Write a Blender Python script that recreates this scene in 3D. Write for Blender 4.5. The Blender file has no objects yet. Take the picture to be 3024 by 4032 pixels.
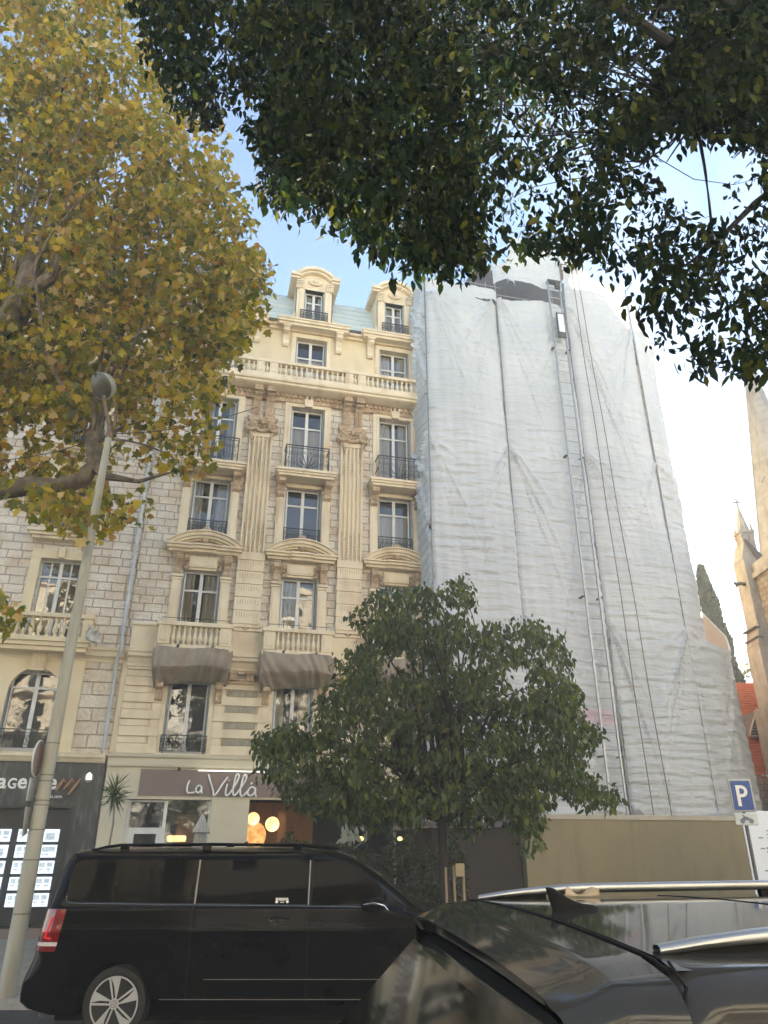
import bpy, bmesh, math, random
import numpy as np
from mathutils import Vector, Matrix
random.seed(7); RNG = np.random.default_rng(11)
sc = bpy.context.scene
COL = sc.collection
R = math.radians
PI = math.pi
YAW = R(13.7)          # the camera looks a little to the right of square-on to the facades
HC = 1.8

def CW(s, d, z=0.0):
    """point from (metres to the right, metres ahead, height) seen from the pavement where the camera stands"""
    return (d*math.sin(YAW)+s*math.cos(YAW), d*math.cos(YAW)-s*math.sin(YAW), z)

# ---------------------------------------------------------------- materials
def nn(nt, t, **kw):
    n = nt.nodes.new(t)
    for k, v in kw.items():
        if k.startswith('i_'):
            n.inputs[k[2:].replace('_', ' ')].default_value = v
        else:
            setattr(n, k, v)
    return n

def mat(name, c1, c2=None, scale=4.0, rough=0.7, bump=0.0, bscale=None, metal=0.0, stretch=(1, 1, 1),
        spec=0.5, coat=0.0, detail=6.0, dirt=None, dscale=0.7, island=0.0, dist=0.02):
    m = bpy.data.materials.new(name); m.use_nodes = True
    nt = m.node_tree; b = nt.nodes['Principled BSDF']
    b.inputs['Roughness'].default_value = rough
    b.inputs['Metallic'].default_value = metal
    b.inputs['Specular IOR Level'].default_value = spec
    b.inputs['Coat Weight'].default_value = coat
    b.inputs['Coat Roughness'].default_value = 0.03
    c2 = c2 or tuple(v*0.8 for v in c1)
    tc = nn(nt, 'ShaderNodeTexCoord'); mp = nn(nt, 'ShaderNodeMapping')
    mp.inputs['Scale'].default_value = stretch
    nt.links.new(tc.outputs['Object'], mp.inputs['Vector'])
    no = nn(nt, 'ShaderNodeTexNoise'); no.inputs['Scale'].default_value = scale; no.inputs['Detail'].default_value = detail
    nt.links.new(mp.outputs[0], no.inputs['Vector'])
    rp = nn(nt, 'ShaderNodeMapRange'); rp.inputs[1].default_value = 0.35; rp.inputs[2].default_value = 0.65
    nt.links.new(no.outputs['Fac'], rp.inputs[0])
    mx = nn(nt, 'ShaderNodeMix', data_type='RGBA')
    mx.inputs['A'].default_value = (*c1, 1); mx.inputs['B'].default_value = (*c2, 1)
    nt.links.new(rp.outputs[0], mx.inputs['Factor'])
    out = mx.outputs['Result']
    if dirt:
        n2 = nn(nt, 'ShaderNodeTexNoise'); n2.inputs['Scale'].default_value = dscale; n2.inputs['Detail'].default_value = 8
        mp2 = nn(nt, 'ShaderNodeMapping'); mp2.inputs['Scale'].default_value = (2.2, 2.2, 0.55)
        nt.links.new(tc.outputs['Object'], mp2.inputs['Vector']); nt.links.new(mp2.outputs[0], n2.inputs['Vector'])
        r2 = nn(nt, 'ShaderNodeMapRange'); r2.inputs[1].default_value = 0.5; r2.inputs[2].default_value = 0.72
        nt.links.new(n2.outputs['Fac'], r2.inputs[0])
        m2 = nn(nt, 'ShaderNodeMix', data_type='RGBA')
        nt.links.new(out, m2.inputs['A']); m2.inputs['B'].default_value = (*dirt, 1)
        nt.links.new(r2.outputs[0], m2.inputs['Factor']); out = m2.outputs['Result']
    nt.links.new(out, b.inputs['Base Color'])
    if bump:
        nb = nn(nt, 'ShaderNodeTexNoise'); nb.inputs['Scale'].default_value = bscale or scale*4; nb.inputs['Detail'].default_value = 8
        nt.links.new(mp.outputs[0], nb.inputs['Vector'])
        bp = nn(nt, 'ShaderNodeBump'); bp.inputs['Strength'].default_value = bump; bp.inputs['Distance'].default_value = dist
        nt.links.new(nb.outputs['Fac'], bp.inputs['Height']); nt.links.new(bp.outputs[0], b.inputs['Normal'])
    return m

def brick_mat(name, c1, c2, mortar, bw=0.66, bh=0.30, ms=0.022, bump=0.9, tint=(0.84, 0.72, 0.60)):
    m = bpy.data.materials.new(name); m.use_nodes = True
    nt = m.node_tree; b = nt.nodes['Principled BSDF']; b.inputs['Roughness'].default_value = 0.9
    b.inputs['Specular IOR Level'].default_value = 0.2
    tc = nn(nt, 'ShaderNodeTexCoord'); sp = nn(nt, 'ShaderNodeSeparateXYZ'); cb = nn(nt, 'ShaderNodeCombineXYZ')
    nt.links.new(tc.outputs['Object'], sp.inputs[0])
    ad = nn(nt, 'ShaderNodeMath', operation='ADD'); nt.links.new(sp.outputs[0], ad.inputs[0]); nt.links.new(sp.outputs[1], ad.inputs[1])
    nt.links.new(ad.outputs[0], cb.inputs[0]); nt.links.new(sp.outputs[2], cb.inputs[1])
    wn = nn(nt, 'ShaderNodeTexNoise'); wn.inputs['Scale'].default_value = 3.0; wn.inputs['Detail'].default_value = 4
    nt.links.new(tc.outputs['Object'], wn.inputs['Vector'])
    vm = nn(nt, 'ShaderNodeVectorMath', operation='SCALE'); vm.inputs['Scale'].default_value = 0.05
    nt.links.new(wn.outputs['Color'], vm.inputs[0])
    va = nn(nt, 'ShaderNodeVectorMath', operation='ADD'); nt.links.new(cb.outputs[0], va.inputs[0]); nt.links.new(vm.outputs[0], va.inputs[1])
    br = nn(nt, 'ShaderNodeTexBrick'); br.offset = 0.5; br.squash = 0.72; br.squash_frequency = 3
    br.inputs['Scale'].default_value = 1.0; br.inputs['Brick Width'].default_value = bw; br.inputs['Row Height'].default_value = bh
    br.inputs['Mortar Size'].default_value = ms; br.inputs['Mortar Smooth'].default_value = 0.5; br.inputs['Bias'].default_value = 0.0
    br.inputs['Color1'].default_value = (*c1, 1); br.inputs['Color2'].default_value = (*c2, 1); br.inputs['Mortar'].default_value = (*mortar, 1)
    nt.links.new(va.outputs[0], br.inputs['Vector'])
    n2 = nn(nt, 'ShaderNodeTexNoise'); n2.inputs['Scale'].default_value = 1.3; n2.inputs['Detail'].default_value = 10
    nt.links.new(tc.outputs['Object'], n2.inputs['Vector'])
    r2 = nn(nt, 'ShaderNodeMapRange'); r2.inputs[1].default_value = 0.42; r2.inputs[2].default_value = 0.72
    nt.links.new(n2.outputs['Fac'], r2.inputs[0])
    m2 = nn(nt, 'ShaderNodeMix', data_type='RGBA', blend_type='MULTIPLY'); m2.inputs['B'].default_value = (*tint, 1)
    nt.links.new(br.outputs['Color'], m2.inputs['A']); nt.links.new(r2.outputs[0], m2.inputs['Factor'])
    nt.links.new(m2.outputs['Result'], b.inputs['Base Color'])
    n3 = nn(nt, 'ShaderNodeTexNoise'); n3.inputs['Scale'].default_value = 9; n3.inputs['Detail'].default_value = 8
    nt.links.new(tc.outputs['Object'], n3.inputs['Vector'])
    iv = nn(nt, 'ShaderNodeMath', operation='MULTIPLY_ADD'); iv.inputs[1].default_value = -1.0
    nt.links.new(br.outputs['Fac'], iv.inputs[0]); nt.links.new(n3.outputs['Fac'], iv.inputs[2])
    bp = nn(nt, 'ShaderNodeBump'); bp.inputs['Strength'].default_value = bump; bp.inputs['Distance'].default_value = 0.09
    nt.links.new(iv.outputs[0], bp.inputs['Height']); nt.links.new(bp.outputs[0], b.inputs['Normal'])
    return m

def leaf_mat(name, ramp, trans=0.45, rough=0.5, tcol=None, spec=0.3):
    """leaves: colour varies leaf by leaf; light passes through the blade"""
    m = bpy.data.materials.new(name); m.use_nodes = True
    nt = m.node_tree; nt.nodes.clear()
    o = nn(nt, 'ShaderNodeOutputMaterial'); g = nn(nt, 'ShaderNodeNewGeometry')
    cr = nn(nt, 'ShaderNodeValToRGB')
    e = cr.color_ramp.elements
    while len(e) < len(ramp): e.new(0.5)
    for i, (p, c) in enumerate(ramp):
        e[i].position = p; e[i].color = (*c, 1)
    nt.links.new(g.outputs['Random Per Island'], cr.inputs[0])
    b = nn(nt, 'ShaderNodeBsdfPrincipled'); b.inputs['Roughness'].default_value = rough; b.inputs['Specular IOR Level'].default_value = spec
    t = nn(nt, 'ShaderNodeBsdfTranslucent'); mx = nn(nt, 'ShaderNodeMixShader'); mx.inputs[0].default_value = trans
    nt.links.new(cr.outputs[0], b.inputs['Base Color'])
    hs = nn(nt, 'ShaderNodeHueSaturation'); hs.inputs['Saturation'].default_value = 1.15; hs.inputs['Value'].default_value = 1.5
    nt.links.new(cr.outputs[0], hs.inputs['Color']); nt.links.new(hs.outputs[0], t.inputs['Color'])
    nt.links.new(b.outputs[0], mx.inputs[1]); nt.links.new(t.outputs[0], mx.inputs[2]); nt.links.new(mx.outputs[0], o.inputs['Surface'])
    return m

def pane_mat(name, tint=(0.75, 0.8, 0.82), refl=0.22):
    m = bpy.data.materials.new(name); m.use_nodes = True
    nt = m.node_tree; nt.nodes.clear()
    o = nn(nt, 'ShaderNodeOutputMaterial'); t = nn(nt, 'ShaderNodeBsdfTransparent'); t.inputs[0].default_value = (*tint, 1)
    g = nn(nt, 'ShaderNodeBsdfGlossy'); g.inputs['Roughness'].default_value = 0.02
    no = nn(nt, 'ShaderNodeTexNoise'); no.inputs['Scale'].default_value = 1.2
    tc = nn(nt, 'ShaderNodeTexCoord'); nt.links.new(tc.outputs['Object'], no.inputs['Vector'])
    bp = nn(nt, 'ShaderNodeBump'); bp.inputs['Strength'].default_value = 0.15; bp.inputs['Distance'].default_value = 0.03
    nt.links.new(no.outputs['Fac'], bp.inputs['Height']); nt.links.new(bp.outputs[0], g.inputs['Normal'])
    f = nn(nt, 'ShaderNodeFresnel'); f.inputs[0].default_value = 1.5
    ma = nn(nt, 'ShaderNodeMath', operation='MULTIPLY_ADD'); ma.inputs[1].default_value = 1.2; ma.inputs[2].default_value = refl
    ma.use_clamp = True
    nt.links.new(f.outputs[0], ma.inputs[0])
    mx = nn(nt, 'ShaderNodeMixShader'); nt.links.new(ma.outputs[0], mx.inputs[0])
    nt.links.new(t.outputs[0], mx.inputs[1]); nt.links.new(g.outputs[0], mx.inputs[2]); nt.links.new(mx.outputs[0], o.inputs['Surface'])
    return m

def emit_mat(name, col, st, c2=None, scale=3.0):
    m = bpy.data.materials.new(name); m.use_nodes = True
    nt = m.node_tree; nt.nodes.clear()
    o = nn(nt, 'ShaderNodeOutputMaterial'); e = nn(nt, 'ShaderNodeEmission'); e.inputs['Strength'].default_value = st
    if c2:
        tc = nn(nt, 'ShaderNodeTexCoord'); no = nn(nt, 'ShaderNodeTexNoise'); no.inputs['Scale'].default_value = scale
        nt.links.new(tc.outputs['Object'], no.inputs['Vector'])
        r = nn(nt, 'ShaderNodeMapRange'); r.inputs[1].default_value = 0.4; r.inputs[2].default_value = 0.62
        nt.links.new(no.outputs['Fac'], r.inputs[0])
        mx = nn(nt, 'ShaderNodeMix', data_type='RGBA'); mx.inputs['A'].default_value = (*col, 1); mx.inputs['B'].default_value = (*c2, 1)
        nt.links.new(r.outputs[0], mx.inputs['Factor']); nt.links.new(mx.outputs['Result'], e.inputs['Color'])
    else:
        e.inputs['Color'].default_value = (*col, 1)
    nt.links.new(e.outputs[0], o.inputs['Surface'])
    return m

def sheet_mat(name, c1, c2, trans=0.35, bump=0.5, pink=False):
    m = bpy.data.materials.new(name); m.use_nodes = True
    nt = m.node_tree; nt.nodes.clear()
    o = nn(nt, 'ShaderNodeOutputMaterial'); tc = nn(nt, 'ShaderNodeTexCoord')
    mp = nn(nt, 'ShaderNodeMapping'); mp.inputs['Scale'].default_value = (0.5, 0.5, 3.2)
    nt.links.new(tc.outputs['Object'], mp.inputs['Vector'])
    n1 = nn(nt, 'ShaderNodeTexNoise'); n1.inputs['Scale'].default_value = 1.3; n1.inputs['Detail'].default_value = 5
    nt.links.new(mp.outputs[0], n1.inputs['Vector'])
    n0 = nn(nt, 'ShaderNodeTexNoise'); n0.inputs['Scale'].default_value = 0.45; n0.inputs['Detail'].default_value = 4
    nt.links.new(tc.outputs['Object'], n0.inputs['Vector'])
    r = nn(nt, 'ShaderNodeMapRange'); r.inputs[1].default_value = 0.35; r.inputs[2].default_value = 0.65
    nt.links.new(n0.outputs['Fac'], r.inputs[0])
    mx = nn(nt, 'ShaderNodeMix', data_type='RGBA'); mx.inputs['A'].default_value = (*c1, 1); mx.inputs['B'].default_value = (*c2, 1)
    nt.links.new(r.outputs[0], mx.inputs['Factor']); out = mx.outputs['Result']
    if pink:   # faded pink lettering band printed on the sheet near its foot
        sp = nn(nt, 'ShaderNodeSeparateXYZ'); nt.links.new(tc.outputs['Object'], sp.inputs[0])
        def band(sock, a, bb, s):
            x = nn(nt, 'ShaderNodeMath', operation='SUBTRACT'); x.inputs[1].default_value = a; nt.links.new(sock, x.inputs[0])
            y = nn(nt, 'ShaderNodeMath', operation='ABSOLUTE'); nt.links.new(x.outputs[0], y.inputs[0])
            z = nn(nt, 'ShaderNodeMapRange'); z.inputs[1].default_value = bb; z.inputs[2].default_value = bb*s; z.inputs[3].default_value = 1; z.inputs[4].default_value = 0
            nt.links.new(y.outputs[0], z.inputs[0]); return z.outputs[0]
        k = nn(nt, 'ShaderNodeMath', operation='MULTIPLY')
        nt.links.new(band(sp.outputs[2], 6.0, 0.25, 1.3), k.inputs[0]); nt.links.new(band(sp.outputs[0], 5.6, 1.0, 1.2), k.inputs[1])
        k2 = nn(nt, 'ShaderNodeMath', operation='MULTIPLY'); k2.inputs[1].default_value = 0.38; nt.links.new(k.outputs[0], k2.inputs[0])
        m3 = nn(nt, 'ShaderNodeMix', data_type='RGBA'); m3.inputs['B'].default_value = (0.85, 0.42, 0.5, 1)
        nt.links.new(out, m3.inputs['A']); nt.links.new(k2.outputs[0], m3.inputs['Factor']); out = m3.outputs['Result']
    n3 = nn(nt, 'ShaderNodeTexNoise'); n3.inputs['Scale'].default_value = 30; n3.inputs['Detail'].default_value = 2
    nt.links.new(tc.outputs['Object'], n3.inputs['Vector'])
    ad = nn(nt, 'ShaderNodeMath', operation='MULTIPLY_ADD'); ad.inputs[1].default_value = 0.08
    nt.links.new(n3.outputs['Fac'], ad.inputs[0]); nt.links.new(n1.outputs['Fac'], ad.inputs[2])
    bp = nn(nt, 'ShaderNodeBump'); bp.inputs['Strength'].default_value = bump; bp.inputs['Distance'].default_value = 0.22
    nt.links.new(ad.outputs[0], bp.inputs['Height'])
    b = nn(nt, 'ShaderNodeBsdfPrincipled'); b.inputs['Roughness'].default_value = 0.55; b.inputs['Specular IOR Level'].default_value = 0.3
    t = nn(nt, 'ShaderNodeBsdfTranslucent'); s = nn(nt, 'ShaderNodeMixShader'); s.inputs[0].default_value = trans
    nt.links.new(out, b.inputs['Base Color']); nt.links.new(out, t.inputs['Color'])
    nt.links.new(bp.outputs[0], b.inputs['Normal']); nt.links.new(bp.outputs[0], t.inputs['Normal'])
    nt.links.new(b.outputs[0], s.inputs[1]); nt.links.new(t.outputs[0], s.inputs[2]); nt.links.new(s.outputs[0], o.inputs['Surface'])
    return m

M = {}
M['stone'] = brick_mat('rock faced stone blocks', (0.80, 0.73, 0.62), (0.69, 0.62, 0.52), (0.50, 0.42, 0.33), 0.62, 0.30, 0.022)
M['stone2'] = brick_mat('pale split stone blocks', (0.82, 0.75, 0.64), (0.72, 0.65, 0.55), (0.50, 0.41, 0.33), 0.66, 0.31, 0.022)
M['stone3'] = brick_mat('large stone blocks', (0.80, 0.72, 0.59), (0.70, 0.62, 0.50), (0.50, 0.41, 0.31), 1.0, 0.42, 0.024)
M['cream'] = mat('cream moulded stone', (0.82, 0.71, 0.52), (0.77, 0.65, 0.46), 1.5, 0.85, 0.25, 14, dirt=(0.64, 0.50, 0.33), dscale=0.9)
M['stucco'] = mat('yellow cream render', (0.78, 0.66, 0.44), (0.72, 0.60, 0.39), 1.2, 0.9, 0.15, 30, dirt=(0.64, 0.51, 0.33), dscale=0.5)
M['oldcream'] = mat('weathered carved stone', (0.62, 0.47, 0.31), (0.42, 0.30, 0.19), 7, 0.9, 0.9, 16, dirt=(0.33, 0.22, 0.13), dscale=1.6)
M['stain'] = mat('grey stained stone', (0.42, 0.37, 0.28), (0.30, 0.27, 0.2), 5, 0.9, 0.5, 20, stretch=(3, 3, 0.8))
M['shopcream'] = mat('smooth cream shopfront render', (0.66, 0.60, 0.45), (0.62, 0.56, 0.41), 1.0, 0.8, 0.05, 40)
M['mauve'] = mat('mauve brown sign board', (0.235, 0.175, 0.15), (0.22, 0.165, 0.14), 2.0, 0.7, 0.05, 50)
M['white'] = mat('white painted window wood', (0.78, 0.77, 0.72), (0.70, 0.69, 0.65), 3, 0.5)
M['gloss_white'] = mat('bright white lettering', (0.85, 0.84, 0.8), (0.82, 0.81, 0.77), 3, 0.35)
M['shutter'] = mat('grey blue shutter paint', (0.36, 0.39, 0.40), (0.30, 0.33, 0.34), 5, 0.6, 0.1)
M['iron'] = mat('dark wrought iron', (0.03, 0.032, 0.035), (0.05, 0.052, 0.05), 20, 0.5, 0.3, 60)
M['curtain'] = mat('pale curtain', (0.66, 0.62, 0.54), (0.52, 0.49, 0.43), 2, 0.9, 0.6, 6, stretch=(12, 12, 0.3))
M['room'] = mat('dark room behind glass', (0.03, 0.03, 0.03), (0.045, 0.04, 0.035), 2, 0.9)
M['pane'] = pane_mat('window glass', (0.76, 0.75, 0.71), 0.08)
M['zinc'] = mat('pale weathered zinc roof', (0.60, 0.67, 0.67), (0.52, 0.60, 0.61), 1.2, 0.55, 0.25, 4, stretch=(1, 1, 4))
M['slate'] = mat('dark slate roof', (0.05, 0.05, 0.05), (0.09, 0.08, 0.075), 8, 0.7, 0.4)
M['marble'] = mat('dark green veined marble', (0.030, 0.038, 0.040), (0.014, 0.019, 0.021), 3, 0.35, dirt=(0.11, 0.12, 0.115), dscale=3)
M['black'] = mat('black shop metal', (0.012, 0.012, 0.013), (0.02, 0.02, 0.02), 6, 0.35)
M['bronze'] = mat('copper brown lettering', (0.42, 0.23, 0.11), (0.34, 0.18, 0.09), 6, 0.4, metal=0.3)
M['pipe'] = mat('pale blue grey downpipe', (0.55, 0.58, 0.58), (0.45, 0.47, 0.46), 3, 0.6, 0.1)
M['net'] = mat('grey brown protective netting', (0.34, 0.28, 0.21), (0.27, 0.22, 0.165), 2, 0.9, 0.15, 30, stretch=(2, 2, 0.8))
M['sheet'] = sheet_mat('white scaffold sheeting', (0.72, 0.74, 0.75), (0.63, 0.66, 0.68), 0.18, 1.0, True)
M['sheet2'] = sheet_mat('white scaffold side sheeting', (0.74, 0.78, 0.80), (0.66, 0.70, 0.73), 0.3, 0.8)
M['galv'] = mat('galvanised steel tube', (0.32, 0.33, 0.34), (0.22, 0.23, 0.24), 9, 0.45, metal=0.6)
M['alu'] = mat('brushed aluminium ladder', (0.46, 0.47, 0.48), (0.36, 0.37, 0.38), 7, 0.4, metal=0.7)
M['plank'] = mat('brown scaffold timber', (0.20, 0.14, 0.09), (0.13, 0.09, 0.06), 6, 0.8, 0.3)
M['rope'] = mat('brown hemp rope', (0.20, 0.15, 0.12), (0.12, 0.09, 0.08), 30, 0.9)
M['hoard'] = mat('tan painted hoarding', (0.235, 0.19, 0.10), (0.21, 0.17, 0.09), 0.8, 0.6, 0.05, 20, dirt=(0.18, 0.145, 0.08), dscale=1.2)
M['hoardcap'] = mat('pale hoarding cap rail', (0.42, 0.38, 0.29), (0.36, 0.32, 0.24), 2, 0.6)
M['paper'] = mat('white notice board face', (0.72, 0.76, 0.82), (0.68, 0.72, 0.78), 1.5, 0.5)
M['ink'] = mat('grey printed lines', (0.16, 0.18, 0.24), (0.22, 0.24, 0.3), 12, 0.6)
M['blue'] = mat('blue traffic sign face', (0.02, 0.075, 0.30), (0.018, 0.065, 0.26), 2, 0.4)
M['signgrey'] = mat('sign grey aluminium', (0.42, 0.43, 0.43), (0.36, 0.37, 0.37), 4, 0.45, metal=0.3)
M['signback'] = mat('rusty sign back', (0.30, 0.22, 0.19), (0.22, 0.15, 0.13), 6, 0.6, 0.2)
M['signwhite'] = mat('pale reflective sign plate', (0.58, 0.62, 0.60), (0.54, 0.58, 0.56), 4, 0.4)
M['post'] = mat('dark grey sign post', (0.10, 0.10, 0.11), (0.14, 0.14, 0.15), 6, 0.5, metal=0.4)
M['lamp'] = mat('cream grey painted lamp column', (0.38, 0.37, 0.30), (0.33, 0.32, 0.26), 2.5, 0.6, 0.08, 20, dirt=(0.27, 0.24, 0.18), dscale=1.2, stretch=(2, 2, 0.5))
M['lampglass'] = mat('dusty lamp bowl', (0.075, 0.072, 0.055), (0.11, 0.10, 0.075), 6, 0.3)
M['rust'] = mat('brown lamp arm', (0.20, 0.13, 0.08), (0.12, 0.08, 0.05), 14, 0.7, 0.3)
M['band'] = mat('steel strap', (0.16, 0.15, 0.13), (0.2, 0.19, 0.17), 10, 0.5, metal=0.4)
M['asphalt'] = mat('asphalt', (0.055, 0.055, 0.055), (0.04, 0.04, 0.042), 3, 0.85, 0.5, 120)
M['paving'] = mat('pale pavement', (0.28, 0.26, 0.22), (0.22, 0.205, 0.18), 2.2, 0.85, 0.3, 60)
M['kerb'] = mat('grey granite kerb', (0.36, 0.35, 0.33), (0.28, 0.27, 0.26), 12, 0.8, 0.2)
M['earth'] = mat('distant ground', (0.16, 0.14, 0.11), (0.12, 0.11, 0.09), 0.3, 0.9)
M['bark'] = mat('mottled plane bark', (0.15, 0.115, 0.075), (0.06, 0.045, 0.03), 6, 0.9, 0.6, 18, dirt=(0.24, 0.20, 0.13), dscale=3)
M['darkbark'] = mat('dark tree bark', (0.020, 0.017, 0.014), (0.034, 0.029, 0.023), 12, 0.9, 0.7, 30, stretch=(1, 1, 0.4))
M['stakewood'] = mat('pale wooden stake', (0.32, 0.25, 0.17), (0.25, 0.19, 0.13), 10, 0.8, 0.2, stretch=(3, 3, 0.6))
M['board'] = mat('pale cardboard tag', (0.42, 0.33, 0.22), (0.38, 0.30, 0.2), 4, 0.8)
M['chstone'] = brick_mat('church rubble stone', (0.38, 0.34, 0.28), (0.29, 0.26, 0.21), (0.24, 0.19, 0.14), 0.42, 0.26, 0.02, 1.0)
M['chdress'] = mat('church dressed stone', (0.40, 0.38, 0.34), (0.31, 0.29, 0.26), 3, 0.9, 0.4, 20, dirt=(0.24, 0.2, 0.16), dscale=1.2)
M['chdark'] = mat('dark lead flashing', (0.14, 0.13, 0.12), (0.1, 0.09, 0.085), 4, 0.7)
M['peach'] = mat('peach rendered gable', (0.68, 0.50, 0.38), (0.64, 0.47, 0.36), 1.5, 0.9)
M['opp'] = mat('pale render of the houses opposite', (0.82, 0.74, 0.60), (0.76, 0.68, 0.53), 0.8, 0.9, 0.1, dirt=(0.5, 0.42, 0.32), dscale=0.4)
M['oppglass'] = mat('dark window opposite', (0.03, 0.035, 0.04), (0.05, 0.055, 0.06), 2, 0.2)
M['parasol'] = mat('cream parasol canvas', (0.52, 0.50, 0.45), (0.44, 0.42, 0.38), 4, 0.9, 0.4, 12)
M['carblack'] = mat('black van paint', (0.0025, 0.0025, 0.003), (0.002, 0.002, 0.0025), 2, 0.10, spec=0.08, coat=0.03)
M['vanglass'] = mat('tinted van glass', (0.002, 0.002, 0.002), (0.003, 0.003, 0.003), 2, 0.02, spec=0.05)
M['suvpaint'] = mat('dusty dark grey car paint', (0.030, 0.030, 0.030), (0.038, 0.038, 0.036), 2, 0.07, 0.0, spec=0.25, coat=0.1)
M['blackplastic'] = mat('black plastic trim', (0.008, 0.008, 0.008), (0.011, 0.011, 0.011), 20, 0.75, spec=0.15)
M['rubber'] = mat('tyre rubber', (0.012, 0.012, 0.012), (0.018, 0.018, 0.018), 20, 0.8)
M['rim'] = mat('machined alloy rim', (0.50, 0.50, 0.50), (0.44, 0.44, 0.44), 5, 0.35, metal=0.35)
M['rimdark'] = mat('dark rim pocket', (0.004, 0.004, 0.004), (0.006, 0.006, 0.006), 5, 0.8, spec=0.1)
M['chrome'] = mat('satin chrome', (0.62, 0.63, 0.64), (0.58, 0.59, 0.6), 4, 0.22, metal=1.0)
M['railalu'] = mat('anodised roof rail', (0.42, 0.43, 0.43), (0.38, 0.39, 0.39), 6, 0.33, metal=0.9)
M['taillight'] = mat('red tail light lens', (0.20, 0.004, 0.006), (0.10, 0.003, 0.005), 10, 0.12, coat=1.0)
M['tailclear'] = mat('clear light lens', (0.65, 0.6, 0.58), (0.5, 0.45, 0.44), 20, 0.15, coat=1.0)
M['sunshade'] = mat('pale green visor strip', (0.13, 0.2, 0.17), (0.11, 0.17, 0.14), 5, 0.6)
M['terrace'] = mat('dark brown terrace screen', (0.022, 0.014, 0.010), (0.03, 0.02, 0.014), 2, 0.8)
M['valance'] = mat('dark grey awning valance', (0.11, 0.10, 0.095), (0.14, 0.13, 0.12), 3, 0.8)
M['warmwall'] = mat('ochre dining room wall', (0.26, 0.14, 0.05), (0.2, 0.10, 0.04), 2, 0.8)
M['tile'] = None
M['globe'] = emit_mat('glowing amber lamp glass', (1.0, 0.52, 0.16), 0.34, (1.0, 0.72, 0.34), 4)
M['amber'] = emit_mat('small yellow bulb', (1.0, 0.62, 0.15), 0.7)
M['globebig'] = emit_mat('dim woven lamp shade', (0.55, 0.24, 0.06), 0.20, (0.8, 0.42, 0.14), 6)
M['lit'] = emit_mat('backlit listing sheet', (0.76, 0.88, 1.0), 0.19, (0.66, 0.78, 0.86), 5)
M['litpic'] = emit_mat('backlit photograph', (0.30, 0.38, 0.45), 0.16, (0.55, 0.62, 0.66), 14)
M['wallamp'] = emit_mat('white wall lamp', (1.0, 0.98, 0.92), 0.3)
M['tube'] = emit_mat('white light tube', (1.0, 0.97, 0.85), 0.3)

def tile_mat():
    m = mat('orange clay roof tiles', (0.52, 0.17, 0.085), (0.40, 0.12, 0.06), 4, 0.8)
    nt = m.node_tree; b = nt.nodes['Principled BSDF']
    tc = nn(nt, 'ShaderNodeTexCoord'); w = nn(nt, 'ShaderNodeTexWave', wave_type='BANDS', bands_direction='Z', wave_profile='SAW')
    w.inputs['Scale'].default_value = 1.35; w.inputs['Distortion'].default_value = 0.4
    nt.links.new(tc.outputs['Object'], w.inputs['Vector'])
    bp = nn(nt, 'ShaderNodeBump'); bp.inputs['Strength'].default_value = 1; bp.inputs['Distance'].default_value = 0.12
    nt.links.new(w.outputs['Fac'], bp.inputs['Height']); nt.links.new(bp.outputs[0], b.inputs['Normal'])
    return m
M['tile'] = tile_mat()

# ---------------------------------------------------------------- objects
def tag(o, label=None, cat=None, group=None, kind=None):
    if label: o['label'] = label
    if cat: o['category'] = cat
    if group: o['group'] = group
    if kind: o['kind'] = kind
    return o

def thing(name, loc, label, cat, group=None, rz=0.0):
    o = bpy.data.objects.new(name, None); COL.objects.link(o)
    o.location = loc; o.rotation_euler = (0, 0, rz)
    return tag(o, label, cat, group)

def root_off(p):
    """world offset of the thing a part belongs to (parts are modelled in world metres unless the thing is rotated)"""
    while p.parent: p = p.parent
    if abs(p.rotation_euler[2]) > 1e-6 or p.get('localframe'): return Vector((0, 0, 0))
    return Vector(p.location)

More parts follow.
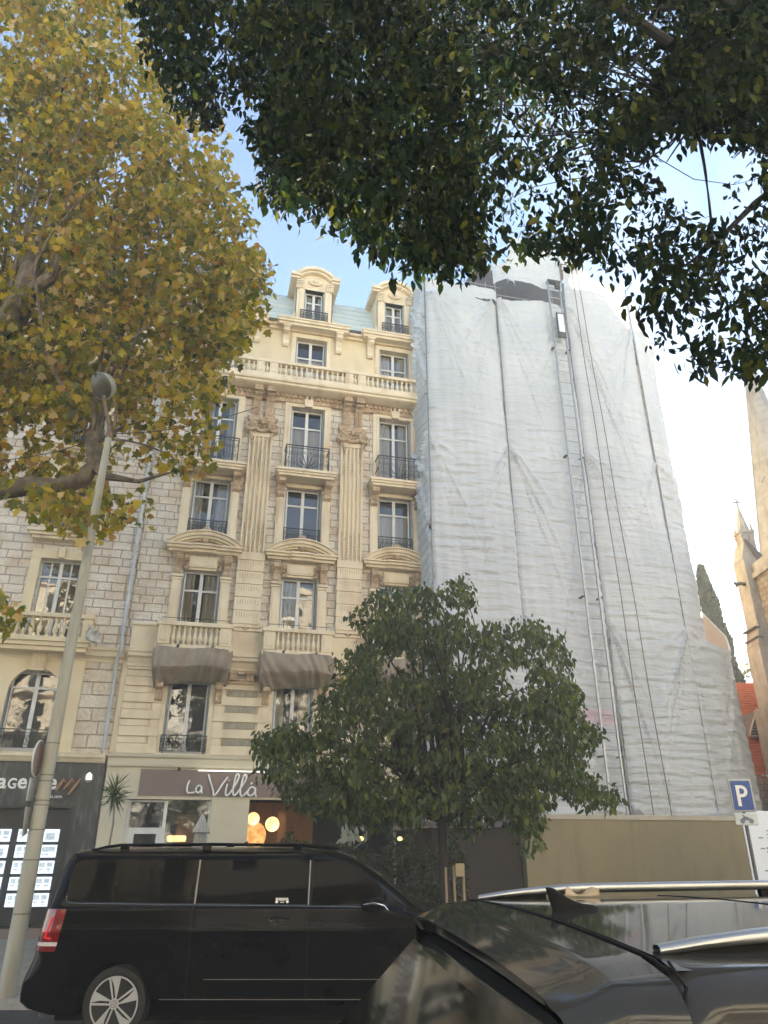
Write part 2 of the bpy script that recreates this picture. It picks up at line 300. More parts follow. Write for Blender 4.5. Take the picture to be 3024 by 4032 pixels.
class MB:
    def __init__(s): s.v = []; s.f = []; s.mi = []
    def add(s, vs, fs, mi=0):
        k = len(s.v); s.v += [tuple(v) for v in vs]
        s.f += [tuple(i+k for i in f) for f in fs]; s.mi += [mi]*len(fs); return s
    def box(s, x0, x1, y0, y1, z0, z1, mi=0):
        vs = [(x, y, z) for x in (x0, x1) for y in (y0, y1) for z in (z0, z1)]
        return s.add(vs, [(0, 1, 3, 2), (4, 6, 7, 5), (0, 4, 5, 1), (2, 3, 7, 6), (0, 2, 6, 4), (1, 5, 7, 3)], mi)
    def quad(s, *p, mi=0): return s.add(p, [tuple(range(len(p)))], mi)
    def room(s, x0, x1, y0, y1, z0, z1):
        """box open towards the street"""
        vs = [(x, y, z) for x in (x0, x1) for y in (y0, y1) for z in (z0, z1)]
        return s.add(vs, [(0, 1, 3, 2), (4, 6, 7, 5), (2, 3, 7, 6), (0, 2, 6, 4), (1, 5, 7, 3)])
    def prism(s, poly, ax, a, b, mi=0):
        """extrude a 2D polygon; ax='y': poly in (x,z), from y=a to y=b; 'x': poly in (y,z); 'z': poly in (x,y)"""
        def P(u, w, t): return {'y': (u, t, w), 'x': (t, u, w), 'z': (u, w, t)}[ax]
        n = len(poly); vs = [P(u, w, a) for u, w in poly]+[P(u, w, b) for u, w in poly]
        fs = [tuple(range(n)), tuple(range(2*n-1, n-1, -1))]+[(i, i+n, (i+1) % n+n, (i+1) % n) for i in range(n)]
        return s.add(vs, fs, mi)
    def tube(s, pts, r, n=6, mi=0, cap=True, closed=False):
        pts = [Vector(p) for p in pts]; m = len(pts)
        rr = r if hasattr(r, '__len__') else [r]*m
        vs = []; up = None
        for i, p in enumerate(pts):
            t = (pts[min(i+1, m-1)]-pts[max(i-1, 0)])
            if t.length < 1e-9: t = Vector((0, 0, 1))
            t.normalize()
            if up is None:
                a = Vector((0, 0, 1)) if abs(t.z) < 0.9 else Vector((1, 0, 0)); up = t.cross(a).normalized()
            else:
                up = (up-t*up.dot(t))
                if up.length < 1e-6: up = t.orthogonal()
                up.normalize()
            w = t.cross(up)
            for k in range(n):
                a = 2*PI*k/n; vs.append(p+(up*math.cos(a)+w*math.sin(a))*rr[i])
        fs = [(i*n+k, i*n+(k+1) % n, (i+1)*n+(k+1) % n, (i+1)*n+k) for i in range(m-1) for k in range(n)]
        if cap: fs += [tuple(range(n-1, -1, -1)), tuple((m-1)*n+k for k in range(n))]
        return s.add(vs, fs, mi)
    def lathe(s, prof, c, n=12, mi=0, axis='z'):
        """prof: (radius, height) pairs"""
        vs = []
        for r, h in prof:
            for k in range(n):
                a = 2*PI*k/n; u, w = r*math.cos(a), r*math.sin(a)
                vs.append({'z': (c[0]+u, c[1]+w, c[2]+h), 'y': (c[0]+u, c[1]+h, c[2]+w), 'x': (c[0]+h, c[1]+u, c[2]+w)}[axis])
        m = len(prof)
        fs = [(i*n+k, i*n+(k+1) % n, (i+1)*n+(k+1) % n, (i+1)*n+k) for i in range(m-1) for k in range(n)]
        fs += [tuple(range(n-1, -1, -1)), tuple((m-1)*n+k for k in range(n))]
        return s.add(vs, fs, mi)
    def sph(s, c, r, n=10, m=7, sc_=(1, 1, 1), mi=0):
        vs = [(c[0]+r*sc_[0]*math.sin(PI*i/m)*math.cos(2*PI*k/n), c[1]+r*sc_[1]*math.sin(PI*i/m)*math.sin(2*PI*k/n), c[2]+r*sc_[2]*math.cos(PI*i/m)) for i in range(m+1) for k in range(n)]
        fs = [(i*n+k, (i+1)*n+k, (i+1)*n+(k+1) % n, i*n+(k+1) % n) for i in range(m) for k in range(n)]
        return s.add(vs, fs, mi)
    def grid(s, fn, nu, nv, mi=0):
        k = [[fn(i/nu, j/nv) for j in range(nv+1)] for i in range(nu+1)]
        vs = [p for r_ in k for p in r_]
        fs = [(i*(nv+1)+j, (i+1)*(nv+1)+j, (i+1)*(nv+1)+j+1, i*(nv+1)+j+1) for i in range(nu) for j in range(nv)]
        return s.add(vs, fs, mi)
    def mesh(s, name, mats, off=(0, 0, 0), smooth=False, bevel=0):
        me = bpy.data.meshes.new(name)
        me.from_pydata([(v[0]-off[0], v[1]-off[1], v[2]-off[2]) for v in s.v], [], s.f)
        for m in (mats if isinstance(mats, (list, tuple)) else [mats]): me.materials.append(m)
        me.polygons.foreach_set('material_index', s.mi)
        if smooth: me.polygons.foreach_set('use_smooth', [True]*len(s.f))
        me.validate(); me.update(); return me
    def build(s, name, mats, parent=None, smooth=False, bevel=0, recalc=True, loc=None):
        off = root_off(parent) if parent is not None else Vector(loc or (0, 0, 0))
        me = s.mesh(name, mats, off, smooth)
        if recalc:
            bm = bmesh.new(); bm.from_mesh(me); bmesh.ops.recalc_face_normals(bm, faces=bm.faces); bm.to_mesh(me); bm.free()
        o = bpy.data.objects.new(name, me); COL.objects.link(o)
        if parent is not None: o.parent = parent
        elif loc: o.location = loc
        if bevel:
            bv = o.modifiers.new('bevel', 'BEVEL'); bv.width = bevel; bv.segments = 2; bv.limit_method = 'ANGLE'; bv.angle_limit = R(40)
        if smooth:
            try:
                me.set_sharp_from_angle(angle=R(42))
            except Exception: pass
        return o

def text_mesh(name, body, size, loc, m, parent=None, extrude=0.02, bold=0.0, shear=0.0, scale_x=1.0, align='LEFT', rot=(PI/2, 0, 0), space=1.0):
    cu = bpy.data.curves.new(name, 'FONT'); cu.body = body; cu.size = size; cu.extrude = extrude; cu.offset = bold
    cu.shear = shear; cu.align_x = align; cu.space_character = space; cu.resolution_u = 4
    ob = bpy.data.objects.new(name, cu); COL.objects.link(ob)
    dg = bpy.context.evaluated_depsgraph_get(); dg.update()
    me = bpy.data.meshes.new_from_object(ob.evaluated_get(dg)); bpy.data.objects.remove(ob)
    me.materials.clear(); me.materials.append(m)
    me.transform(Matrix.Diagonal((scale_x, 1, 1, 1))); me.transform(Matrix.Rotation(rot[0], 4, 'X'))
    if rot[2]: me.transform(Matrix.Rotation(rot[2], 4, 'Z'))
    off = root_off(parent) if parent is not None else Vector((0, 0, 0))
    me.transform(Matrix.Translation(Vector(loc)-off))
    o = bpy.data.objects.new(name, me); COL.objects.link(o)
    if parent is not None: o.parent = parent
    return o

def fit_text(name, body, x0, x1, z0, z1, y, m, parent, extrude=0.02, bold=0.0, w0=None):
    o = text_mesh(name, body, 1.0, (0, 0, 0), m, None, extrude/1.0, bold)
    co = [v.co for v in o.data.vertices]; a, b_ = min(c.x for c in co), max(c.x for c in co); c0, c1 = min(c.z for c in co), max(c.z for c in co)
    off = root_off(parent) if parent is not None else Vector((0, 0, 0))
    for v in o.data.vertices:
        v.co = Vector((x0+(v.co.x-a)/(b_-a)*(x1-x0), y+v.co.y, z0+(v.co.z-c0)/(c1-c0)*(z1-z0)))-off
    o.parent = parent; return o

def spiral(cx, cz, r0, turns, a0, dirn=1, n=22, shrink=0.85):
    out = []
    for i in range(n+1):
        t = i/n; r = r0*(1-shrink*t); a = a0+dirn*turns*2*PI*t
        out.append((cx+r*math.cos(a), cz+r*math.sin(a)))
    return out
# ================================================================ setting
FY = 25.9                      # plane of the street fronts
def strip(name, rows, s0, s1, m, n=24):
    """ground sheet: rows of (ahead, height) swept from s0 to s1, in the direction of the kerb"""
    b = MB(); vs = []
    for d, z in rows:
        for i in range(n+1): vs.append(CW(s0+(s1-s0)*i/n, d, z))
    fs = [(j*(n+1)+i, j*(n+1)+i+1, (j+1)*(n+1)+i+1, (j+1)*(n+1)+i) for j in range(len(rows)-1) for i in range(n)]
    b.add(vs, fs); o = b.build(name, m, recalc=False); return tag(o, kind='structure')
strip('ground', [(-240, -0.3), (-16, -0.3), (12, -0.4), (44, -1.9), (270, -2.2)], -200, 200, M['earth'])
strip('road', [(-10, -0.02), (0, 0), (6.5, 0), (10.95, -0.08)], -90, 90, M['asphalt'])
strip('pavement', [(11.18, 0.035), (16, -0.2), (30, -0.93), (42, -1.55)], -60, 60, M['paving'])
strip('kerb', [(10.95, -0.12), (10.955, 0.03), (11.18, 0.04), (11.181, -0.1)], -60, 60, M['kerb'])
strip('pavement', [(-16, 0.1), (-10.2, 0.1), (-10.2, -0.1)], -60, 60, M['paving'])

# ================================================================ facade tools
def wall(mb, x0, x1, z0, z1, y, ops, depth=0.32, mi=0, yb=None):
    """a wall facing the street with real openings and their reveals"""
    xs = sorted({x0, x1}|{o[0] for o in ops}|{o[1] for o in ops}); zs = sorted({z0, z1}|{o[2] for o in ops}|{o[3] for o in ops})
    xs = [x for x in xs if x0 <= x <= x1]; zs = [z for z in zs if z0 <= z <= z1]
    for a, b in zip(xs, xs[1:]):
        for c, d in zip(zs, zs[1:]):
            mx, mz = (a+b)/2, (c+d)/2
            if any(o[0] < mx < o[1] and o[2] < mz < o[3] for o in ops): continue
            mb.quad((a, y, c), (b, y, c), (b, y, d), (a, y, d), mi=mi)
    for o in ops:
        a, b, c, d = o[:4]
        mb.quad((a, y, c), (a, y+depth, c), (a, y+depth, d), (a, y, d), mi=mi)
        mb.quad((b, y, c), (b, y+depth, c), (b, y+depth, d), (b, y, d), mi=mi)
        mb.quad((a, y, c), (b, y, c), (b, y+depth, c), (a, y+depth, c), mi=mi)
        mb.quad((a, y, d), (b, y, d), (b, y+depth, d), (a, y+depth, d), mi=mi)

def frame_ring(mb, x0, x1, z0, z1, w, y0, y1, bottom=True):
    mb.box(x0-w, x0, y0, y1, z0, z1); mb.box(x1, x1+w, y0, y1, z0, z1)
    mb.box(x0-w, x1+w, y0, y1, z1, z1+w)
    if bottom: mb.box(x0-w, x1+w, y0, y1, z0-w*0.6, z0)

def arc_pts(cx, cz, r, a0, a1, n): return [(cx+r*math.cos(a0+(a1-a0)*i/n), cz+r*math.sin(a0+(a1-a0)*i/n)) for i in range(n+1)]

def window(par, x0, x1, z0, z1, y, trans=0.72, curtain=1, shutters=True, arch=False, bars=0, seed=0, closed=False):
    """french window set back in its opening: frame > pane, curtain, room, shutters"""
    rnd = random.Random(seed*31+int(x0*10)+int(z0*7))
    b = MB(); w = 0.055; yf = y+0.26
    top = z1
    sx0, sx1 = x0+(0.07 if shutters else 0.0), x1-(0.07 if shutters else 0.0)
    b.box(sx0, sx0+w, yf, yf+0.06, z0, top); b.box(sx1-w, sx1, yf, yf+0.06, z0, top)
    b.box(sx0+w, sx1-w, yf, yf+0.06, top-w, top); b.box(sx0+w, sx1-w, yf, yf+0.06, z0, z0+0.12)
    xm = (sx0+sx1)/2; b.box(xm-0.062, xm+0.062, yf-0.012, yf+0.05, z0+0.12, top-w)
    zt = z0+(z1-z0)*trans
    b.box(sx0+w, xm-0.062, yf+0.002, yf+0.055, zt-0.035, zt+0.035); b.box(xm+0.062, sx1-w, yf+0.002, yf+0.055, zt-0.035, zt+0.035)
    for q in range(bars):
        zz = z0+(zt-z0)*(q+1)/(bars+1); b.box(sx0+w, sx1-w, yf+0.012, yf+0.05, zz-0.015, zz+0.015)
    if closed:
        for t_ in (0.25, 0.75): b.box(sx0+(sx1-sx0)*t_-0.03, sx0+(sx1-sx0)*t_+0.03, yf+0.03, yf+0.05, z0+0.12, top-w)
    f = b.build('window', M['white'], par)
    if closed:
        c = MB(); c.box(sx0+w, sx1-w, yf+0.07, yf+0.09, z0, top-w); c.build('inner_shutter', M['stain'], f)
    p = MB(); p.quad((sx0, yf+0.035, z0), (sx1, yf+0.035, z0), (sx1, yf+0.035, top), (sx0, yf+0.035, top)); p.build('pane', M['pane'], f)
    r = MB(); r.quad((x0-0.3, yf+0.9, z0-0.3), (x1+0.3, yf+0.9, z0-0.3), (x1+0.3, yf+0.9, top+0.3), (x0-0.3, yf+0.9, top+0.3))
    for q in ((x0-0.3, x0-0.3), (x1+0.3, x1+0.3)):
        r.quad((q[0], yf+0.08, z0-0.3), (q[0], yf+0.9, z0-0.3), (q[0], yf+0.9, top+0.3), (q[0], yf+0.08, top+0.3))
    r.quad((x0-0.3, yf+0.08, top+0.3), (x1+0.3, yf+0.08, top+0.3), (x1+0.3, yf+0.9, top+0.3), (x0-0.3, yf+0.9, top+0.3))
    r.build('room', M['room'], f)
    if curtain:
        c = MB()
        def pl(a, bb, zb, zt_):
            n = 16
            c.grid(lambda u, v: (a+(bb-a)*u, yf+0.14+0.025*math.sin(u*n*1.3+v), zb+(zt_-zb)*v), 20, 1)
        if curtain == 1:
            k = rnd.uniform(0.24, 0.42)*(sx1-sx0); pl(sx0, sx0+k, z0, top-0.05); k = rnd.uniform(0.2, 0.4)*(sx1-sx0); pl(sx1-k, sx1, z0, top-0.05)
        elif curtain == 2: pl(sx0, sx1, z0+(z1-z0)*0.0, top-(z1-z0)*rnd.uniform(0.2, 0.34))
        elif curtain == 3: pl(sx0, xm, z0, top-0.05)
        c.build('curtain', M['curtain'], f)
    if shutters:
        for a in (x0+0.006, x1-0.006-0.05):
            s = MB()
            for k in range(2): s.box(a+(0.0 if a < xm else 0.0)+0.026*k, a+0.026*k+0.022, y+0.03+0.01*k, yf-0.015, z0+0.03, top-0.03)
            s.build('shutter', M['shutter'], f)
    return f

def scroll_rail(par, x0, x1, z0, z1, y, side=0.0, name='railing', fan=True, cells=6, bow=0.0):
    """wrought iron: rails, uprights and volutes"""
    b = MB(); h = z1-z0
    b.box(x0, x1, y-0.02, y+0.02, z1-0.03, z1); b.box(x0, x1, y-0.012, y+0.012, z0+0.04, z0+0.06); b.box(x0, x1, y-0.012, y+0.012, z1-0.13, z1-0.115)
    L = x1-x0
    for x in (x0+0.012, x1-0.012): b.box(x-0.012, x+0.012, y-0.012, y+0.012, z0, z1)
    cw = L/cells; za, zb = z0+0.06, z1-0.13; hh = zb-za
    for i in range(cells):
        cx = x0+cw*(i+0.5)
        if fan and i in (cells//2-1, cells//2) and cells % 2 == 0:
            continue
        d = 1 if i < cells/2 else -1
        for (cz, a0, dr) in ((za+hh*0.27, PI/2, d), (zb-hh*0.27, -PI/2, d)):
            b.tube([(x, y, z) for x, z in spiral(cx, cz, min(cw*0.46, hh*0.25), 1.5, a0, dr, 18)], 0.0085, 4, cap=False)
        b.tube([(cx-cw*0.3*d, y, za), (cx-cw*0.42*d, y, za+hh*0.5), (cx-cw*0.3*d, y, zb)], 0.008, 4, cap=False)
        b.box(x0+cw*i-0.007, x0+cw*i+0.007, y-0.007, y+0.007, z0+0.04, z1-0.03)
        b.sph((cx, y, za+hh*0.5), 0.028, 5, 4)
    if fan and cells % 2 == 0:
        cx = (x0+x1)/2
        for k in range(7):
            a = PI*(0.08+0.84*k/6); l = hh*0.78
            b.tube([(cx, y, za+0.03), (cx+math.cos(a)*l*0.45, y-0.01, za+math.sin(a)*l*0.62), (cx+math.cos(a)*l*0.62, y, za+math.sin(a)*l)], [0.012, 0.022, 0.006], 5)
        for d in (-1, 1):
            b.tube([(x, y, z) for x, z in spiral(cx+d*cw*0.62, zb-hh*0.2, cw*0.3, 1.4, PI/2, d, 16)], 0.008, 4, cap=False)
            b.tube([(x, y, z) for x, z in spiral(cx+d*cw*0.66, za+hh*0.2, cw*0.28, 1.4, -PI/2, -d, 16)], 0.008, 4, cap=False)
    if side:
        for x in (x0, x1):
            b.box(x-0.02, x+0.02, y+0.02, y+side, z1-0.03, z1); b.box(x-0.012, x+0.012, y, y+side, z0+0.04, z0+0.06)
            for k in range(3):
                yy = y+side*(k+0.5)/3; b.tube([(x, yy+(u-x)*0.6, z) for u, z in spiral(x, za+hh*0.5, side/7, 1.4, PI/2, 1, 12)], 0.008, 4, cap=False)
                b.box(x-0.007, x+0.007, yy-0.12, yy-0.106, z0+0.04, z1-0.03)
    return b.build(name, M['iron'], par)

BAL = [(0.070, 0), (0.070, 0.05), (0.038, 0.07), (0.034, 0.10), (0.085, 0.17), (0.095, 0.24), (0.075, 0.32), (0.042, 0.42), (0.036, 0.52), (0.055, 0.56), (0.040, 0.585), (0.070, 0.61), (0.070, 0.65)]
bal_me = {}
def balusters(par, xs, y, z, h, rad=1.0, m='cream'):
    k = (round(h, 2), rad, m)
    if k not in bal_me:
        b = MB(); b.lathe([(r*rad, q*h/0.65) for r, q in BAL], (0, 0, 0), 10); bal_me[k] = b.mesh('baluster', M[m], smooth=True)
    off = root_off(par)
    for x in xs:
        o = bpy.data.objects.new('baluster', bal_me[k]); COL.objects.link(o); o.parent = par; o.location = Vector((x, y, z))-off

def cornice(par, x0, x1, y, prof, name='cornice', m='cream', ends=True):
    """prof: (projection, height) pairs, outer contour from bottom to top; extruded along the facade"""
    poly = [(y+0.02, prof[0][1])]+[(y-p, z) for p, z in prof]+[(y+0.02, prof[-1][1])]
    b = MB(); b.prism(poly, 'x', x0, x1); return b.build(name, M[m], par)

def console(mb, x, y, z0, z1, w=0.22, d=0.35):
    """scrolled bracket, deep at the top"""
    h = z1-z0; pr = [(y, z0), (y-d*0.22, z0), (y-d*0.36, z0+h*0.1), (y-d*0.34, z0+h*0.3), (y-d*0.55, z0+h*0.55), (y-d*0.95, z0+h*0.68), (y-d, z0+h*0.82), (y-d*0.9, z0+h*0.93), (y-d, z0+h*0.94), (y-d, z1), (y, z1)]
    mb.prism(pr, 'x', x-w/2, x+w/2)
    for k in (-1, 1): mb.prism([(a-0.006, c) for a, c in pr[1:8]]+[(y-d*0.3, z1-h*0.1)], 'x', x+k*w*0.28-0.018, x+k*w*0.28+0.018)

def relief(mb, x0, x1, z0, z1, y, seed, k=26, topf=None, amp=0.06):
    rnd = random.Random(seed)
    for i in range(k):
        x = rnd.uniform(x0, x1); z = rnd.uniform(z0, z1)
        if topf and z > topf(x): continue
        r = rnd.uniform(0.03, 0.075)
        mb.sph((x, y, z), r, 6, 4, (rnd.uniform(0.7, 1.9), amp/r, rnd.uniform(0.6, 1.3)))
    for d in (-1, 1):
        cx = (x0+x1)/2+d*(x1-x0)*0.24
        mb.tube([(a, y-0.03, c) for a, c in spiral(cx, (z0+z1)/2-0.02, (z1-z0)*0.34, 1.3, 0 if d > 0 else PI, d, 14)], 0.028, 5)

# ================================================================ the cream apartment house
AH = thing('apartment_house', (2.6, FY, -1.2), 'ornate cream stone house with fluted pilasters, pediments and dormers, left of the white sheeting', 'apartment building')
AX0, AX1 = -2.8, 7.80
cols = [-0.52, 3.04, 6.78]
pils = [1.19, 4.92]
W3 = 0.70
ops = []
for c in cols: ops += [(c-0.69, c+0.69, 8.0, 10.95), (c-0.72, c+0.72, 12.3, 14.72), (c-0.70, c+0.70, 15.3, 18.45)]
b = MB(); wall(b, AX0, AX1, 7.9, 19.05, FY, ops); b.build('wall', M['stone'], AH, recalc=False)
ops5 = [(c-0.68, c+0.68, 19.5, 22.05) for c in cols]
b = MB(); wall(b, AX0, AX1, 19.05, 22.65, FY+0.01, ops5); b.build('wall', M['stucco'], AH, recalc=False)
ops1 = [(c-0.70, c+0.70, 4.55, 7.1) for c in cols]
b = MB(); wall(b, AX0, AX1, 4.15, 7.9, FY, ops1); b.build('wall', M['cream'], AH, recalc=False)
gops = [(-2.02, 0.56, -0.9, 3.16), (1.78, 6.6, -0.9, 3.2)]
b = MB(); wall(b, AX0, AX1, -1.5, 4.15, FY, gops, 0.35); b.build('wall', M['shopcream'], AH, recalc=False)
b = MB(); b.box(AX0, AX1, FY+3.2, FY+9, -1.5, 22.4); b.build('rear_block', M['stucco'], AH)

# ground floor glazing
b = MB(); y = FY+0.18
for x0, x1, z0, z1 in ((-2.02, -1.92, -0.9, 3.14), (-0.90, -0.80, -0.9, 3.14), (-1.92, -0.90, 2.15, 2.33), (0.50, 0.56, -0.9, 3.14), (-1.92, -1.72, -0.9, 2.15), (-1.05, -0.9, -0.9, 2.15), (-1.92, -0.9, 3.08, 3.14)):
    b.box(x0, x1, y, y+0.07, z0, z1)
fr = b.build('shop_window', M['white'], AH)
b = MB(); b.quad((-2.0, y+0.04, -0.9), (0.54, y+0.04, -0.9), (0.54, y+0.04, 3.14), (-2.0, y+0.04, 3.14)); b.build('pane', M['pane'], fr)
b = MB(); b.room(-2.4, 1.5, FY+0.36, FY+3.0, -1.0, 3.5); b.build('dining_room', M['room'], AH, recalc=False)
b = MB(); b.room(1.6, 7.2, FY+0.36, FY+3.0, -1.0, 3.5); b.build('dining_room', M['room'], AH, recalc=False)
b = MB(); b.box(1.7, 4.2, FY+2.0, FY+2.1, -0.5, 3.2); b.box(2.85, 3.1, FY+0.9, FY+1.0, 0.6, 2.85); b.build('lit_wall', M['warmwall'], AH)
b = MB(); b.box(-0.45, 0.35, FY+0.9, FY+0.95, -0.9, 2.75); b.build('inner_door', M['plank'], AH)
# string course over the shop
cornice(AH, AX0, AX1, FY, [(0.10, 4.13), (0.12, 4.2), (0.12, 4.38), (0.2, 4.42), (0.22, 4.5), (0.06, 4.54)], 'string_course', 'shopcream')

# rusticated first floor: proud courses and inset panels between the windows
spans = [(AX0+0.18, cols[0]-0.86), (cols[0]+0.86, cols[1]-0.86), (cols[1]+0.86, cols[2]-0.86)]
for si, (a, c) in enumerate(spans):
    bb = MB(); st = MB(); pn = MB(); z = 4.54
    for k in range(6):
        bb.box(a, c, FY-0.09, FY, z, z+0.29)
        z2 = z+0.29
        if k < 5:
            ew = 0.34 if si else 0.28
            bb.box(c-ew, c, FY-0.055, FY, z2+0.002, z2+0.25)
            if si: bb.box(a, a+ew, FY-0.055, FY, z2+0.002, z2+0.25)
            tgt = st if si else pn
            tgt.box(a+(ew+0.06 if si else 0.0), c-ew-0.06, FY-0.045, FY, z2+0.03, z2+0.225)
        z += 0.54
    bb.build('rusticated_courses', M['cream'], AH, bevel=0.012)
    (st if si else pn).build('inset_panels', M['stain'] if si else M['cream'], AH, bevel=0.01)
for i, c in enumerate(cols):
    window(AH, c-0.70, c+0.70, 4.55, 7.1, FY, trans=0.93, curtain=0 if i == 0 else 1, seed=i)
    b = MB(); b.box(c-0.86, c-0.70, FY-0.04, FY+0.02, 4.55, 7.1); b.box(c+0.70, c+0.86, FY-0.04, FY+0.02, 4.55, 7.1); b.box(c-0.9, c+0.9, FY-0.16, FY+0.3, 4.44, 4.55)
    b.build('window_surround', M['cream'], AH, bevel=0.01)
    scroll_rail(AH, c-0.74, c+0.74, 4.58, 5.14, FY-0.10, fan=False, cells=8)
    for d in (-1, 1):
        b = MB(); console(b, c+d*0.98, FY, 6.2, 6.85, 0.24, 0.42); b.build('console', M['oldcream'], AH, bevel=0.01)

# frieze under the second floor
b = MB()
b.box(AX0+0.15, AX1, FY-0.06, FY, 7.9, 8.75); b.build('frieze', M['cream'], AH)
cornice(AH, AX0+0.15, AX1, FY, [(0.07, 7.30), (0.12, 7.34), (0.12, 7.42), (0.2, 7.6), (0.3, 7.66), (0.3, 7.76), (0.34, 7.8), (0.34, 7.9)], 'cornice')
cornice(AH, AX0+0.15, AX1, FY, [(0.06, 8.75), (0.13, 8.78), (0.13, 8.84), (0.07, 8.90)], 'string_course')
for p in pils:
    b = MB(); b.box(p-0.44, p+0.44, FY-0.24, FY, 6.985, 7.05)
    for d in (-1, 1): b.box(p+d*0.28-0.13, p+d*0.28+0.13, FY-0.26, FY, 6.99, 7.3); b.box(p+d*0.28-0.16, p+d*0.28+0.16, FY-0.3, FY, 7.22, 7.33)
    b.box(p-0.46, p+0.46, FY-0.18, FY, 6.88, 7.0)
    b.tube([(x, FY-0.12, z) for x, z in arc_pts(p, 8.95, 0.12, 0, 2*PI, 14)], 0.035, 6)
    b.sph((p, FY-0.1, 8.95), 0.05, 8, 5)
    b.build('frieze_bracket', M['oldcream'], AH, bevel=0.008)

# second floor balconies
for i, c in enumerate(cols):
    yb = FY-0.72
    b = MB(); b.box(c-1.22, c+1.22, yb, FY-0.06, 7.45, 7.82); b.box(c-1.27, c+1.27, yb-0.05, FY-0.061, 7.82, 7.94)
    b.box(c-1.2, c+1.2, yb+0.03, yb+0.25, 7.94, 8.02)
    bal = b.build('balcony', M['cream'], AH, bevel=0.015)
    b = MB(); b.box(c-1.29, c+1.29, yb-0.06, yb+0.30, 8.66, 8.80)
    for d in (-1, 1):
        x = c+d*1.02; b.box(x-0.20, x+0.20, yb+0.0, yb+0.26, 8.02, 8.66); b.box(x-0.12, x+0.12, yb-0.025, yb, 8.12, 8.57)
        b.box(c+d*1.2-0.06, c+d*1.2+0.06, yb+0.26, FY, 8.66, 8.80); b.box(c+d*1.2-0.05, c+d*1.2+0.05, yb+0.26, FY, 7.94, 8.1)
    b.build('coping', M['cream'], bal, bevel=0.012)
    balusters(bal, [c-0.72+1.44*k/8 for k in range(9)], yb+0.13, 8.02, 0.64, 0.92)
    b = MB(); zz = 8.92
    b.tube([(c-1.15, yb-0.02, 8.80), (c-1.15, yb-0.02, zz), (c+1.15, yb-0.02, zz), (c+1.15, yb-0.02, 8.80)], 0.012, 5)
    for k in range(1, 4): b.tube([(c-1.15+2.3*k/4, yb-0.02, 8.80), (c-1.15+2.3*k/4, yb-0.02, zz)], 0.009, 4)
    b.build('bar', M['iron'], bal)
    b = MB()
    for d in (-1, 1): b.box(c+d*0.8-0.07, c+d*0.8+0.07, yb-0.03, FY, 7.8, 7.86)
    # windows and aedicule
    window(AH, c-0.69, c+0.69, 8.0, 10.95, FY, trans=0.76, curtain=(1, 3, 2)[i], seed=i+7)
    b = MB()
    for d in (-1, 1):
        b.box(c+d*0.86-0.17, c+d*0.86+0.17, FY-0.10, FY, 7.94, 10.62); b.box(c+d*0.86-0.11, c+d*0.86+0.11, FY-0.125, FY-0.1, 8.2, 10.5)
        b.box(c+d*0.86-0.21, c+d*0.86+0.21, FY-0.19, FY, 10.62, 10.72); b.box(c+d*0.86-0.19, c+d*0.86+0.19, FY-0.15, FY, 10.52, 10.6)
        for q in range(3): b.sph((c+d*0.86-0.1+0.1*q, FY-0.15, 10.68), 0.055, 6, 4)
    b.box(c-0.69, c+0.69, FY-0.06, FY+0.02, 10.95, 11.05)
    b.box(c-0.50, c+0.50, FY-0.13, FY, 11.03, 11.44); b.box(c-0.44, c+0.44, FY-0.15, FY-0.13, 11.08, 11.39)
    b.build('window_surround', M['cream'], AH, bevel=0.012)
    for d in (-1, 1):
        b = MB(); console(b, c+d*0.88, FY-0.02, 10.72, 11.46, 0.26, 0.38)
        relief(b, c+d*0.59-0.07, c+d*0.59+0.07, 11.0, 11.4, FY-0.06, 5, 6)
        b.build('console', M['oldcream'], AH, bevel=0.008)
    # segmental pediment, broken forward in the middle
    b = MB(); rr, cz = 2.02, 10.32; hw = 1.32
    a0 = math.acos(hw/rr)
    def band(r0, r1, y0, y1):
        o_ = arc_pts(c, cz, r1, a0, PI-a0, 22); i_ = arc_pts(c, cz, r0, a0, PI-a0, 22)[::-1]
        b.prism(o_+i_, 'y', y0, y1)
    band(rr-0.13, rr, FY-0.42, FY); band(rr-0.22, rr-0.13, FY-0.33, FY); band(rr, rr+0.05, FY-0.50, FY); band(rr-0.28, rr-0.22, FY-0.2, FY)
    zb = cz+rr*math.sin(a0)
    for y0, z0, z1, e in ((0.42, zb-0.20, zb-0.10, 0.02), (0.50, zb-0.10, zb-0.04, 0.08), (0.3, zb-0.3, zb-0.2, -0.06)):
        b.box(c-hw-e, c+hw+e, FY-y0, FY, z0, z1); b.box(c-0.42, c+0.42, FY-y0-0.07, FY-y0, z0, z1)
    b.build('pediment', M['cream'], AH, bevel=0.006)
    b = MB(); relief(b, c-0.75, c+0.75, zb+0.03, zb+0.5, FY-0.1, 20+i, 60, lambda x: cz+math.sqrt(max(0, (rr-0.3)**2-(x-c)**2)), 0.12)
    b.sph((c, FY-0.22, zb+0.30), 0.17, 10, 7, (0.9, 0.6, 1.2)); b.sph((c, FY-0.3, zb+0.62), 0.13, 8, 6, (1.2, 0.6, 0.9))
    b.prism([(c-1.15, zb-0.03), (c+1.15, zb-0.03), (c+0.8, zb+0.28), (c, zb+0.43), (c-0.8, zb+0.28)], 'y', FY-0.09, FY)
    b.build('carved_relief', M['oldcream'], AH, smooth=True)
    # third floor window
    window(AH, c-0.72, c+0.72, 12.3, 14.72, FY, trans=0.72, curtain=(1, 0, 2)[i], bars=0, seed=i+17)
    b = MB()
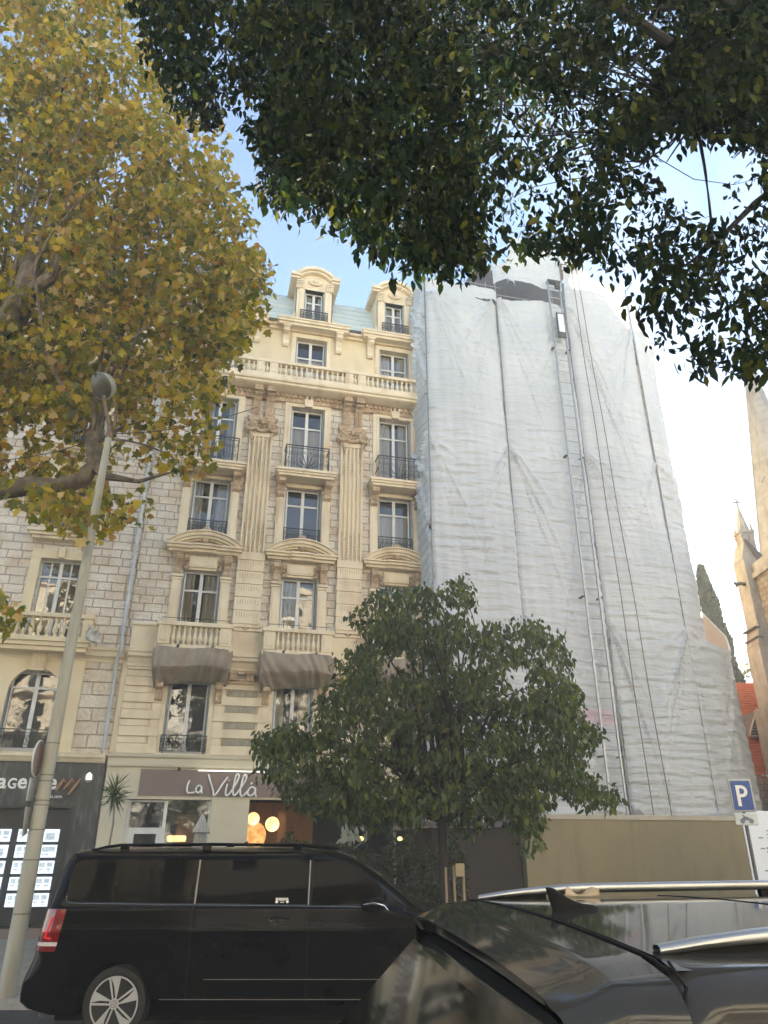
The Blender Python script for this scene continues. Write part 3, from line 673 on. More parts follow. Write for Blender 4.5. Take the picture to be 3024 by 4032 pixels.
    for d in (-1, 1):
        b.box(c+d*0.90-0.16, c+d*0.90+0.16, FY-0.09, FY, 12.0, 14.5); b.box(c+d*0.90-0.09, c+d*0.90+0.09, FY-0.115, FY-0.09, 12.2, 14.3)
        b.box(c+d*0.90-0.20, c+d*0.90+0.20, FY-0.15, FY, 14.5, 14.62)
    b.box(c-1.06, c+1.06, FY-0.13, FY+0.28, 12.18, 12.3); b.box(c-0.72, c+0.72, FY-0.05, FY, 14.72, 14.86)
    b.build('window_surround', M['cream'], AH, bevel=0.012)
    scroll_rail(AH, c-0.71, c+0.71, 12.3, 12.98, FY-0.02, fan=False, cells=8)
    for d in (-1, 1):
        b = MB(); console(b, c+d*0.92, FY-0.02, 14.22, 14.92, 0.28, 0.62); b.build('console', M['oldcream'], AH, bevel=0.008)
    # fourth floor balcony slab with iron railing
    b = MB(); yb = FY-0.80
    b.box(c-1.10, c+1.10, yb+0.10, FY, 14.90, 15.0); b.box(c-1.16, c+1.16, yb+0.04, FY, 15.0, 15.09); b.box(c-1.22, c+1.22, yb-0.02, FY, 15.09, 15.2)
    bal = b.build('balcony', M['cream'], AH, bevel=0.012)
    scroll_rail(bal, c-0.86, c+0.86, 15.2, 16.28, yb+0.12, side=0.62, cells=8)
    window(AH, c-0.70, c+0.70, 15.3, 18.45, FY, trans=0.74, curtain=(1, 2, 1)[i], seed=i+27)
    b = MB(); frame_ring(b, c-0.70, c+0.70, 15.3, 18.45, 0.26, FY-0.07, FY+0.02, False); frame_ring(b, c-0.70, c+0.70, 15.3, 18.45, 0.10, FY-0.10, FY-0.07, False)
    b.prism([(c-0.16, 18.45), (c+0.16, 18.45), (c+0.22, 18.95), (c-0.22, 18.95)], 'y', FY-0.2, FY-0.1)
    b.build('window_surround', M['cream'], AH, bevel=0.012)
    # fifth floor
    window(AH, c-0.68, c+0.68, 19.5, 22.05, FY+0.01, trans=0.66, curtain=2 if i == 1 else 1, seed=i+37)
    b = MB(); frame_ring(b, c-0.68, c+0.68, 19.5, 22.05, 0.2, FY-0.05, FY+0.02, False); b.build('window_surround', M['cream'], AH, bevel=0.01)

# giant fluted pilasters
for p in pils:
    hw = 0.46; nf = 5
    b = MB(); z0, z1 = 11.75, 16.75
    # plan section with concave flutes
    pts = [(p-hw, FY)]; pts.append((p-hw, FY-0.20)); pitch = (2*hw-0.08)/nf
    for k in range(nf):
        a = p-hw+0.04+pitch*k; w = pitch*0.68; a += pitch*0.16
        for q in range(7):
            t = PI*q/6; pts.append((a+w/2-w/2*math.cos(t), FY-0.20+0.10*math.sin(t)))
    pts += [(p+hw, FY-0.20), (p+hw, FY)]
    b.prism(pts, 'z', z0, z1)
    b.box(p-hw-0.04, p+hw+0.04, FY-0.24, FY, 11.45, 11.75); b.box(p-hw, p+hw, FY-0.2, FY, 16.752, 16.95)
    for k in range(nf):   # carved drops in the ends of the flutes
        x = p-hw+0.04+pitch*(k+0.5)
        for q in range(14):
            if q < 9: b.sph((x, FY-0.15, 11.9+q*0.13), 0.04, 5, 4, (0.8, 1, 1.2))
            if q < 10: b.sph((x, FY-0.15, 16.6-q*0.12), 0.04, 5, 4, (0.8, 1, 1.2))
    b.build('pilaster', M['cream'], AH)
    # banded lower stage with incised drips
    b = MB(); b.box(p-0.47, p+0.47, FY-0.16, FY, 8.9, 11.45)
    for k in range(5): b.box(p-0.49, p+0.49, FY-0.20, FY-0.162, 9.02+k*0.5, 9.02+k*0.5+0.46)
    base = b.build('pilaster', M['cream'], AH, bevel=0.012)
    b = MB(); rnd = random.Random(3)
    for k in range(5):
        for q in range(9):
            x = p-0.36+0.09*q; l = rnd.uniform(0.12, 0.22); zt = 9.02+k*0.5+0.40
            b.box(x-0.009, x+0.009, FY-0.204, FY-0.199, zt-l, zt)
    b.build('drip_marks', M['oldcream'], base)
    # ionic capital with garland
    b = MB()
    b.prism([(p-0.52, 17.42), (p+0.52, 17.42), (p+0.62, 17.60), (p-0.62, 17.60)], 'y', FY-0.34, FY)
    b.box(p-0.50, p+0.50, FY-0.30, FY, 17.32, 17.42); b.box(p-0.46, p+0.46, FY-0.24, FY, 16.95, 17.32)
    for d in (-1, 1):
        cx = p+d*0.47
        b.tube([(x, FY-0.32-0.05*(1-q/24), z) for q, (x, z) in enumerate(spiral(cx, 17.13, 0.225, 2.0, PI/2, d, 24))], [0.06-0.035*q/24 for q in range(25)], 6)
        b.lathe([(0.2, 0), (0.2, 0.22)], (cx, FY-0.27, 17.13), 14, axis='y'); b.sph((cx, FY-0.36, 17.13), 0.065, 8, 5)
        for q in range(6): b.sph((p+d*(0.42-0.02*q), FY-0.26, 16.86-q*0.1), 0.07-0.006*q, 6, 4)
    for q in range(9):
        t = q/8; b.sph((p-0.3+0.6*t, FY-0.3, 17.1-0.14*math.sin(PI*t)), 0.075, 6, 5)
    b.sph((p, FY-0.33, 17.36), 0.12, 8, 6); relief(b, p-0.3, p+0.3, 16.98, 17.3, FY-0.26, 9, 14)
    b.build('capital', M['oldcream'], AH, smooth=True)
    # twin fluted consoles up to the cornice
    for d in (-1, 1):
        b = MB(); x = p+d*0.26
        b.box(x-0.17, x+0.17, FY-0.16, FY, 17.62, 18.6)
        for q in range(3): b.box(x-0.125+0.1*q, x-0.075+0.1*q, FY-0.20, FY-0.16, 17.78, 18.5)
        b.box(x-0.19, x+0.19, FY-0.22, FY, 17.6, 17.74); console(b, x, FY-0.1, 18.45, 19.05, 0.32, 0.46)
        b.box(x-0.18, x+0.18, FY-0.62, FY-0.1, 18.72, 18.8)
        for q in range(3): b.sph((x-0.1+0.1*q, FY-0.5, 18.62), 0.06, 6, 4)
        b.build('console', M['oldcream'], AH, bevel=0.006)

# main cornice, soffit coffers and balustrade
b = MB(); b.box(AX0, AX1, FY-0.12, FY, 18.62, 18.80); x = AX0+0.1
while x < AX1-0.15:
    b.box(x, x+0.10, FY-0.20, FY-0.12, 18.80, 18.95); x += 0.19
b.box(AX0, AX1, FY-0.12, FY, 18.80, 18.96); b.build('dentil_band', M['oldcream'], AH)
cornice(AH, AX0, AX1, FY, [(0.30, 18.97), (0.62, 19.02), (0.70, 19.06), (0.70, 19.14), (0.78, 19.17), (0.80, 19.24), (0.74, 19.26), (0.70, 19.30)], 'cornice')
yb = FY-0.66
b = MB(); b.box(AX0, AX1, yb, yb+0.30, 19.30, 19.56); b.box(AX0, AX1, yb-0.03, yb+0.30, 20.08, 20.22); b.box(AX0, AX1, yb+0.3, FY, 19.26, 19.4)
for p in pils+[-2.5]:
    for d in (-1, 1):
        b.box(p+d*0.27-0.17, p+d*0.27+0.17, yb+0.0, yb+0.26, 19.56, 20.08); b.box(p+d*0.27-0.11, p+d*0.27+0.11, yb-0.025, yb, 19.62, 20.02)
par5 = b.build('parapet', M['cream'], AH, bevel=0.01)
xs = [p+0.0 for p in pils+[-2.5]]
for a, c in zip([-2.5]+pils, pils+[8.6]):
    n = 13; x0, x1 = a+0.55, c-0.55
    xs += [x0+(x1-x0)*k/(n-1) for k in range(n) if x0+(x1-x0)*k/(n-1) < AX1-0.1]
balusters(par5, xs, yb+0.13, 19.56, 0.52, 0.9)

# eaves, dormers, zinc mansard
b = MB(); b.box(AX0, AX1, FY-0.14, FY, 22.30, 22.42); b.box(AX0, AX1, FY-0.30, FY+0.2, 22.42, 22.52); b.build('eaves', M['cream'], AH, bevel=0.01)
b = MB(); b.box(AX0, AX1, FY-0.26, FY+0.4, 22.52, 22.74); b.build('gutter', M['slate'], AH, bevel=0.03)
b = MB(); b.prism([(FY+0.1, 22.6), (FY+1.3, 25.35), (FY+3.2, 25.9), (FY+3.2, 22.6)], 'x', AX0, AX1)
roof = b.build('roof', M['zinc'], AH)
b = MB()
for k in range(7):
    t = (k+1)/7; b.tube([(AX0, FY+0.1+1.2*t-0.01, 22.6+2.75*t), (AX1, FY+0.1+1.2*t-0.01, 22.6+2.75*t)], 0.022, 4)
for k in range(14):
    x = AX0+0.4+k*0.78; b.tube([(x, FY+0.09, 22.6), (x, FY+1.29, 25.35)], 0.012, 4)
b.build('zinc_seam', M['zinc'], roof)
for i, c in enumerate(cols):
    c = c+0.02; yd = FY-0.05
    b = MB()
    for pr_ in ((0.5, 22.33, 22.45, 1.52), (0.58, 22.45, 22.57, 1.58), (0.62, 22.57, 22.66, 1.60)):
        b.box(c-pr_[3], c+pr_[3], FY-pr_[0], FY+0.3, pr_[1], pr_[2])
    for d in (-1, 1):
        console(b, c+d*1.16, FY-0.01, 21.45, 22.33, 0.26, 0.46)
        b.box(c+d*1.16-0.17, c+d*1.16+0.17, FY-0.5, FY, 22.22, 22.32)
    b.build('eaves', M['cream'], AH, bevel=0.012)
    b = MB(); wall(b, c-0.84, c+0.84, 22.66, 25.35, yd, [(c-0.46, c+0.46, 23.05, 24.75)], 0.3)
    b.prism([(yd, 22.66), (yd, 25.35), (FY+2.4, 25.35), (FY+2.4, 22.66)], 'x', c-0.84, c-0.80); b.prism([(yd, 22.66), (yd, 25.35), (FY+2.4, 25.35), (FY+2.4, 22.66)], 'x', c+0.80, c+0.84)
    arc = arc_pts(c, 24.78, 0.98, R(36), R(144), 16)
    b.prism([(c-0.80, 25.30), (c+0.80, 25.30)]+arc, 'y', yd+0.002, FY+2.4)
    dm = b.build('dormer', M['cream'], AH, recalc=False)
    b = MB()   # shoulders, arched hood, sill, side scrolls
    o_ = arc_pts(c, 24.78, 1.12, R(37), R(143), 18); i_ = arc_pts(c, 24.78, 0.96, R(37), R(143), 18)[::-1]
    b.prism(o_+i_, 'y', yd-0.34, FY+2.3)
    o_ = arc_pts(c, 24.78, 0.96, R(37), R(143), 18); i_ = arc_pts(c, 24.78, 0.86, R(37), R(143), 18)[::-1]
    b.prism(o_+i_, 'y', yd-0.22, yd+0.2)
    for d in (-1, 1):
        x0, x1 = sorted((c+d*0.72, c+d*1.12)); b.box(x0, x1, yd-0.34, FY+2.2, 25.26, 25.44); b.box(min(x0, x1), max(x0, x1)-0.0, yd-0.24, yd+0.5, 25.16, 25.26)
        xs_ = c+d*0.68; b.box(xs_-0.17, xs_+0.17, yd-0.12, yd, 24.75, 25.16)
        for q in range(4): b.box(xs_-0.17, xs_+0.17, yd-0.15-0.015*q, yd-0.12, 24.8+q*0.09, 24.86+q*0.09)
        b.prism([(c+d*0.84, 22.66), (c+d*1.26, 22.66), (c+d*1.28, 22.86), (c+d*1.16, 23.0), (c+d*1.0, 22.96), (c+d*0.92, 23.2), (c+d*0.84, 23.5)], 'y', yd-0.02, yd+0.22)
        b.box(c+d*0.58-0.1, c+d*0.58+0.1, yd-0.05, yd, 23.0, 24.8)
    b.sph((c, yd-0.06, 25.2), 0.26, 12, 8, (1.3, 0.35, 0.75)); b.sph((c, yd-0.13, 25.2), 0.13, 10, 7, (1.2, 0.6, 0.9))
    b.box(c-0.82, c+0.82, yd-0.22, yd, 22.84, 22.95); b.box(c-0.74, c+0.74, yd-0.15, yd, 22.72, 22.84); b.box(c-0.46, c+0.46, yd-0.03, yd+0.3, 24.75, 24.82)
    b.build('hood', M['cream'], dm, bevel=0.01)
    window(AH, c-0.46, c+0.46, 23.0, 24.75, yd, trans=0.7, curtain=1, shutters=True, seed=60+i)
    scroll_rail(AH, c-0.62, c+0.62, 22.97, 23.48, yd-0.14, fan=False, cells=10)

# ================================================================ protective nets under the balconies
def net(c, seed, label):
    t = MB(); yb = FY-0.72; rnd = random.Random(seed); ph = rnd.uniform(0, 6)
    def fn(u, v):
        x = c-1.30+2.6*u
        z = 7.90-v*1.12+0.03*math.sin(u*9+ph)*(1-v)
        sag = 0.10*math.sin(PI*v)*1.0
        fold = 0.055*math.sin(u*21+4*math.sin(u*5+ph)+v*4.5*(1 if seed % 2 else -1.6))+0.045*math.sin(u*43+ph+2.5*math.sin(u*9)+v*5*(1 if seed % 2 else -2.4))+0.05*math.sin(u*11+ph+3*v)
        yy = yb-0.10-sag+fold*(0.4+v)+max(0, v-0.6)*1.6
        e = abs(u-0.5)*2
        return (x-(u-0.5)*0.30*v*v, yy+0.10*max(0, e-0.85)/0.15, z-0.10*v*math.sin(u*5+ph)*0.8)
    t.grid(fn, 110, 22)
    def side(d):
        def g(u, v):
            p = fn(0.0 if d < 0 else 1.0, v); return (p[0]+0.03*math.sin(u*9+v*6), p[1]+(FY-0.05-p[1])*u, p[2]+0.02*math.sin(u*14)-0.08*u*v)
        return g
    t.grid(side(-1), 8, 12); t.grid(side(1), 8, 12)
    o = t.build('protective_net', M['net'], smooth=True, loc=(c, FY-0.8, 6.8))
    sm = o.modifiers.new('thickness', 'SOLIDIFY'); sm.thickness = 0.012
    tag(o, label, 'netting', 'protective nets hung under the stone balconies')
    k = MB()
    for u in (0.3, 0.74): k.sph((c-1.3+2.6*u, yb-0.09, 7.93), 0.045, 7, 5, (1, 0.8, 1.2)); k.tube([(c-1.3+2.6*u, yb-0.09, 7.9), (c-1.26+2.6*u, yb-0.16, 7.99)], 0.018, 5)
    ko = k.build('tie_knot', M['iron'], o)
net(cols[0], 3, 'brown grey net hanging in upright folds under the balcony nearest the downpipe')
net(cols[1], 4, 'brown grey net with slanting creases under the middle balcony, partly behind the street tree')
net(cols[2], 5, 'brown grey net under the balcony beside the white scaffold sheeting, mostly behind the street tree')
# ================================================================ the stone block house on the left
LH = thing('stone_house', (-9.0, FY, -1.2), 'pale split stone house with yellow window surrounds over a dark marble shop, at the left', 'apartment building')
LX0, LX1 = -24.0, -2.82
lc = [-5.35, -9.35, -13.35, -17.35, -21.35]
ops = []
for c in lc: ops += [(c-0.66, c+0.66, 7.98, 10.95), (c-0.66, c+0.66, 11.95, 14.5), (c-0.66, c+0.66, 15.45, 18.1)]
b = MB(); wall(b, LX0, LX1, 7.9, 19.2, FY, ops); b.build('wall', M['stone2'], LH, recalc=False)
ops = [(c-0.88, c+0.80, 4.52, 7.02) for c in lc]
b = MB(); wall(b, LX0, LX1, 4.4, 7.9, FY, ops); b.build('wall', M['stone3'], LH, recalc=False)
b = MB(); wall(b, LX0, LX1, 19.2, 22.4, FY, [(c-0.6, c+0.6, 19.5, 21.8) for c in lc]); b.build('wall', M['stucco'], LH, recalc=False)
b = MB(); b.box(LX0, LX1, FY+3.2, FY+9, -1.5, 22.4); b.build('rear_block', M['stucco'], LH)
b = MB(); b.prism([(FY-0.1, 22.4), (FY+1.3, 24.8), (FY+3.2, 25.3), (FY+3.2, 22.4)], 'x', LX0, LX1); b.build('roof', M['zinc'], LH)
cornice(LH, LX0, LX1, FY, [(0.2, 22.2), (0.5, 22.3), (0.6, 22.5), (0.55, 22.6)], 'eaves')
cornice(LH, LX0, LX1-0.0, FY, [(0.25, 18.9), (0.6, 19.0), (0.75, 19.2), (0.7, 19.3)], 'cornice')
cornice(LH, LX0, LX1+0.02, FY, [(0.05, 7.42), (0.08, 7.5), (0.14, 7.56), (0.2, 7.6), (0.2, 7.76), (0.26, 7.8), (0.26, 7.88), (0.1, 7.92)], 'cornice')
cornice(LH, LX0, LX1-0.06, FY, [(0.12, 4.2), (0.16, 4.24), (0.2, 4.3), (0.26, 4.36), (0.26, 4.44), (0.12, 4.48)], 'string_course')
b = MB(); wall(b, LX0, LX1-0.02, -1.5, 4.2, FY-0.03, [(-8.6, -3.62, -0.3, 2.90), (-14.5, -9.6, -0.3, 2.9)], 0.4); b.build('shopfront', M['marble'], LH, recalc=False)
b = MB(); b.box(-8.6, -3.62, FY+0.30, FY+0.36, -0.3, 2.9); b.build('display_back', M['black'], LH)
b = MB(); b.box(-8.62, -3.60, FY-0.05, FY+0.28, 2.86, 2.93); b.box(-3.68, -3.60, FY-0.05, FY+0.28, -0.3, 2.86); b.box(-6.62, -6.5, FY-0.02, FY+0.1, -0.3, 2.86); b.box(-8.62, -3.6, FY-0.06, FY+0.2, -0.36, -0.28)
b.build('window_frame', M['black'], LH)
b = MB(); b.box(LX0, LX1-0.02, FY-0.10, FY-0.03, -1.5, -0.36); b.build('plinth', M['mauve'], LH)
for i, c in enumerate(lc):
    # arched first floor opening
    f = window(LH, c-0.88, c+0.80, 4.52, 7.02, FY, trans=0.80, curtain=0, shutters=True, seed=90+i)
    cc = c-0.04
    b = MB(); ao = arc_pts(cc, 6.34, 1.06, 0, PI, 22); ai = arc_pts(cc, 6.34, 0.78, 0, PI, 22)[::-1]
    b.prism([(cc+1.06, 4.5)]+ao+[(cc-1.06, 4.5), (cc-0.82, 4.5)]+ai+[(cc+0.78, 4.5)], 'y', FY-0.08, FY+0.03)
    out = [(cc+1.42, 4.5), (cc+1.42, 7.86), (cc-1.42, 7.86), (cc-1.42, 4.5), (cc-0.84, 4.5)]+arc_pts(cc, 6.34, 0.8, PI, 0, 22)+[(cc+0.80, 4.5)]
    b.prism(out, 'y', FY-0.05, FY+0.22)
    b.prism([(cc-0.15, 7.04), (cc+0.15, 7.04), (cc+0.24, 7.6), (cc-0.24, 7.6)], 'y', FY-0.26, FY-0.05)
    for q in range(3): b.box(cc-0.11+q*0.09, cc-0.07+q*0.09, FY-0.29, FY-0.26, 7.1, 7.52)
    b.box(cc-0.21, cc+0.21, FY-0.30, FY-0.05, 7.0, 7.08); b.build('window_surround', M['stucco'], LH)
    scroll_rail(LH, c-0.86, c+0.78, 4.56, 5.18, FY-0.1, fan=False, cells=10)
    # stone balcony
    yb = FY-0.80; w = 1.52
    b = MB(); b.box(c-w, c+w, yb, FY, 7.86, 8.02); b.box(c-w+0.05, c+w-0.05, yb+0.07, FY, 7.72, 7.86); b.box(c-w+0.12, c+w-0.12, yb+0.16, FY, 7.58, 7.72)
    bal = b.build('balcony', M['stucco'], LH, bevel=0.015)
    b = MB(); b.box(c-w-0.02, c+w+0.02, yb-0.03, yb+0.26, 8.66, 8.80)
    for d in (-1, 1):
        b.box(c+d*(w-0.17)-0.15, c+d*(w-0.17)+0.15, yb+0.02, yb+0.24, 8.02, 8.66); b.box(c+d*(w-0.1)-0.09, c+d*(w-0.1)+0.09, yb+0.26, FY, 8.66, 8.8); b.box(c+d*(w-0.1)-0.05, c+d*(w-0.1)+0.05, yb+0.26, FY, 8.02, 8.64)
    b.build('coping', M['stucco'], bal, bevel=0.012)
    if i < 3: balusters(bal, [c-1.08+2.16*k/9 for k in range(10)], yb+0.13, 8.02, 0.64, 0.95, 'stucco')
    # windows above with yellow surrounds
    window(LH, c-0.66, c+0.66, 7.98, 10.95, FY, trans=0.8, curtain=0, shutters=False, bars=0, seed=100+i, closed=True)
    for (z0, z1, sill) in ((7.98, 10.95, False), (11.95, 14.5, True), (15.45, 18.1, True)):
        b = MB(); frame_ring(b, c-0.66, c+0.66, z0, z1, 0.32, FY-0.06, FY+0.02, False)
        b.box(c-0.1, c+0.1, FY-0.16, FY-0.06, z1+0.02, z1+0.4); b.build('window_surround', M['stucco'], LH, bevel=0.01)
        if sill:
            b = MB(); b.box(c-1.22, c+1.22, FY-0.5, FY, z0-0.16, z0-0.04); b.box(c-1.14, c+1.14, FY-0.42, FY, z0-0.26, z0-0.16); b.box(c-1.05, c+1.05, FY-0.32, FY, z0-0.36, z0-0.26); b.build('sill', M['cream'], LH, bevel=0.01)
            window(LH, c-0.66, c+0.66, z0, z1, FY, trans=0.74, curtain=1, seed=110+i+int(z0))
            scroll_rail(LH, c-0.68, c+0.68, z0, z0+0.7, FY-0.3, fan=False, cells=8)
    window(LH, c-0.6, c+0.6, 19.5, 21.8, FY, trans=0.7, curtain=1, seed=130+i)
# downpipe at the party wall
b = MB(); b.tube([(-2.98, FY-0.11, 4.6), (-2.98, FY-0.11, 7.5), (-2.90, FY-0.32, 7.7), (-2.88, FY-0.34, 7.95), (-2.93, FY-0.1, 8.3), (-2.93, FY-0.1, 22.2)], 0.058, 10)
for z in (5.6, 6.9, 9.4, 11.2, 13.3, 15.6): b.lathe([(0.07, 0), (0.07, 0.06)], (-2.95, FY-0.10, z), 10)
b.build('downpipe', M['pipe'], LH, smooth=True)
# rolled cover left on the end of the balcony
b = MB(); rnd = random.Random(5)
b.grid(lambda u, v: (-3.98+0.42*u+0.05*math.sin(v*9), FY-0.95+0.12*math.sin(v*PI)+0.04*math.sin(u*12), 8.02+0.42*v-0.22*u+0.04*math.sin(u*10+v*7)), 14, 14)
b.grid(lambda u, v: (-4.02+0.42*u, FY-0.80+0.1*v, 8.0+0.40*v-0.18*u), 6, 6)
o = b.build('folded_cover', [M['curtain']], smooth=True); sm = o.modifiers.new('t', 'SOLIDIFY'); sm.thickness = 0.03
tag(o, 'pale folded cover on the end of the stone balcony behind the lamp column', 'cover')

# agency lettering and lit sheets
AG = thing('shop_sign', (-4.8, FY-0.06, 3.45), 'white agence letters with a brushed copper m on the dark marble shopfront', 'shop sign')
yl = FY-0.06
for ch, x0, x1 in (('a', -5.90, -5.64), ('G', -5.60, -5.36), ('e', -5.32, -5.06), ('n', -5.00, -4.77), ('c', -4.72, -4.49), ('e', -4.45, -4.20)):
    fit_text('letter', ch, x0, x1, 3.40, 3.71, yl, M['gloss_white'], AG, 0.03, 0.022)
b = MB()
for k, (x0, z0, x1, z1, w) in enumerate(((-4.19, 3.36, -4.00, 3.71, 0.052), (-4.00, 3.71, -3.95, 3.60, 0.03), (-3.97, 3.40, -3.76, 3.71, 0.052), (-3.76, 3.71, -3.71, 3.60, 0.03), (-3.80, 3.24, -3.52, 3.72, 0.052))):
    b.tube([(x0, yl-0.02, z0), ((x0+x1)/2+0.01, yl-0.035, (z0+z1)/2), (x1, yl-0.02, z1)], [w*0.7, w, w*0.6], 6)
b.build('brush_letter', M['bronze'], AG, smooth=True)
b = MB(); b.box(-4.95, -3.86, yl-0.03, yl+0.03, 3.10, 3.26)
SG = b.build('small_sign', M['black']); tag(SG, 'small black immobilier plate under the agence letters', 'sign')
for v in SG.data.vertices: v.co -= Vector((-4.4, yl, 3.18))
SG.location = (-4.4, yl, 3.18); SG['localframe'] = 1
fit_text('letters', 'IMMOBILIER', -0.47, 0.44, -0.03, 0.04, -0.036, M['gloss_white'], SG, 0.004, 0.01)
del SG['localframe']
WL = thing('wall_lamp', (-3.28, FY-0.1, 3.78), 'small white lit bulkhead lamp with a round base on the dark marble', 'wall lamp')
b = MB(); b.lathe([(0.15, 0), (0.15, 0.03), (0.11, 0.05)], (-3.28, FY-0.09, 3.76), 16, axis='y'); b.tube([(-3.3, FY-0.05, 3.64), (-3.5, FY-0.05, 3.35), (-3.66, FY-0.05, 3.14)], 0.008, 4); b.build('base', M['band'], WL)
b = MB(); b.box(-3.36, -3.2, FY-0.16, FY-0.07, 3.70, 3.84); b.prism([(-3.36, 3.84), (-3.2, 3.84), (-3.28, 3.92)], 'y', FY-0.16, FY-0.07); b.build('lamp_glass', M['wallamp'], WL, bevel=0.01)

names = {0: 'right column nearest the marble pier', 1: 'middle column partly behind the lamp column', 2: 'left column at the photo edge'}
rowsn = ['top row', 'second row', 'third row', 'fourth row', 'bottom row']
for ci, (x0, x1) in enumerate(((-4.36, -3.90), (-5.07, -4.66), (-5.75, -5.27))):
    for ri in range(5):
        z1 = 2.27-ri*0.435; z0 = z1-0.35
        b = MB(); b.box(x0, x1, FY+0.10, FY+0.125, z0, z1, 0)
        rnd = random.Random(ri*7+ci)
        w = (x1-x0)
        lay = rnd.choice((2, 2, 1, 0))
        if lay == 1: b.box(x0+0.05, x1-0.05, FY+0.096, FY+0.10, z0+0.16, z1-0.05, 1); b.box(x0+0.05, x0+0.25, FY+0.096, FY+0.10, z0+0.07, z0+0.11, 1)
        if lay == 0: b.box(x0+0.08, x1-0.12, FY+0.096, FY+0.10, z0+0.05, z1-0.10, 1)
        for q in range(2 if lay == 2 else 0):
            a = x0+0.05+q*(w/2-0.02); b.box(a, a+w/2-0.08, FY+0.096, FY+0.10, z0+0.18, z1-0.05, 1)
            b.box(a+0.01, a+w/2-0.09-rnd.uniform(0, 0.05), FY+0.096, FY+0.10, z0+0.10, z0+0.14, 1)
            if rnd.random() < 0.5: b.box(a+0.01, a+w/2-0.12, FY+0.096, FY+0.10, z0+0.05, z0+0.075, 1)
        o = b.build('listing_panel', [M['lit'], M['litpic']]); org = Vector(((x0+x1)/2, FY+0.11, z0))
        for v in o.data.vertices: v.co -= org
        o.location = org
        tag(o, 'backlit listing sheet, %s, %s' % (rowsn[ri], names[ci]), 'listing sheet', 'backlit listing sheets in the agency window')

# restaurant sign
SB = thing('shop_sign', (0.1, FY-0.04, 3.65), 'mauve brown fascia board with white handwritten La Villa lettering', 'shop sign')
b = MB(); b.box(-1.74, 5.6, FY-0.035, FY-0.002, 3.26, 4.06); b.build('board', M['mauve'], SB)
ys = FY-0.075
def strokes(mb, sl, r):
    for s_ in sl:
        # smooth the stroke (Catmull-Rom)
        P = [s_[0]]+list(s_)+[s_[-1]]; out = []
        for i in range(1, len(P)-2):
            for k in range(5):
                t = k/5; q = []
                for a in (0, 1):
                    p0, p1, p2, p3 = P[i-1][a], P[i][a], P[i+1][a], P[i+2][a]
                    q.append(0.5*(2*p1+(p2-p0)*t+(2*p0-5*p1+4*p2-p3)*t*t+(3*p1-p0-3*p2+p3)*t**3))
                out.append((q[0], ys, q[1]))
        out.append((P[-1][0], ys, P[-1][1]))
        mb.tube(out, r, 6)
def zz7(x, y):   # letter shapes are drawn on the board's own grid (118 units to the metre)
    return (-0.26+(x-395)/174.0*0.955, 3.73-(y-1285)/187.0+0.0)
b = MB(); L_ = []
for s_ in ([(408, 1283), (398, 1310), (397, 1340), (405, 1354), (430, 1354), (443, 1350)], [(478, 1318), (462, 1312), (450, 1325), (450, 1345), (463, 1353), (478, 1340), (480, 1318), (481, 1345), (486, 1357)],
           [(512, 1247), (528, 1290), (548, 1340), (555, 1368), (575, 1345), (600, 1300), (622, 1268), (630, 1262)], [(628, 1300), (622, 1330), (622, 1360), (634, 1366), (648, 1350)], [(634, 1276), (635, 1280)],
           [(648, 1350), (672, 1310), (692, 1262), (688, 1243), (676, 1248), (668, 1290), (663, 1340), (672, 1366), (690, 1350)], [(690, 1350), (716, 1310), (736, 1268), (733, 1246), (722, 1250), (712, 1290), (706, 1340), (716, 1370), (732, 1360), (748, 1340)],
           [(792, 1322), (772, 1316), (754, 1332), (752, 1356), (768, 1366), (788, 1350), (795, 1322), (796, 1350), (803, 1372)], [(765, 1300), (775, 1290)]):
    L_.append([zz7(*p) for p in s_])
strokes(b, L_, 0.032); b.build('letters', M['gloss_white'], SB, smooth=True)
b = MB(); b.box(-0.6, -0.52, FY-0.14, FY-0.04, 4.02, 4.12); b.build('spot_bracket', M['iron'], SB)
b = MB(); b.box(0.05, 5.5, FY-0.22, FY-0.17, 4.02, 4.05); TL = b.build('tube_light', M['tube'])
for v in TL.data.vertices: v.co -= Vector((2.5, FY-0.2, 4.03))
TL.location = (2.5, FY-0.2, 4.03); tag(TL, 'thin white light tube running along the top of the mauve sign board', 'strip light')

def globe(x, z, r, y, label, m='globe'):
    t = thing('pendant_lamp', (x, y, z-r), label, 'pendant lamp', 'amber lamps in the restaurant opening')
    b = MB(); b.sph((x, y, z), r, 18, 12); b.build('lamp_shade', M[m], t, smooth=True)
    b = MB(); b.tube([(x, y, z+r), (x, y, 3.4)], 0.012, 4); b.build('cord', M['iron'], t)
globe(1.98, 2.62, 0.20, FY+0.5, 'small bright amber glass globe at the upper edge of the restaurant opening')
globe(2.02, 2.12, 0.44, FY+0.8, 'largest amber lamp, dim woven shade with sparks of light, below the small globes', 'globebig')
globe(2.62, 2.46, 0.23, FY+0.55, 'bright amber glass globe nearest the street tree, right of the big woven lamp')
b = MB(); b.lathe([(0.28, 0), (0.30, 0.06), (0.30, 0.16), (0.27, 0.18)], (-0.42, FY+0.7, 1.93), 18)
o = b.build('chandelier', M['globe'], smooth=True)
for v in o.data.vertices: v.co -= Vector((-0.42, FY+0.7, 1.93))
o.location = (-0.42, FY+0.7, 1.93); tag(o, 'flat round amber chandelier seen through the restaurant window beside the parasol', 'chandelier')

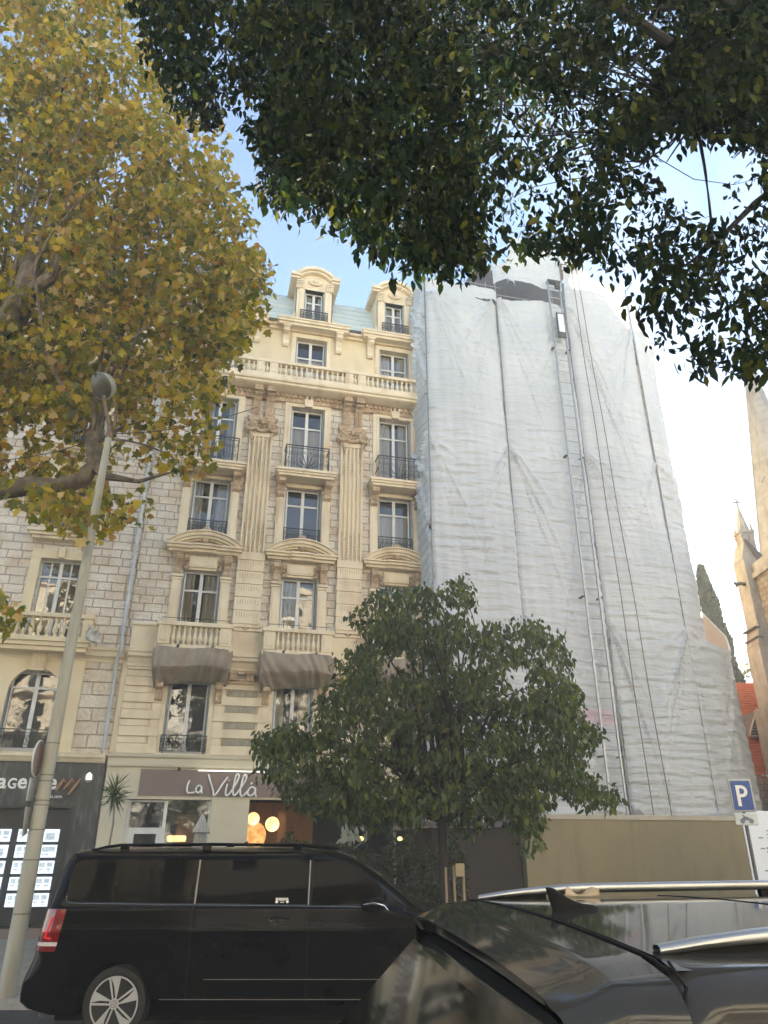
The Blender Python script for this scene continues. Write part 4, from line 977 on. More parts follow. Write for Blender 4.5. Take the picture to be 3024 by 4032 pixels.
# ================================================================ the wrapped house and its scaffold
WH = thing('wrapped_house', (14, FY, -1.2), 'house hidden behind the white sheeting, with a dark backing for shade in the open gap', 'apartment building')
b = MB(); wall(b, 7.82, 19.95, -1.5, 23.5, FY, [(9.0+i*3.4, 10.4+i*3.4, 0.6+3.7*k, 3.2+3.7*k) for i in range(3) for k in range(6)], 0.3); b.box(7.82, 19.7, FY+3.3, FY+9, -1.5, 23.5); b.box(19.93, 20.03, FY-0.2, FY+9, 9.5, 24.9); b.build('wall', M['stucco'], WH, recalc=False)  # slim wall at the right end is added to block sun from the sheeting
b = MB(); b.prism([(FY+0.1, 23.4), (FY+1.2, 29.2), (FY+4, 29.4), (FY+4, 23.4)], 'x', 11.4, 17.6); b.prism([(FY-0.3, 23.5), (FY+1.5, 27.2), (FY+4, 27.6), (FY+4, 23.5)], 'x', 7.82, 19.9); b.build('roof', M['slate'], WH)  # taller prism is a dark backing, standing for shade under the top sheets
b = MB(); b.box(18.71, 21.5, FY+0.3, FY+6, -1.5, 9.3); b.prism([(18.6, 9.3), (21.5, 9.3), (21.5, 9.75), (21.4, 9.88), (20.45, 10.85), (19.7, 12.0), (18.6, 12.2)], 'y', FY+0.28, FY+6); b.build('gable', M['peach'], WH, recalc=False)
b = MB(); b.tube([(19.6, FY+0.25, 12.2), (20.45, FY+0.25, 10.92), (21.42, FY+0.25, 9.93), (21.52, FY+0.25, 9.3)], 0.05, 6); b.build('coping', M['gloss_white'], WH)

SX = [7.79, 11.22, 14.68, 18.12]; SY = 24.25
SCF = thing('scaffold', (7.79, 24.25, 0), 'tall scaffold wrapped in wrinkled white sheeting in front of the hidden house', 'scaffolding')
rs = np.random.RandomState(4)
_n = [(rs.uniform(0, 6.28), rs.uniform(0.6, 1.5)) for _ in range(14)]
TIES = [3.0, 9.6, 17.0, 24.9]
def cloth(bx0, bx1, z0, z1, seed, ties=TIES, hs=1.0, vs=1.0, hw=1.0, ups=True):
    """displacement towards the street of a sheet tied back at its edges"""
    r = random.Random(seed); ph = [r.uniform(0, 6.28) for _ in range(12)]
    W = bx1-bx0
    folds = []
    for t in ties:
        for side in (0, 1):
            for k in range(7):
                folds.append((side, t+r.uniform(-0.15, 0.15), -r.uniform(0.7, 4.5), r.uniform(0.06, 0.14), r.uniform(1.4, 3.4)))
    def d(x, z):
        u = (x-bx0)/W; e = min(u, 1-u)*W
        v = 0.16*math.sin(PI*u)+0.06*math.sin(u*5+z*0.21+ph[0])*vs
        v += 0.020*math.sin(x*7.1+0.35*math.sin(z*0.6+ph[1])*4+ph[2])*vs+0.012*math.sin(x*15.3+z*0.4+ph[3])*vs
        w = 0.5+0.5*math.sin(z*0.33+x*0.5+ph[4])
        lo = min(1, max(0.25, 1.35-z/22.0))
        pn_ = 0.45+0.75*(0.5+0.5*math.sin(x*1.1+ph[7]+1.3*math.sin(z*0.35+ph[8])))*(0.5+0.5*math.sin(z*0.55+ph[9]+x*0.7))
        v += hw*lo*2.6*pn_*(0.013*math.sin(z*13.5+1.2*math.sin(x*1.9+ph[5])+0.5*math.sin(x*4+z))+0.010*w*math.sin(z*23+1.6*math.sin(x*1.3+ph[6]+z*0.4)))
        for side, tz, sl, amp, ln in folds:
            dx = (x-bx0) if side == 0 else (bx1-x)
            if dx > ln: continue
            dz = z-tz; L0 = sl*dx*1.0*(1 if ups else 1)
            q = (dz-L0)/(0.05+0.07*dx)
            if abs(q) < 3: v += amp*math.exp(-q*q)*(1-dx/ln)**0.7*hs*min(1, dx*6)
        v -= 0.06*math.exp(-(e/0.07)**2)
        return v
    return d
def sheet(x0, x1, z0f, z1f, y, seed, name='sheet', nx=62, nz=420, hs=1.0, y1=None, edge=0.0, **kw):
    b = MB(); d = cloth(x0, x1, 0, 0, seed, hs=hs*0.72, **kw); r = random.Random(seed)
    y1 = y if y1 is None else y1
    ln = math.hypot(x1-x0, y1-y); nxv = ((y1-y)/ln, -(x1-x0)/ln)
    def fn(u, v):
        zb = z0f(u) if callable(z0f) else z0f; zt = z1f(u) if callable(z1f) else z1f
        z = zb+(zt-zb)*v; x = x0+(x1-x0)*u
        q = d(x, z); e = edge*((1-u)*math.sin(z*1.7+seed)+u*math.sin(z*1.3+seed*2))*0.0
        if edge:
            e = edge*(abs(math.sin(z*0.9+seed))**6*(1-u)**8-abs(math.sin(z*0.8+seed*2))**6*u**8)
        return (x+nxv[0]*q+e, y+(y1-y)*u+nxv[1]*q, z)
    b.grid(fn, nx, nz)
    return b.build(name, M['sheet'], SCF, smooth=True, recalc=False)
sheet(SX[0]+0.03, SX[1]-0.005, 2.6, 24.35, SY, 1, edge=0.03)
sheet(SX[1]+0.01, SX[2]-0.02, 2.6, lambda u: 24.72-0.1*math.sin(u*6), SY, 2, edge=0.03)
sheet(SX[2]+0.05, SX[3]-0.02, 2.6, lambda u: 27.4-1.1*u+0.1*math.sin(u*9), SY-0.02, 3, hs=1.2, edge=0.03)
# top strip over the left bay, loose cloth over the gap, peak
sheet(SX[0]+0.02, SX[1]+0.0, lambda u: 24.38+0.05*math.sin(u*8), lambda u: 25.05-0.02*u, SY-0.03, 5, nz=20, hs=0.3)
sheet(SX[1]-0.1, SX[1]+0.95, lambda u: 25.45+0.2*math.sin(u*3.1), 26.6, SY-0.12, 6, nz=30, hs=0.6)
sheet(SX[1]+0.6, SX[2]-0.02, lambda u: 25.72+0.08*math.sin(u*7), lambda u: 27.2+0.9*math.sin(PI*u)*0.7, SY-0.02, 7, nz=50, hs=0.6)
sheet(SX[1]+1.0, SX[3]-1.6, 27.0, lambda u: 28.9-1.4*u*u, SY+0.3, 8, nz=50, hs=0.8)
# chamfered right end, wider low down
sheet(SX[3]+0.02, 20.0, 9.0, lambda u: 26.4-1.0*u, SY, 9, y1=25.55, nx=44, nz=320, hs=0.9)
sheet(SX[3]+0.02, 21.3, 2.6, lambda u: 9.2+0.06*math.sin(u*8), SY+0.0, 10, y1=25.85, nx=50, nz=150, hs=0.6)
# side return on the left
b = MB(); d1 = cloth(0, 1.6, 0, 0, 22, hs=1.3)
b.grid(lambda u, v: (SX[0]-0.02-d1(1.6*u, 10.2+15.0*v)*0.9+0.05*math.sin(v*40)*u*0.4, SY+0.04+1.62*u, 10.0+15.2*v+0.5*(1-u)*(1-v)), 30, 300)
b.grid(lambda u, v: (SX[0]-0.02-d1(1.6*u, 2.6+7.3*v)*0.9, SY+0.04+1.62*u, 2.6+7.4*v), 30, 100)
b.build('side_sheet', M['sheet2'], SCF, smooth=True, recalc=False)
# tubes and boards
b = MB()
for i, x in enumerate(SX):
    top = (25.9, 26.6, 28.0, 26.6)[i]
    for yy in (SY+0.03, SY+1.1): b.tube([(x, yy, -0.9), (x, yy, top)], 0.03, 7)
b.build('standard', M['galv'], SCF)
b = MB()
for k in range(13):
    z = 1.0+2.0*k
    b.tube([(SX[0]-0.1, SY+0.12, z), (SX[3]+0.1, SY+0.12, z)], 0.024, 6); b.tube([(SX[0]-0.1, SY+1.1, z), (SX[3]+0.1, SY+1.1, z)], 0.024, 6)
    if k: b.tube([(SX[3]+0.1, SY+0.12, z), (19.9, FY-0.25, z)], 0.024, 6)
    for x in SX: b.tube([(x, SY, z), (x, SY+1.15, z)], 0.022, 6)
b.tube([(SX[0]-0.05, SY-0.06, 25.35), (SX[1]+0.2, SY-0.06, 25.25)], 0.022, 6); b.tube([(SX[0]-0.02, SY, 25.9), (SX[0]-0.02, SY+1.6, 26.0)], 0.022, 6)
b.tube([(SX[0]-0.02, SY, 26.6), (SX[0]-0.02, SY, 24.0)], 0.022, 6); b.tube([(SX[0]-0.02, SY+1.6, 27.0), (SX[0]-0.02, SY+1.6, 24.0)], 0.022, 6)
b.build('ledger', M['galv'], SCF)
b = MB()
for k in range(12):
    z = 1.03+2.0*k
    for q in range(4): b.box(SX[0], SX[3], SY+0.22+q*0.22, SY+0.42+q*0.22, z, z+0.045)
b.build('deck_board', M['plank'], SCF)
b = MB(); b.box(SX[2]+0.02, SX[2]+0.5, SY-0.06, SY+0.1, 26.6, 27.5); b.box(13.0, 13.35, SY+0.05, SY+0.3, 1.9, 3.6); b.build('timber_board', M['plank'], SCF)
for i, lb in enumerate(['first', 'b']):
    pass

TH_ = thing('shade_block', (24, 44, -1.8), 'unseen tall block added to shade the tree tops and sheeting from the sun', 'apartment building')  # unseen mass, added to keep the sun off tree tops and sheeting
b = MB(); wall(b, 15, 33, -1.8, 38, 44, [(16.2+2.6*i, 17.6+2.6*i, 1+3.2*k, 3.2+3.2*k) for i in range(6) for k in range(11)], 0.3); b.box(15, 33, 44.4, 54, -1.8, 38); b.build('wall', M['stucco'], TH_, recalc=False)
b = MB(); b.box(14.8, 33.2, 43.7, 54.2, 38, 38.5); b.build('roof', M['slate'], TH_)

# ladder hoist running up the sheeting
LD = thing('hoist_ladder', (14.0, SY-0.55, 2.2), 'aluminium hoist ladder standing against the white sheeting up to the open gap', 'ladder hoist')
def LP(z): return SY-0.42
b = MB()
for x in (13.68, 14.27):
    b.box(x-0.03, x+0.03, LP(0)-0.05, LP(0)+0.05, 1.0, 25.85)
b.build('rail', M['alu'], LD, bevel=0.01)
rung = MB().tube([(13.7, LP(0), 1.3), (14.25, LP(0), 1.3)], 0.02, 6).build('rung', M['alu'], LD)
for k in range(1, 42):
    r_ = rung.copy(); COL.objects.link(r_); r_.parent = LD; r_.location = (0, 0, 0.59*k)
b = MB(); b.box(13.66, 14.3, LP(0)-0.12, LP(0)+0.12, 25.78, 25.88); b.box(14.0, 14.22, LP(0)-0.16, LP(0)-0.02, 25.4, 25.7); b.lathe([(0.13, 0), (0.13, 0.08)], (14.1, LP(0)-0.2, 25.55), 14, axis='y'); b.build('pulley_head', M['iron'], LD)
b = MB(); b.box(13.86, 14.24, LP(0)-0.14, LP(0)-0.06, 22.55, 23.95); cab = b.build('carriage', M['iron'], LD, bevel=0.02)
b = MB(); b.box(13.91, 14.19, LP(0)-0.155, LP(0)-0.14, 22.85, 23.85); b.build('carriage_plate', M['paper'], cab)
for z in (4.6, 10.4, 16.5, 22.0):
    for x in (13.6, 14.34): MB().box(x-0.05, x+0.05, LP(0), LP(0)+0.3, z, z+0.05).build('bracket', M['iron'], LD)
for i, (xa, xb, lb) in enumerate(((15.02, 15.25, 'left one of two brown ropes on the white sheeting, nearer the ladder'), (15.28, 15.95, 'right one of two brown ropes on the white sheeting, further from the ladder'))):
    b = MB(); b.tube([(xa+(xb-xa)*k/30+0.02*math.sin(k*0.7), SY-0.40-0.03*math.sin(PI*k/30), 27.3-24.9*k/30) for k in range(31)], 0.018, 5)
    o = b.build('rope', M['rope']); org = Vector((xb, SY-0.4, 2.4))
    for v in o.data.vertices: v.co -= org
    o.location = org; tag(o, lb, 'rope', 'ropes hanging down the sheeting')
o = MB().lathe([(0.16, 0), (0.19, 0.04), (0.16, 0.1), (0.03, 0.12)], (0, 0, 0), 16, axis='y').build('helmet_lamp', M['gloss_white'], smooth=True)
o.location = (15.25, SY-0.5, 27.25); o.name = 'site_light'; tag(o, 'round white site light at the top of the scaffold among the leaves', 'light')

# ================================================================ hoarding, notice board, parking sign
HD = thing('hoarding', (13.2, 21.5, -0.9), 'plain tan site hoarding with a pale cap rail at the foot of the scaffold', 'hoarding')
b = MB()
for k in range(6):
    x0 = 9.45+k*1.24; b.box(x0, x0+1.239, 21.5, 21.53, -0.95, 2.52)
b.box(9.45, 9.49, 21.532, 24.2, -0.95, 2.52); b.box(16.86, 16.89, 21.532, 24.2, -0.95, 2.52); b.build('panel', M['hoard'], HD, bevel=0.001)
b = MB(); b.box(9.41, 16.93, 21.46, 21.58, 2.52, 2.66); b.build('cap_rail', M['hoardcap'], HD, bevel=0.01)
NB = thing('notice_board', CW(9.72, 20.6, -0.8), 'large white printed notice board beyond the parking sign, cut by the edge of the photo', 'notice board', rz=-R(4))
b = MB(); b.box(-0.42, 2.2, -0.03, 0.0, 0.6, 3.44); b.build('panel', M['paper'], NB)
b = MB(); rnd = random.Random(2)
for k in range(24):
    z = 2.95-k*0.085
    if k in (3, 7, 8, 13): continue
    x = 0.12 if k > 4 else 0.2
    while x < 2.0:
        w = rnd.uniform(0.05, 0.2); b.box(x, x+w, -0.034, -0.03, z, z+(0.05 if k in (5, 6, 9) else 0.022)); x += w+0.03
    if k % 3 == 2: b.box(-0.05, 0.08, -0.034, -0.03, z, z+0.03)
b.build('print', M['ink'], NB)
b = MB(); b.box(-0.3, -0.22, 0.001, 0.08, -0.3, 3.1); b.box(1.8, 1.88, 0.001, 0.08, -0.3, 3.1); b.build('post', M['stakewood'], NB)

PS = thing('parking_sign', CW(7.35, 16, -0.25), 'blue and white P parking sign above a small motorcycle plate on a dark post', 'road sign', rz=-YAW+R(-6))
b = MB(); b.tube([(0, 0.05, -0.1), (0, 0.05, 3.28)], 0.035, 10); b.build('post', M['post'], PS)
b = MB(); b.box(-0.23, 0.23, -0.03, 0.012, 2.68, 3.31); pnl = b.build('panel', M['signgrey'], PS, bevel=0.02)
b = MB(); b.box(-0.195, 0.195, -0.034, -0.03, 2.715, 3.275); b.build('face', M['blue'], pnl)
b = MB(); z0 = 2.79
b.box(-0.105, -0.04, -0.039, -0.034, z0, z0+0.40)
o_ = arc_pts(-0.0, z0+0.285, 0.115, -PI/2, PI/2, 14); i_ = arc_pts(-0.0, z0+0.285, 0.055, PI/2, -PI/2, 14)
b.prism([(-0.04, z0+0.17)]+o_+[(-0.04, z0+0.40), (-0.04, z0+0.34)]+i_+[(-0.04, z0+0.23)], 'y', -0.039, -0.034)
b.build('letter_p', M['gloss_white'], pnl)
b = MB(); b.box(-0.225, 0.225, -0.03, 0.012, 2.43, 2.66); pl = b.build('plate', M['signwhite'], PS, bevel=0.02)
b = MB()
for x in (-0.085, 0.085): b.lathe([(0.048, 0), (0.048, 0.004)], (x, -0.035, 2.51), 16, axis='y')
b.prism([(-0.08, 2.53), (0.02, 2.52), (0.09, 2.53), (0.07, 2.565), (0.03, 2.585), (-0.03, 2.60), (-0.05, 2.63), (-0.075, 2.625), (-0.06, 2.59), (-0.09, 2.55)], 'y', -0.035, -0.031)
b.build('motorcycle_symbol', M['ink'], pl)
b = MB(); b.box(-0.04, 0.04, 0.012, 0.09, 2.95, 3.0); b.box(-0.04, 0.04, 0.012, 0.09, 2.5, 2.55); b.build('clamp', M['band'], PS)

# terrace canopy
TC = thing('terrace_canopy', (8.0, 22.3, -0.8), 'dark terrace canopy with a grey valance lettered NICE VICTOR, left of the tan hoarding', 'canopy')
b = MB(); b.box(6.7, 9.42, 21.75, 21.8, -0.9, 2.28); b.box(6.7, 6.75, 21.8, 25.8, -0.9, 2.28); b.build('screen', M['terrace'], TC)
b = MB(); b.prism([(21.62, 2.62), (25.8, 3.1), (25.8, 3.16), (21.62, 2.68)], 'x', 5.4, 9.42); b.build('roof', M['valance'], TC)
b = MB(); b.grid(lambda u, v: (5.4+4.0*u, 21.6+0.012*math.sin(u*30)*(1-v), 2.32-0.02*math.sin(u*3)+0.32*v), 60, 4); b.build('valance', M['valance'], TC)
text_mesh('letters', 'NICE VICTOR', 0.24, (6.45, 21.56, 2.42), M['curtain'], TC, 0.003, 0.0, space=1.35)
b = MB()
for x in (5.5, 7.2): b.box(x-0.04, x+0.04, 21.66, 21.74, -0.9, 2.6)
b.build('post', M['terrace'], TC)
b = MB(); b.box(5.4, 6.7, 21.585, 21.595, 2.66, 2.70); b.build('edge_trim', M['gloss_white'], TC)
for k, (x, z, lb) in enumerate(((4.45, 1.98, 'leftmost'), (4.95, 2.0, 'middle'), (6.15, 2.0, 'rightmost'))):
    o = MB().sph((0, 0, 0), 0.075, 10, 7, (1, 1, 0.8)).build('terrace_bulb', M['amber'], smooth=True); o.location = (x, 23.2, z)
    tag(o, '%s of the three small yellow bulbs glowing above the terrace hedge' % lb, 'light bulb', 'small yellow bulbs above the terrace hedge')

# parasol (closed)
PA = thing('closed_parasol', (0.28, 22.3, -0.7), 'closed cream parasol in front of the restaurant window', 'parasol')
b = MB(); n = 16
def pf(prof, tw=0.25):
    vs = []
    for i, (r, z) in enumerate(prof):
        for k in range(n*2):
            a = 2*PI*k/(n*2); q = r*(1-tw*(k % 2)*min(1, r*6)); vs.append((0.28+q*math.cos(a), 22.3+q*math.sin(a), z))
    m = n*2; b.add(vs, [(i*m+k, i*m+(k+1) % m, (i+1)*m+(k+1) % m, (i+1)*m+k) for i in range(len(prof)-1) for k in range(m)])
pf([(0.015, 2.62), (0.05, 2.56), (0.13, 2.38), (0.21, 2.22), (0.225, 2.14)], 0.2); pf([(0.05, 2.5), (0.14, 2.2), (0.17, 2.05), (0.20, 1.7), (0.22, 1.2), (0.24, 0.9), (0.26, 0.7)], 0.3)
b.build('canopy', M['parasol'], PA)
b = MB(); b.tube([(0.28, 22.3, -0.75), (0.28, 22.3, 2.66)], 0.025, 8); b.sph((0.28, 22.3, 2.67), 0.045, 8, 6); b.build('pole', M['post'], PA)
b = MB(); b.tube([(0.28+0.235*math.cos(a), 22.3+0.235*math.sin(a), 2.13) for a in [2*PI*k/24 for k in range(25)]], 0.012, 5); b.build('rib_ring', M['post'], PA)
b = MB(); b.box(0.0, 0.56, 22.02, 22.58, -0.8, -0.68); b.build('base', M['kerb'], PA)
# ================================================================ vehicles
def interp(tab, z):
    if z <= tab[0][0]: return tab[0][1]
    for (a, p), (b_, q) in zip(tab, tab[1:]):
        if z <= b_: return p+(q-p)*(z-a)/(b_-a)
    return tab[-1][1]
def ring(z, rear, front, w, rr, rf, yc, n=8, off=0.0, ns=36):
    a, c, hw = interp(rear, z)-off, interp(front, z)+off, interp(w, z)+off
    rr = min(rr, (c-a)*0.45, hw*0.9); rf = min(rf, (c-a)*0.45, hw*0.9); P = []
    for i in range(n+1):
        t = PI+PI/2*i/n; P.append((a+rr+rr*math.cos(t), yc-hw+rr+rr*math.sin(t), z))      # rear near corner
    for i in range(1, ns): P.append((a+rr+(c-rf-a-rr)*i/ns, yc-hw, z))
    for i in range(n+1):
        t = -PI/2+PI/2*i/n; P.append((c-rf+rf*math.cos(t), yc-hw+rf+rf*math.sin(t), z))
    for i in range(n+1):
        t = PI/2*i/n; P.append((c-rf+rf*math.cos(t), yc+hw-rf+rf*math.sin(t), z))
    for i in range(1, ns): P.append((c-rf-(c-rf-a-rr)*i/ns, yc+hw, z))
    for i in range(n+1):
        t = PI/2+PI/2*i/n; P.append((a+rr+rr*math.cos(t), yc+hw-rr+rr*math.sin(t), z))
    return P
def stack(rings):
    b = MB(); n = len(rings[0]); vs = [p for r_ in rings for p in r_]
    fs = [(j*n+i, j*n+(i+1) % n, (j+1)*n+(i+1) % n, (j+1)*n+i) for j in range(len(rings)-1) for i in range(n)]
    fs += [tuple(range(n-1, -1, -1)), tuple((len(rings)-1)*n+i for i in range(n))]
    return b.add(vs, fs)
def cut(o, cyls, boxes=()):
    for x, z, r, y0, y1 in cyls:
        c = MB().lathe([(r, y0), (r, y1)], (x, 0, z), 48, axis='y').build('arch_cutter', M['blackplastic']); c.parent = o.parent
        md = o.modifiers.new('arch', 'BOOLEAN'); md.object = c; md.operation = 'DIFFERENCE'; md.solver = 'EXACT'
        bpy.context.view_layer.update(); dg = bpy.context.evaluated_depsgraph_get()
        me = bpy.data.meshes.new_from_object(o.evaluated_get(dg)); o.modifiers.remove(md); o.data = me
        bpy.data.objects.remove(c)
    for p in o.data.polygons: p.use_smooth = True
    try: o.data.set_sharp_from_angle(angle=R(35))
    except Exception: pass

def wheel(par, x, yo, z, r, rim, outward=-1, w=0.22, spokes=5):
    b = MB(); pr = [(rim, 0.0), (rim+0.015, -0.012), (r-0.05, -0.02), (r-0.012, -0.01), (r, 0.03), (r, w-0.03), (r-0.012, w), (rim, w)]
    b.lathe([(q, yo+h*(-outward)) for q, h in pr], (x, 0, z), 48, axis='y'); t = b.build('wheel', M['rubber'], par, smooth=True)
    b = MB(); b.lathe([(rim*0.98, yo+0.055), (rim*0.98, yo+0.06)], (x, 0, z), 40, axis='y'); b.build('rim_pocket', M['rimdark'], t, recalc=True)
    b = MB()
    o_ = [(x+rim*math.cos(a), z+rim*math.sin(a)) for a in [2*PI*k/48 for k in range(49)]]; i_ = [(x+(rim-0.014)*math.cos(a), z+(rim-0.014)*math.sin(a)) for a in [2*PI*k/48 for k in range(49)]][::-1]
    b.prism(o_+i_, 'y', yo-0.008, yo+0.03)
    for k in range(spokes):
        a0 = PI/2+0.1+2*PI*k/spokes
        for d in (-0.11, 0.11):
            a, c = a0+d*2.0, a0+d*0.7
            p0 = (x+0.045*math.cos(a0+d*3), z+0.045*math.sin(a0+d*3)); p1 = (x+(rim-0.008)*math.cos(a), z+(rim-0.008)*math.sin(a))
            nx_, nz_ = -(p1[1]-p0[1]), p1[0]-p0[0]; L = math.hypot(nx_, nz_); nx_, nz_ = nx_/L*0.008, nz_/L*0.008
            b.prism([(p0[0]-nx_, p0[1]-nz_), (p0[0]+nx_, p0[1]+nz_), (p1[0]+nx_*1.4, p1[1]+nz_*1.4), (p1[0]-nx_*1.4, p1[1]-nz_*1.4)], 'y', yo-0.002, yo+0.03)
        pts = [(x+(rim-0.01)*math.cos(a0-0.20+0.36*i/6), z+(rim-0.01)*math.sin(a0-0.20+0.36*i/6)) for i in range(7)]
        pts += [(x+rim*0.62*math.cos(a0+0.02), z+rim*0.62*math.sin(a0+0.02)), (x+rim*0.28*math.cos(a0-0.15), z+rim*0.28*math.sin(a0-0.15))]
        b.prism(pts, 'y', yo-0.006, yo+0.03)
    b.lathe([(0.05, yo-0.005), (0.05, yo+0.03)], (x, 0, z), 20, axis='y')
    b.build('rim', M['rim'], t)
    b = MB()
    for k in range(3):
        a = PI/2+2*PI*k/3; b.tube([(x, yo-0.008, z), (x+0.03*math.cos(a), yo-0.008, z+0.03*math.sin(a))], [0.006, 0.002], 5)
    b.tube([(x+0.032*math.cos(2*PI*k/20), yo-0.008, z+0.032*math.sin(2*PI*k/20)) for k in range(21)], 0.003, 5, cap=False)
    b.build('hub_emblem', M['chrome'], t)
    return t

# ---- the black van parked along the kerb
VAN = thing('parked_van', CW(0, 9.0, 0), 'long black passenger van with tinted windows, parked at the kerb beside the lamp column', 'van', rz=-YAW)
VAN['localframe'] = 1
rear = [(0.2, -3.62), (0.25, -3.80), (0.31, -3.87), (0.44, -3.88), (0.60, -3.83), (0.66, -3.795), (0.82, -3.775), (1.17, -3.74), (1.37, -3.71), (1.60, -3.66), (1.68, -3.63), (1.72, -3.61), (1.75, -3.57), (1.775, -3.46), (1.79, -3.2)]
front = [(0.2, 1.2), (0.31, 1.25), (0.55, 1.28), (0.85, 1.24), (0.98, 1.12), (1.06, 0.85), (1.16, 0.40), (1.474, -0.02), (1.60, -0.22), (1.69, -0.40), (1.74, -0.56), (1.775, -0.78), (1.79, -1.1)]
vw = [(0.2, 0.90), (0.31, 0.945), (0.55, 0.965), (0.98, 0.966), (1.02, 0.958), (1.17, 0.945), (1.20, 0.928), (1.66, 0.835), (1.69, 0.80), (1.72, 0.79), (1.75, 0.72), (1.775, 0.60), (1.79, 0.35)]
lv = [0.2, 0.25, 0.31, 0.38, 0.46, 0.55, 0.62, 0.7, 0.8, 0.9, 0.96, 0.98, 1.0, 1.02, 1.06, 1.1, 1.15, 1.17, 1.185, 1.20, 1.28, 1.36, 1.44, 1.52, 1.6, 1.66, 1.675, 1.69, 1.705, 1.72, 1.735, 1.75, 1.765, 1.775, 1.785, 1.79]
body = stack([ring(z, rear, front, vw, 0.20, 0.42, 0.965) for z in lv]).build('body', M['carblack'], VAN, smooth=True)
cut(body, [(-2.822, 0.30, 0.385, -0.2, 0.32), (0.38, 0.30, 0.385, -0.2, 0.32)])
def vy(z): return 0.965-interp(vw, z)
def side_panel(name, cols_, m, par=VAN, off=0.004, nz=10):
    """cols_: (s, z low, z high) along the near side, following its curvature"""
    b = MB()
    vs = [(s, vy(zl+(zh-zl)*j/nz)-off, zl+(zh-zl)*j/nz) for s, zl, zh in cols_ for j in range(nz+1)]
    n = len(cols_); b.add(vs, [(i*(nz+1)+j, (i+1)*(nz+1)+j, (i+1)*(nz+1)+j+1, i*(nz+1)+j+1) for i in range(n-1) for j in range(nz)])
    return b.build(name, m, par, smooth=True, recalc=False)
w1 = [(-3.50, 1.32, 1.52), (-3.49, 1.28, 1.60), (-3.46, 1.255, 1.635), (-3.42, 1.245, 1.65), (-3.2, 1.243, 1.655), (-2.6, 1.238, 1.66), (-2.09, 1.232, 1.66)]
side_panel('side_window', w1, M['vanglass']); side_panel('side_window', [(-2.065, 1.232, 1.66), (-1.4, 1.226, 1.66), (-0.85, 1.22, 1.66)], M['vanglass'])
side_panel('side_window', [(-0.79, 1.215, 1.655), (-0.66, 1.214, 1.655), (-0.54, 1.213, 1.648), (-0.42, 1.212, 1.625), (-0.3, 1.211, 1.585), (-0.18, 1.21, 1.51), (-0.07, 1.21, 1.43), (-0.02, 1.21, 1.36), (0.0, 1.21, 1.25)], M['vanglass'])
side_panel('quarter_window', [(0.03, 1.205, 1.33), (0.08, 1.20, 1.30), (0.16, 1.195, 1.25), (0.25, 1.185, 1.195)], M['vanglass'])
side_panel('pillar_trim', [(-0.848, 1.215, 1.66), (-0.792, 1.21, 1.66)], M['blackplastic'], off=0.006)
side_panel('pillar_trim', [(-0.835, 1.215, 1.655), (-0.825, 1.21, 1.655)], M['galv'], off=0.008)
side_panel('pillar_trim', [(-2.088, 1.225, 1.66), (-2.068, 1.225, 1.66)], M['band'], off=0.007)
def side_line(name, pts, r, m, par=VAN, off=0.004):
    b = MB(); b.tube([(s, vy(z)-off, z) for s, z in pts], r, 5); return b.build(name, m, par, smooth=True)
side_line('belt_trim', [(-3.50, 1.30), (-3.49, 1.255), (-3.45, 1.232)]+[(-3.3+i*0.2, 1.228-0.0022*i) for i in range(17)], 0.0035, M['chrome'])
side_line('rub_strip', [(-1.9+0.1*i, 0.525) for i in range(20)], 0.004, M['band'])
side_line('sill_trim', [(-2.35+0.1*i, 0.345) for i in range(26)], 0.004, M['band'])
b = MB()   # sliding door and front door shut lines
for s_, z0, z1 in ((-2.08, 0.30, 1.23), (-0.82, 0.30, 1.21), (0.12, 0.32, 1.0)):
    n = 14; b.tube([(s_, vy(z0+(z1-z0)*i/n)-0.0005, z0+(z1-z0)*i/n) for i in range(n+1)], 0.004, 4)
b.tube([(s, vy(0.99)-0.001, 0.99+0.01*(s+3)/3) for s in [-3.5+0.2*i for i in range(24)]], 0.003, 4)
b.build('shut_lines', M['blackplastic'], VAN)
for hx, hz in ((-1.14, 1.085), (-0.74, 1.075)):
    b = MB(); b.tube([(hx-0.09, vy(hz)-0.012, hz), (hx-0.06, vy(hz)-0.045, hz+0.008), (hx+0.07, vy(hz)-0.045, hz+0.002), (hx+0.1, vy(hz)-0.01, hz-0.004)], [0.012, 0.016, 0.015, 0.01], 8)
    h = b.build('door_handle', M['carblack'], VAN, smooth=True)
    b = MB(); b.tube([(hx-0.1, vy(hz)-0.006, hz), (hx-0.085, vy(hz)-0.01, hz-0.03), (hx-0.03, vy(hz)-0.014, hz-0.042), (hx+0.05, vy(hz)-0.012, hz-0.036)], 0.0045, 5); b.tube([(hx-0.08, vy(hz)-0.05, hz+0.02), (hx+0.1, vy(hz)-0.04, hz+0.012)], 0.003, 5); b.build('chrome_trim', M['chrome'], h)
b = MB()
b.box(-1.19, -1.05, vy(1.26)-0.012, vy(1.26)-0.010, 1.262, 1.268)
for k in range(9): b.box(-1.19+k*0.0155, -1.19+k*0.0155+0.011, vy(1.27)-0.013, vy(1.27)-0.011, 1.270, 1.282)
for x in (-1.178, -1.062): b.lathe([(0.016, 0), (0.016, 0.002)], (x, vy(1.24)-0.012, 1.246), 12, axis='y')
b.box(-1.15, -1.09, vy(1.25)-0.012, vy(1.25)-0.010, 1.252, 1.257); b.box(-1.14, -1.10, vy(1.24)-0.012, vy(1.24)-0.010, 1.236, 1.242)
b.build('window_sticker', M['gloss_white'], VAN)
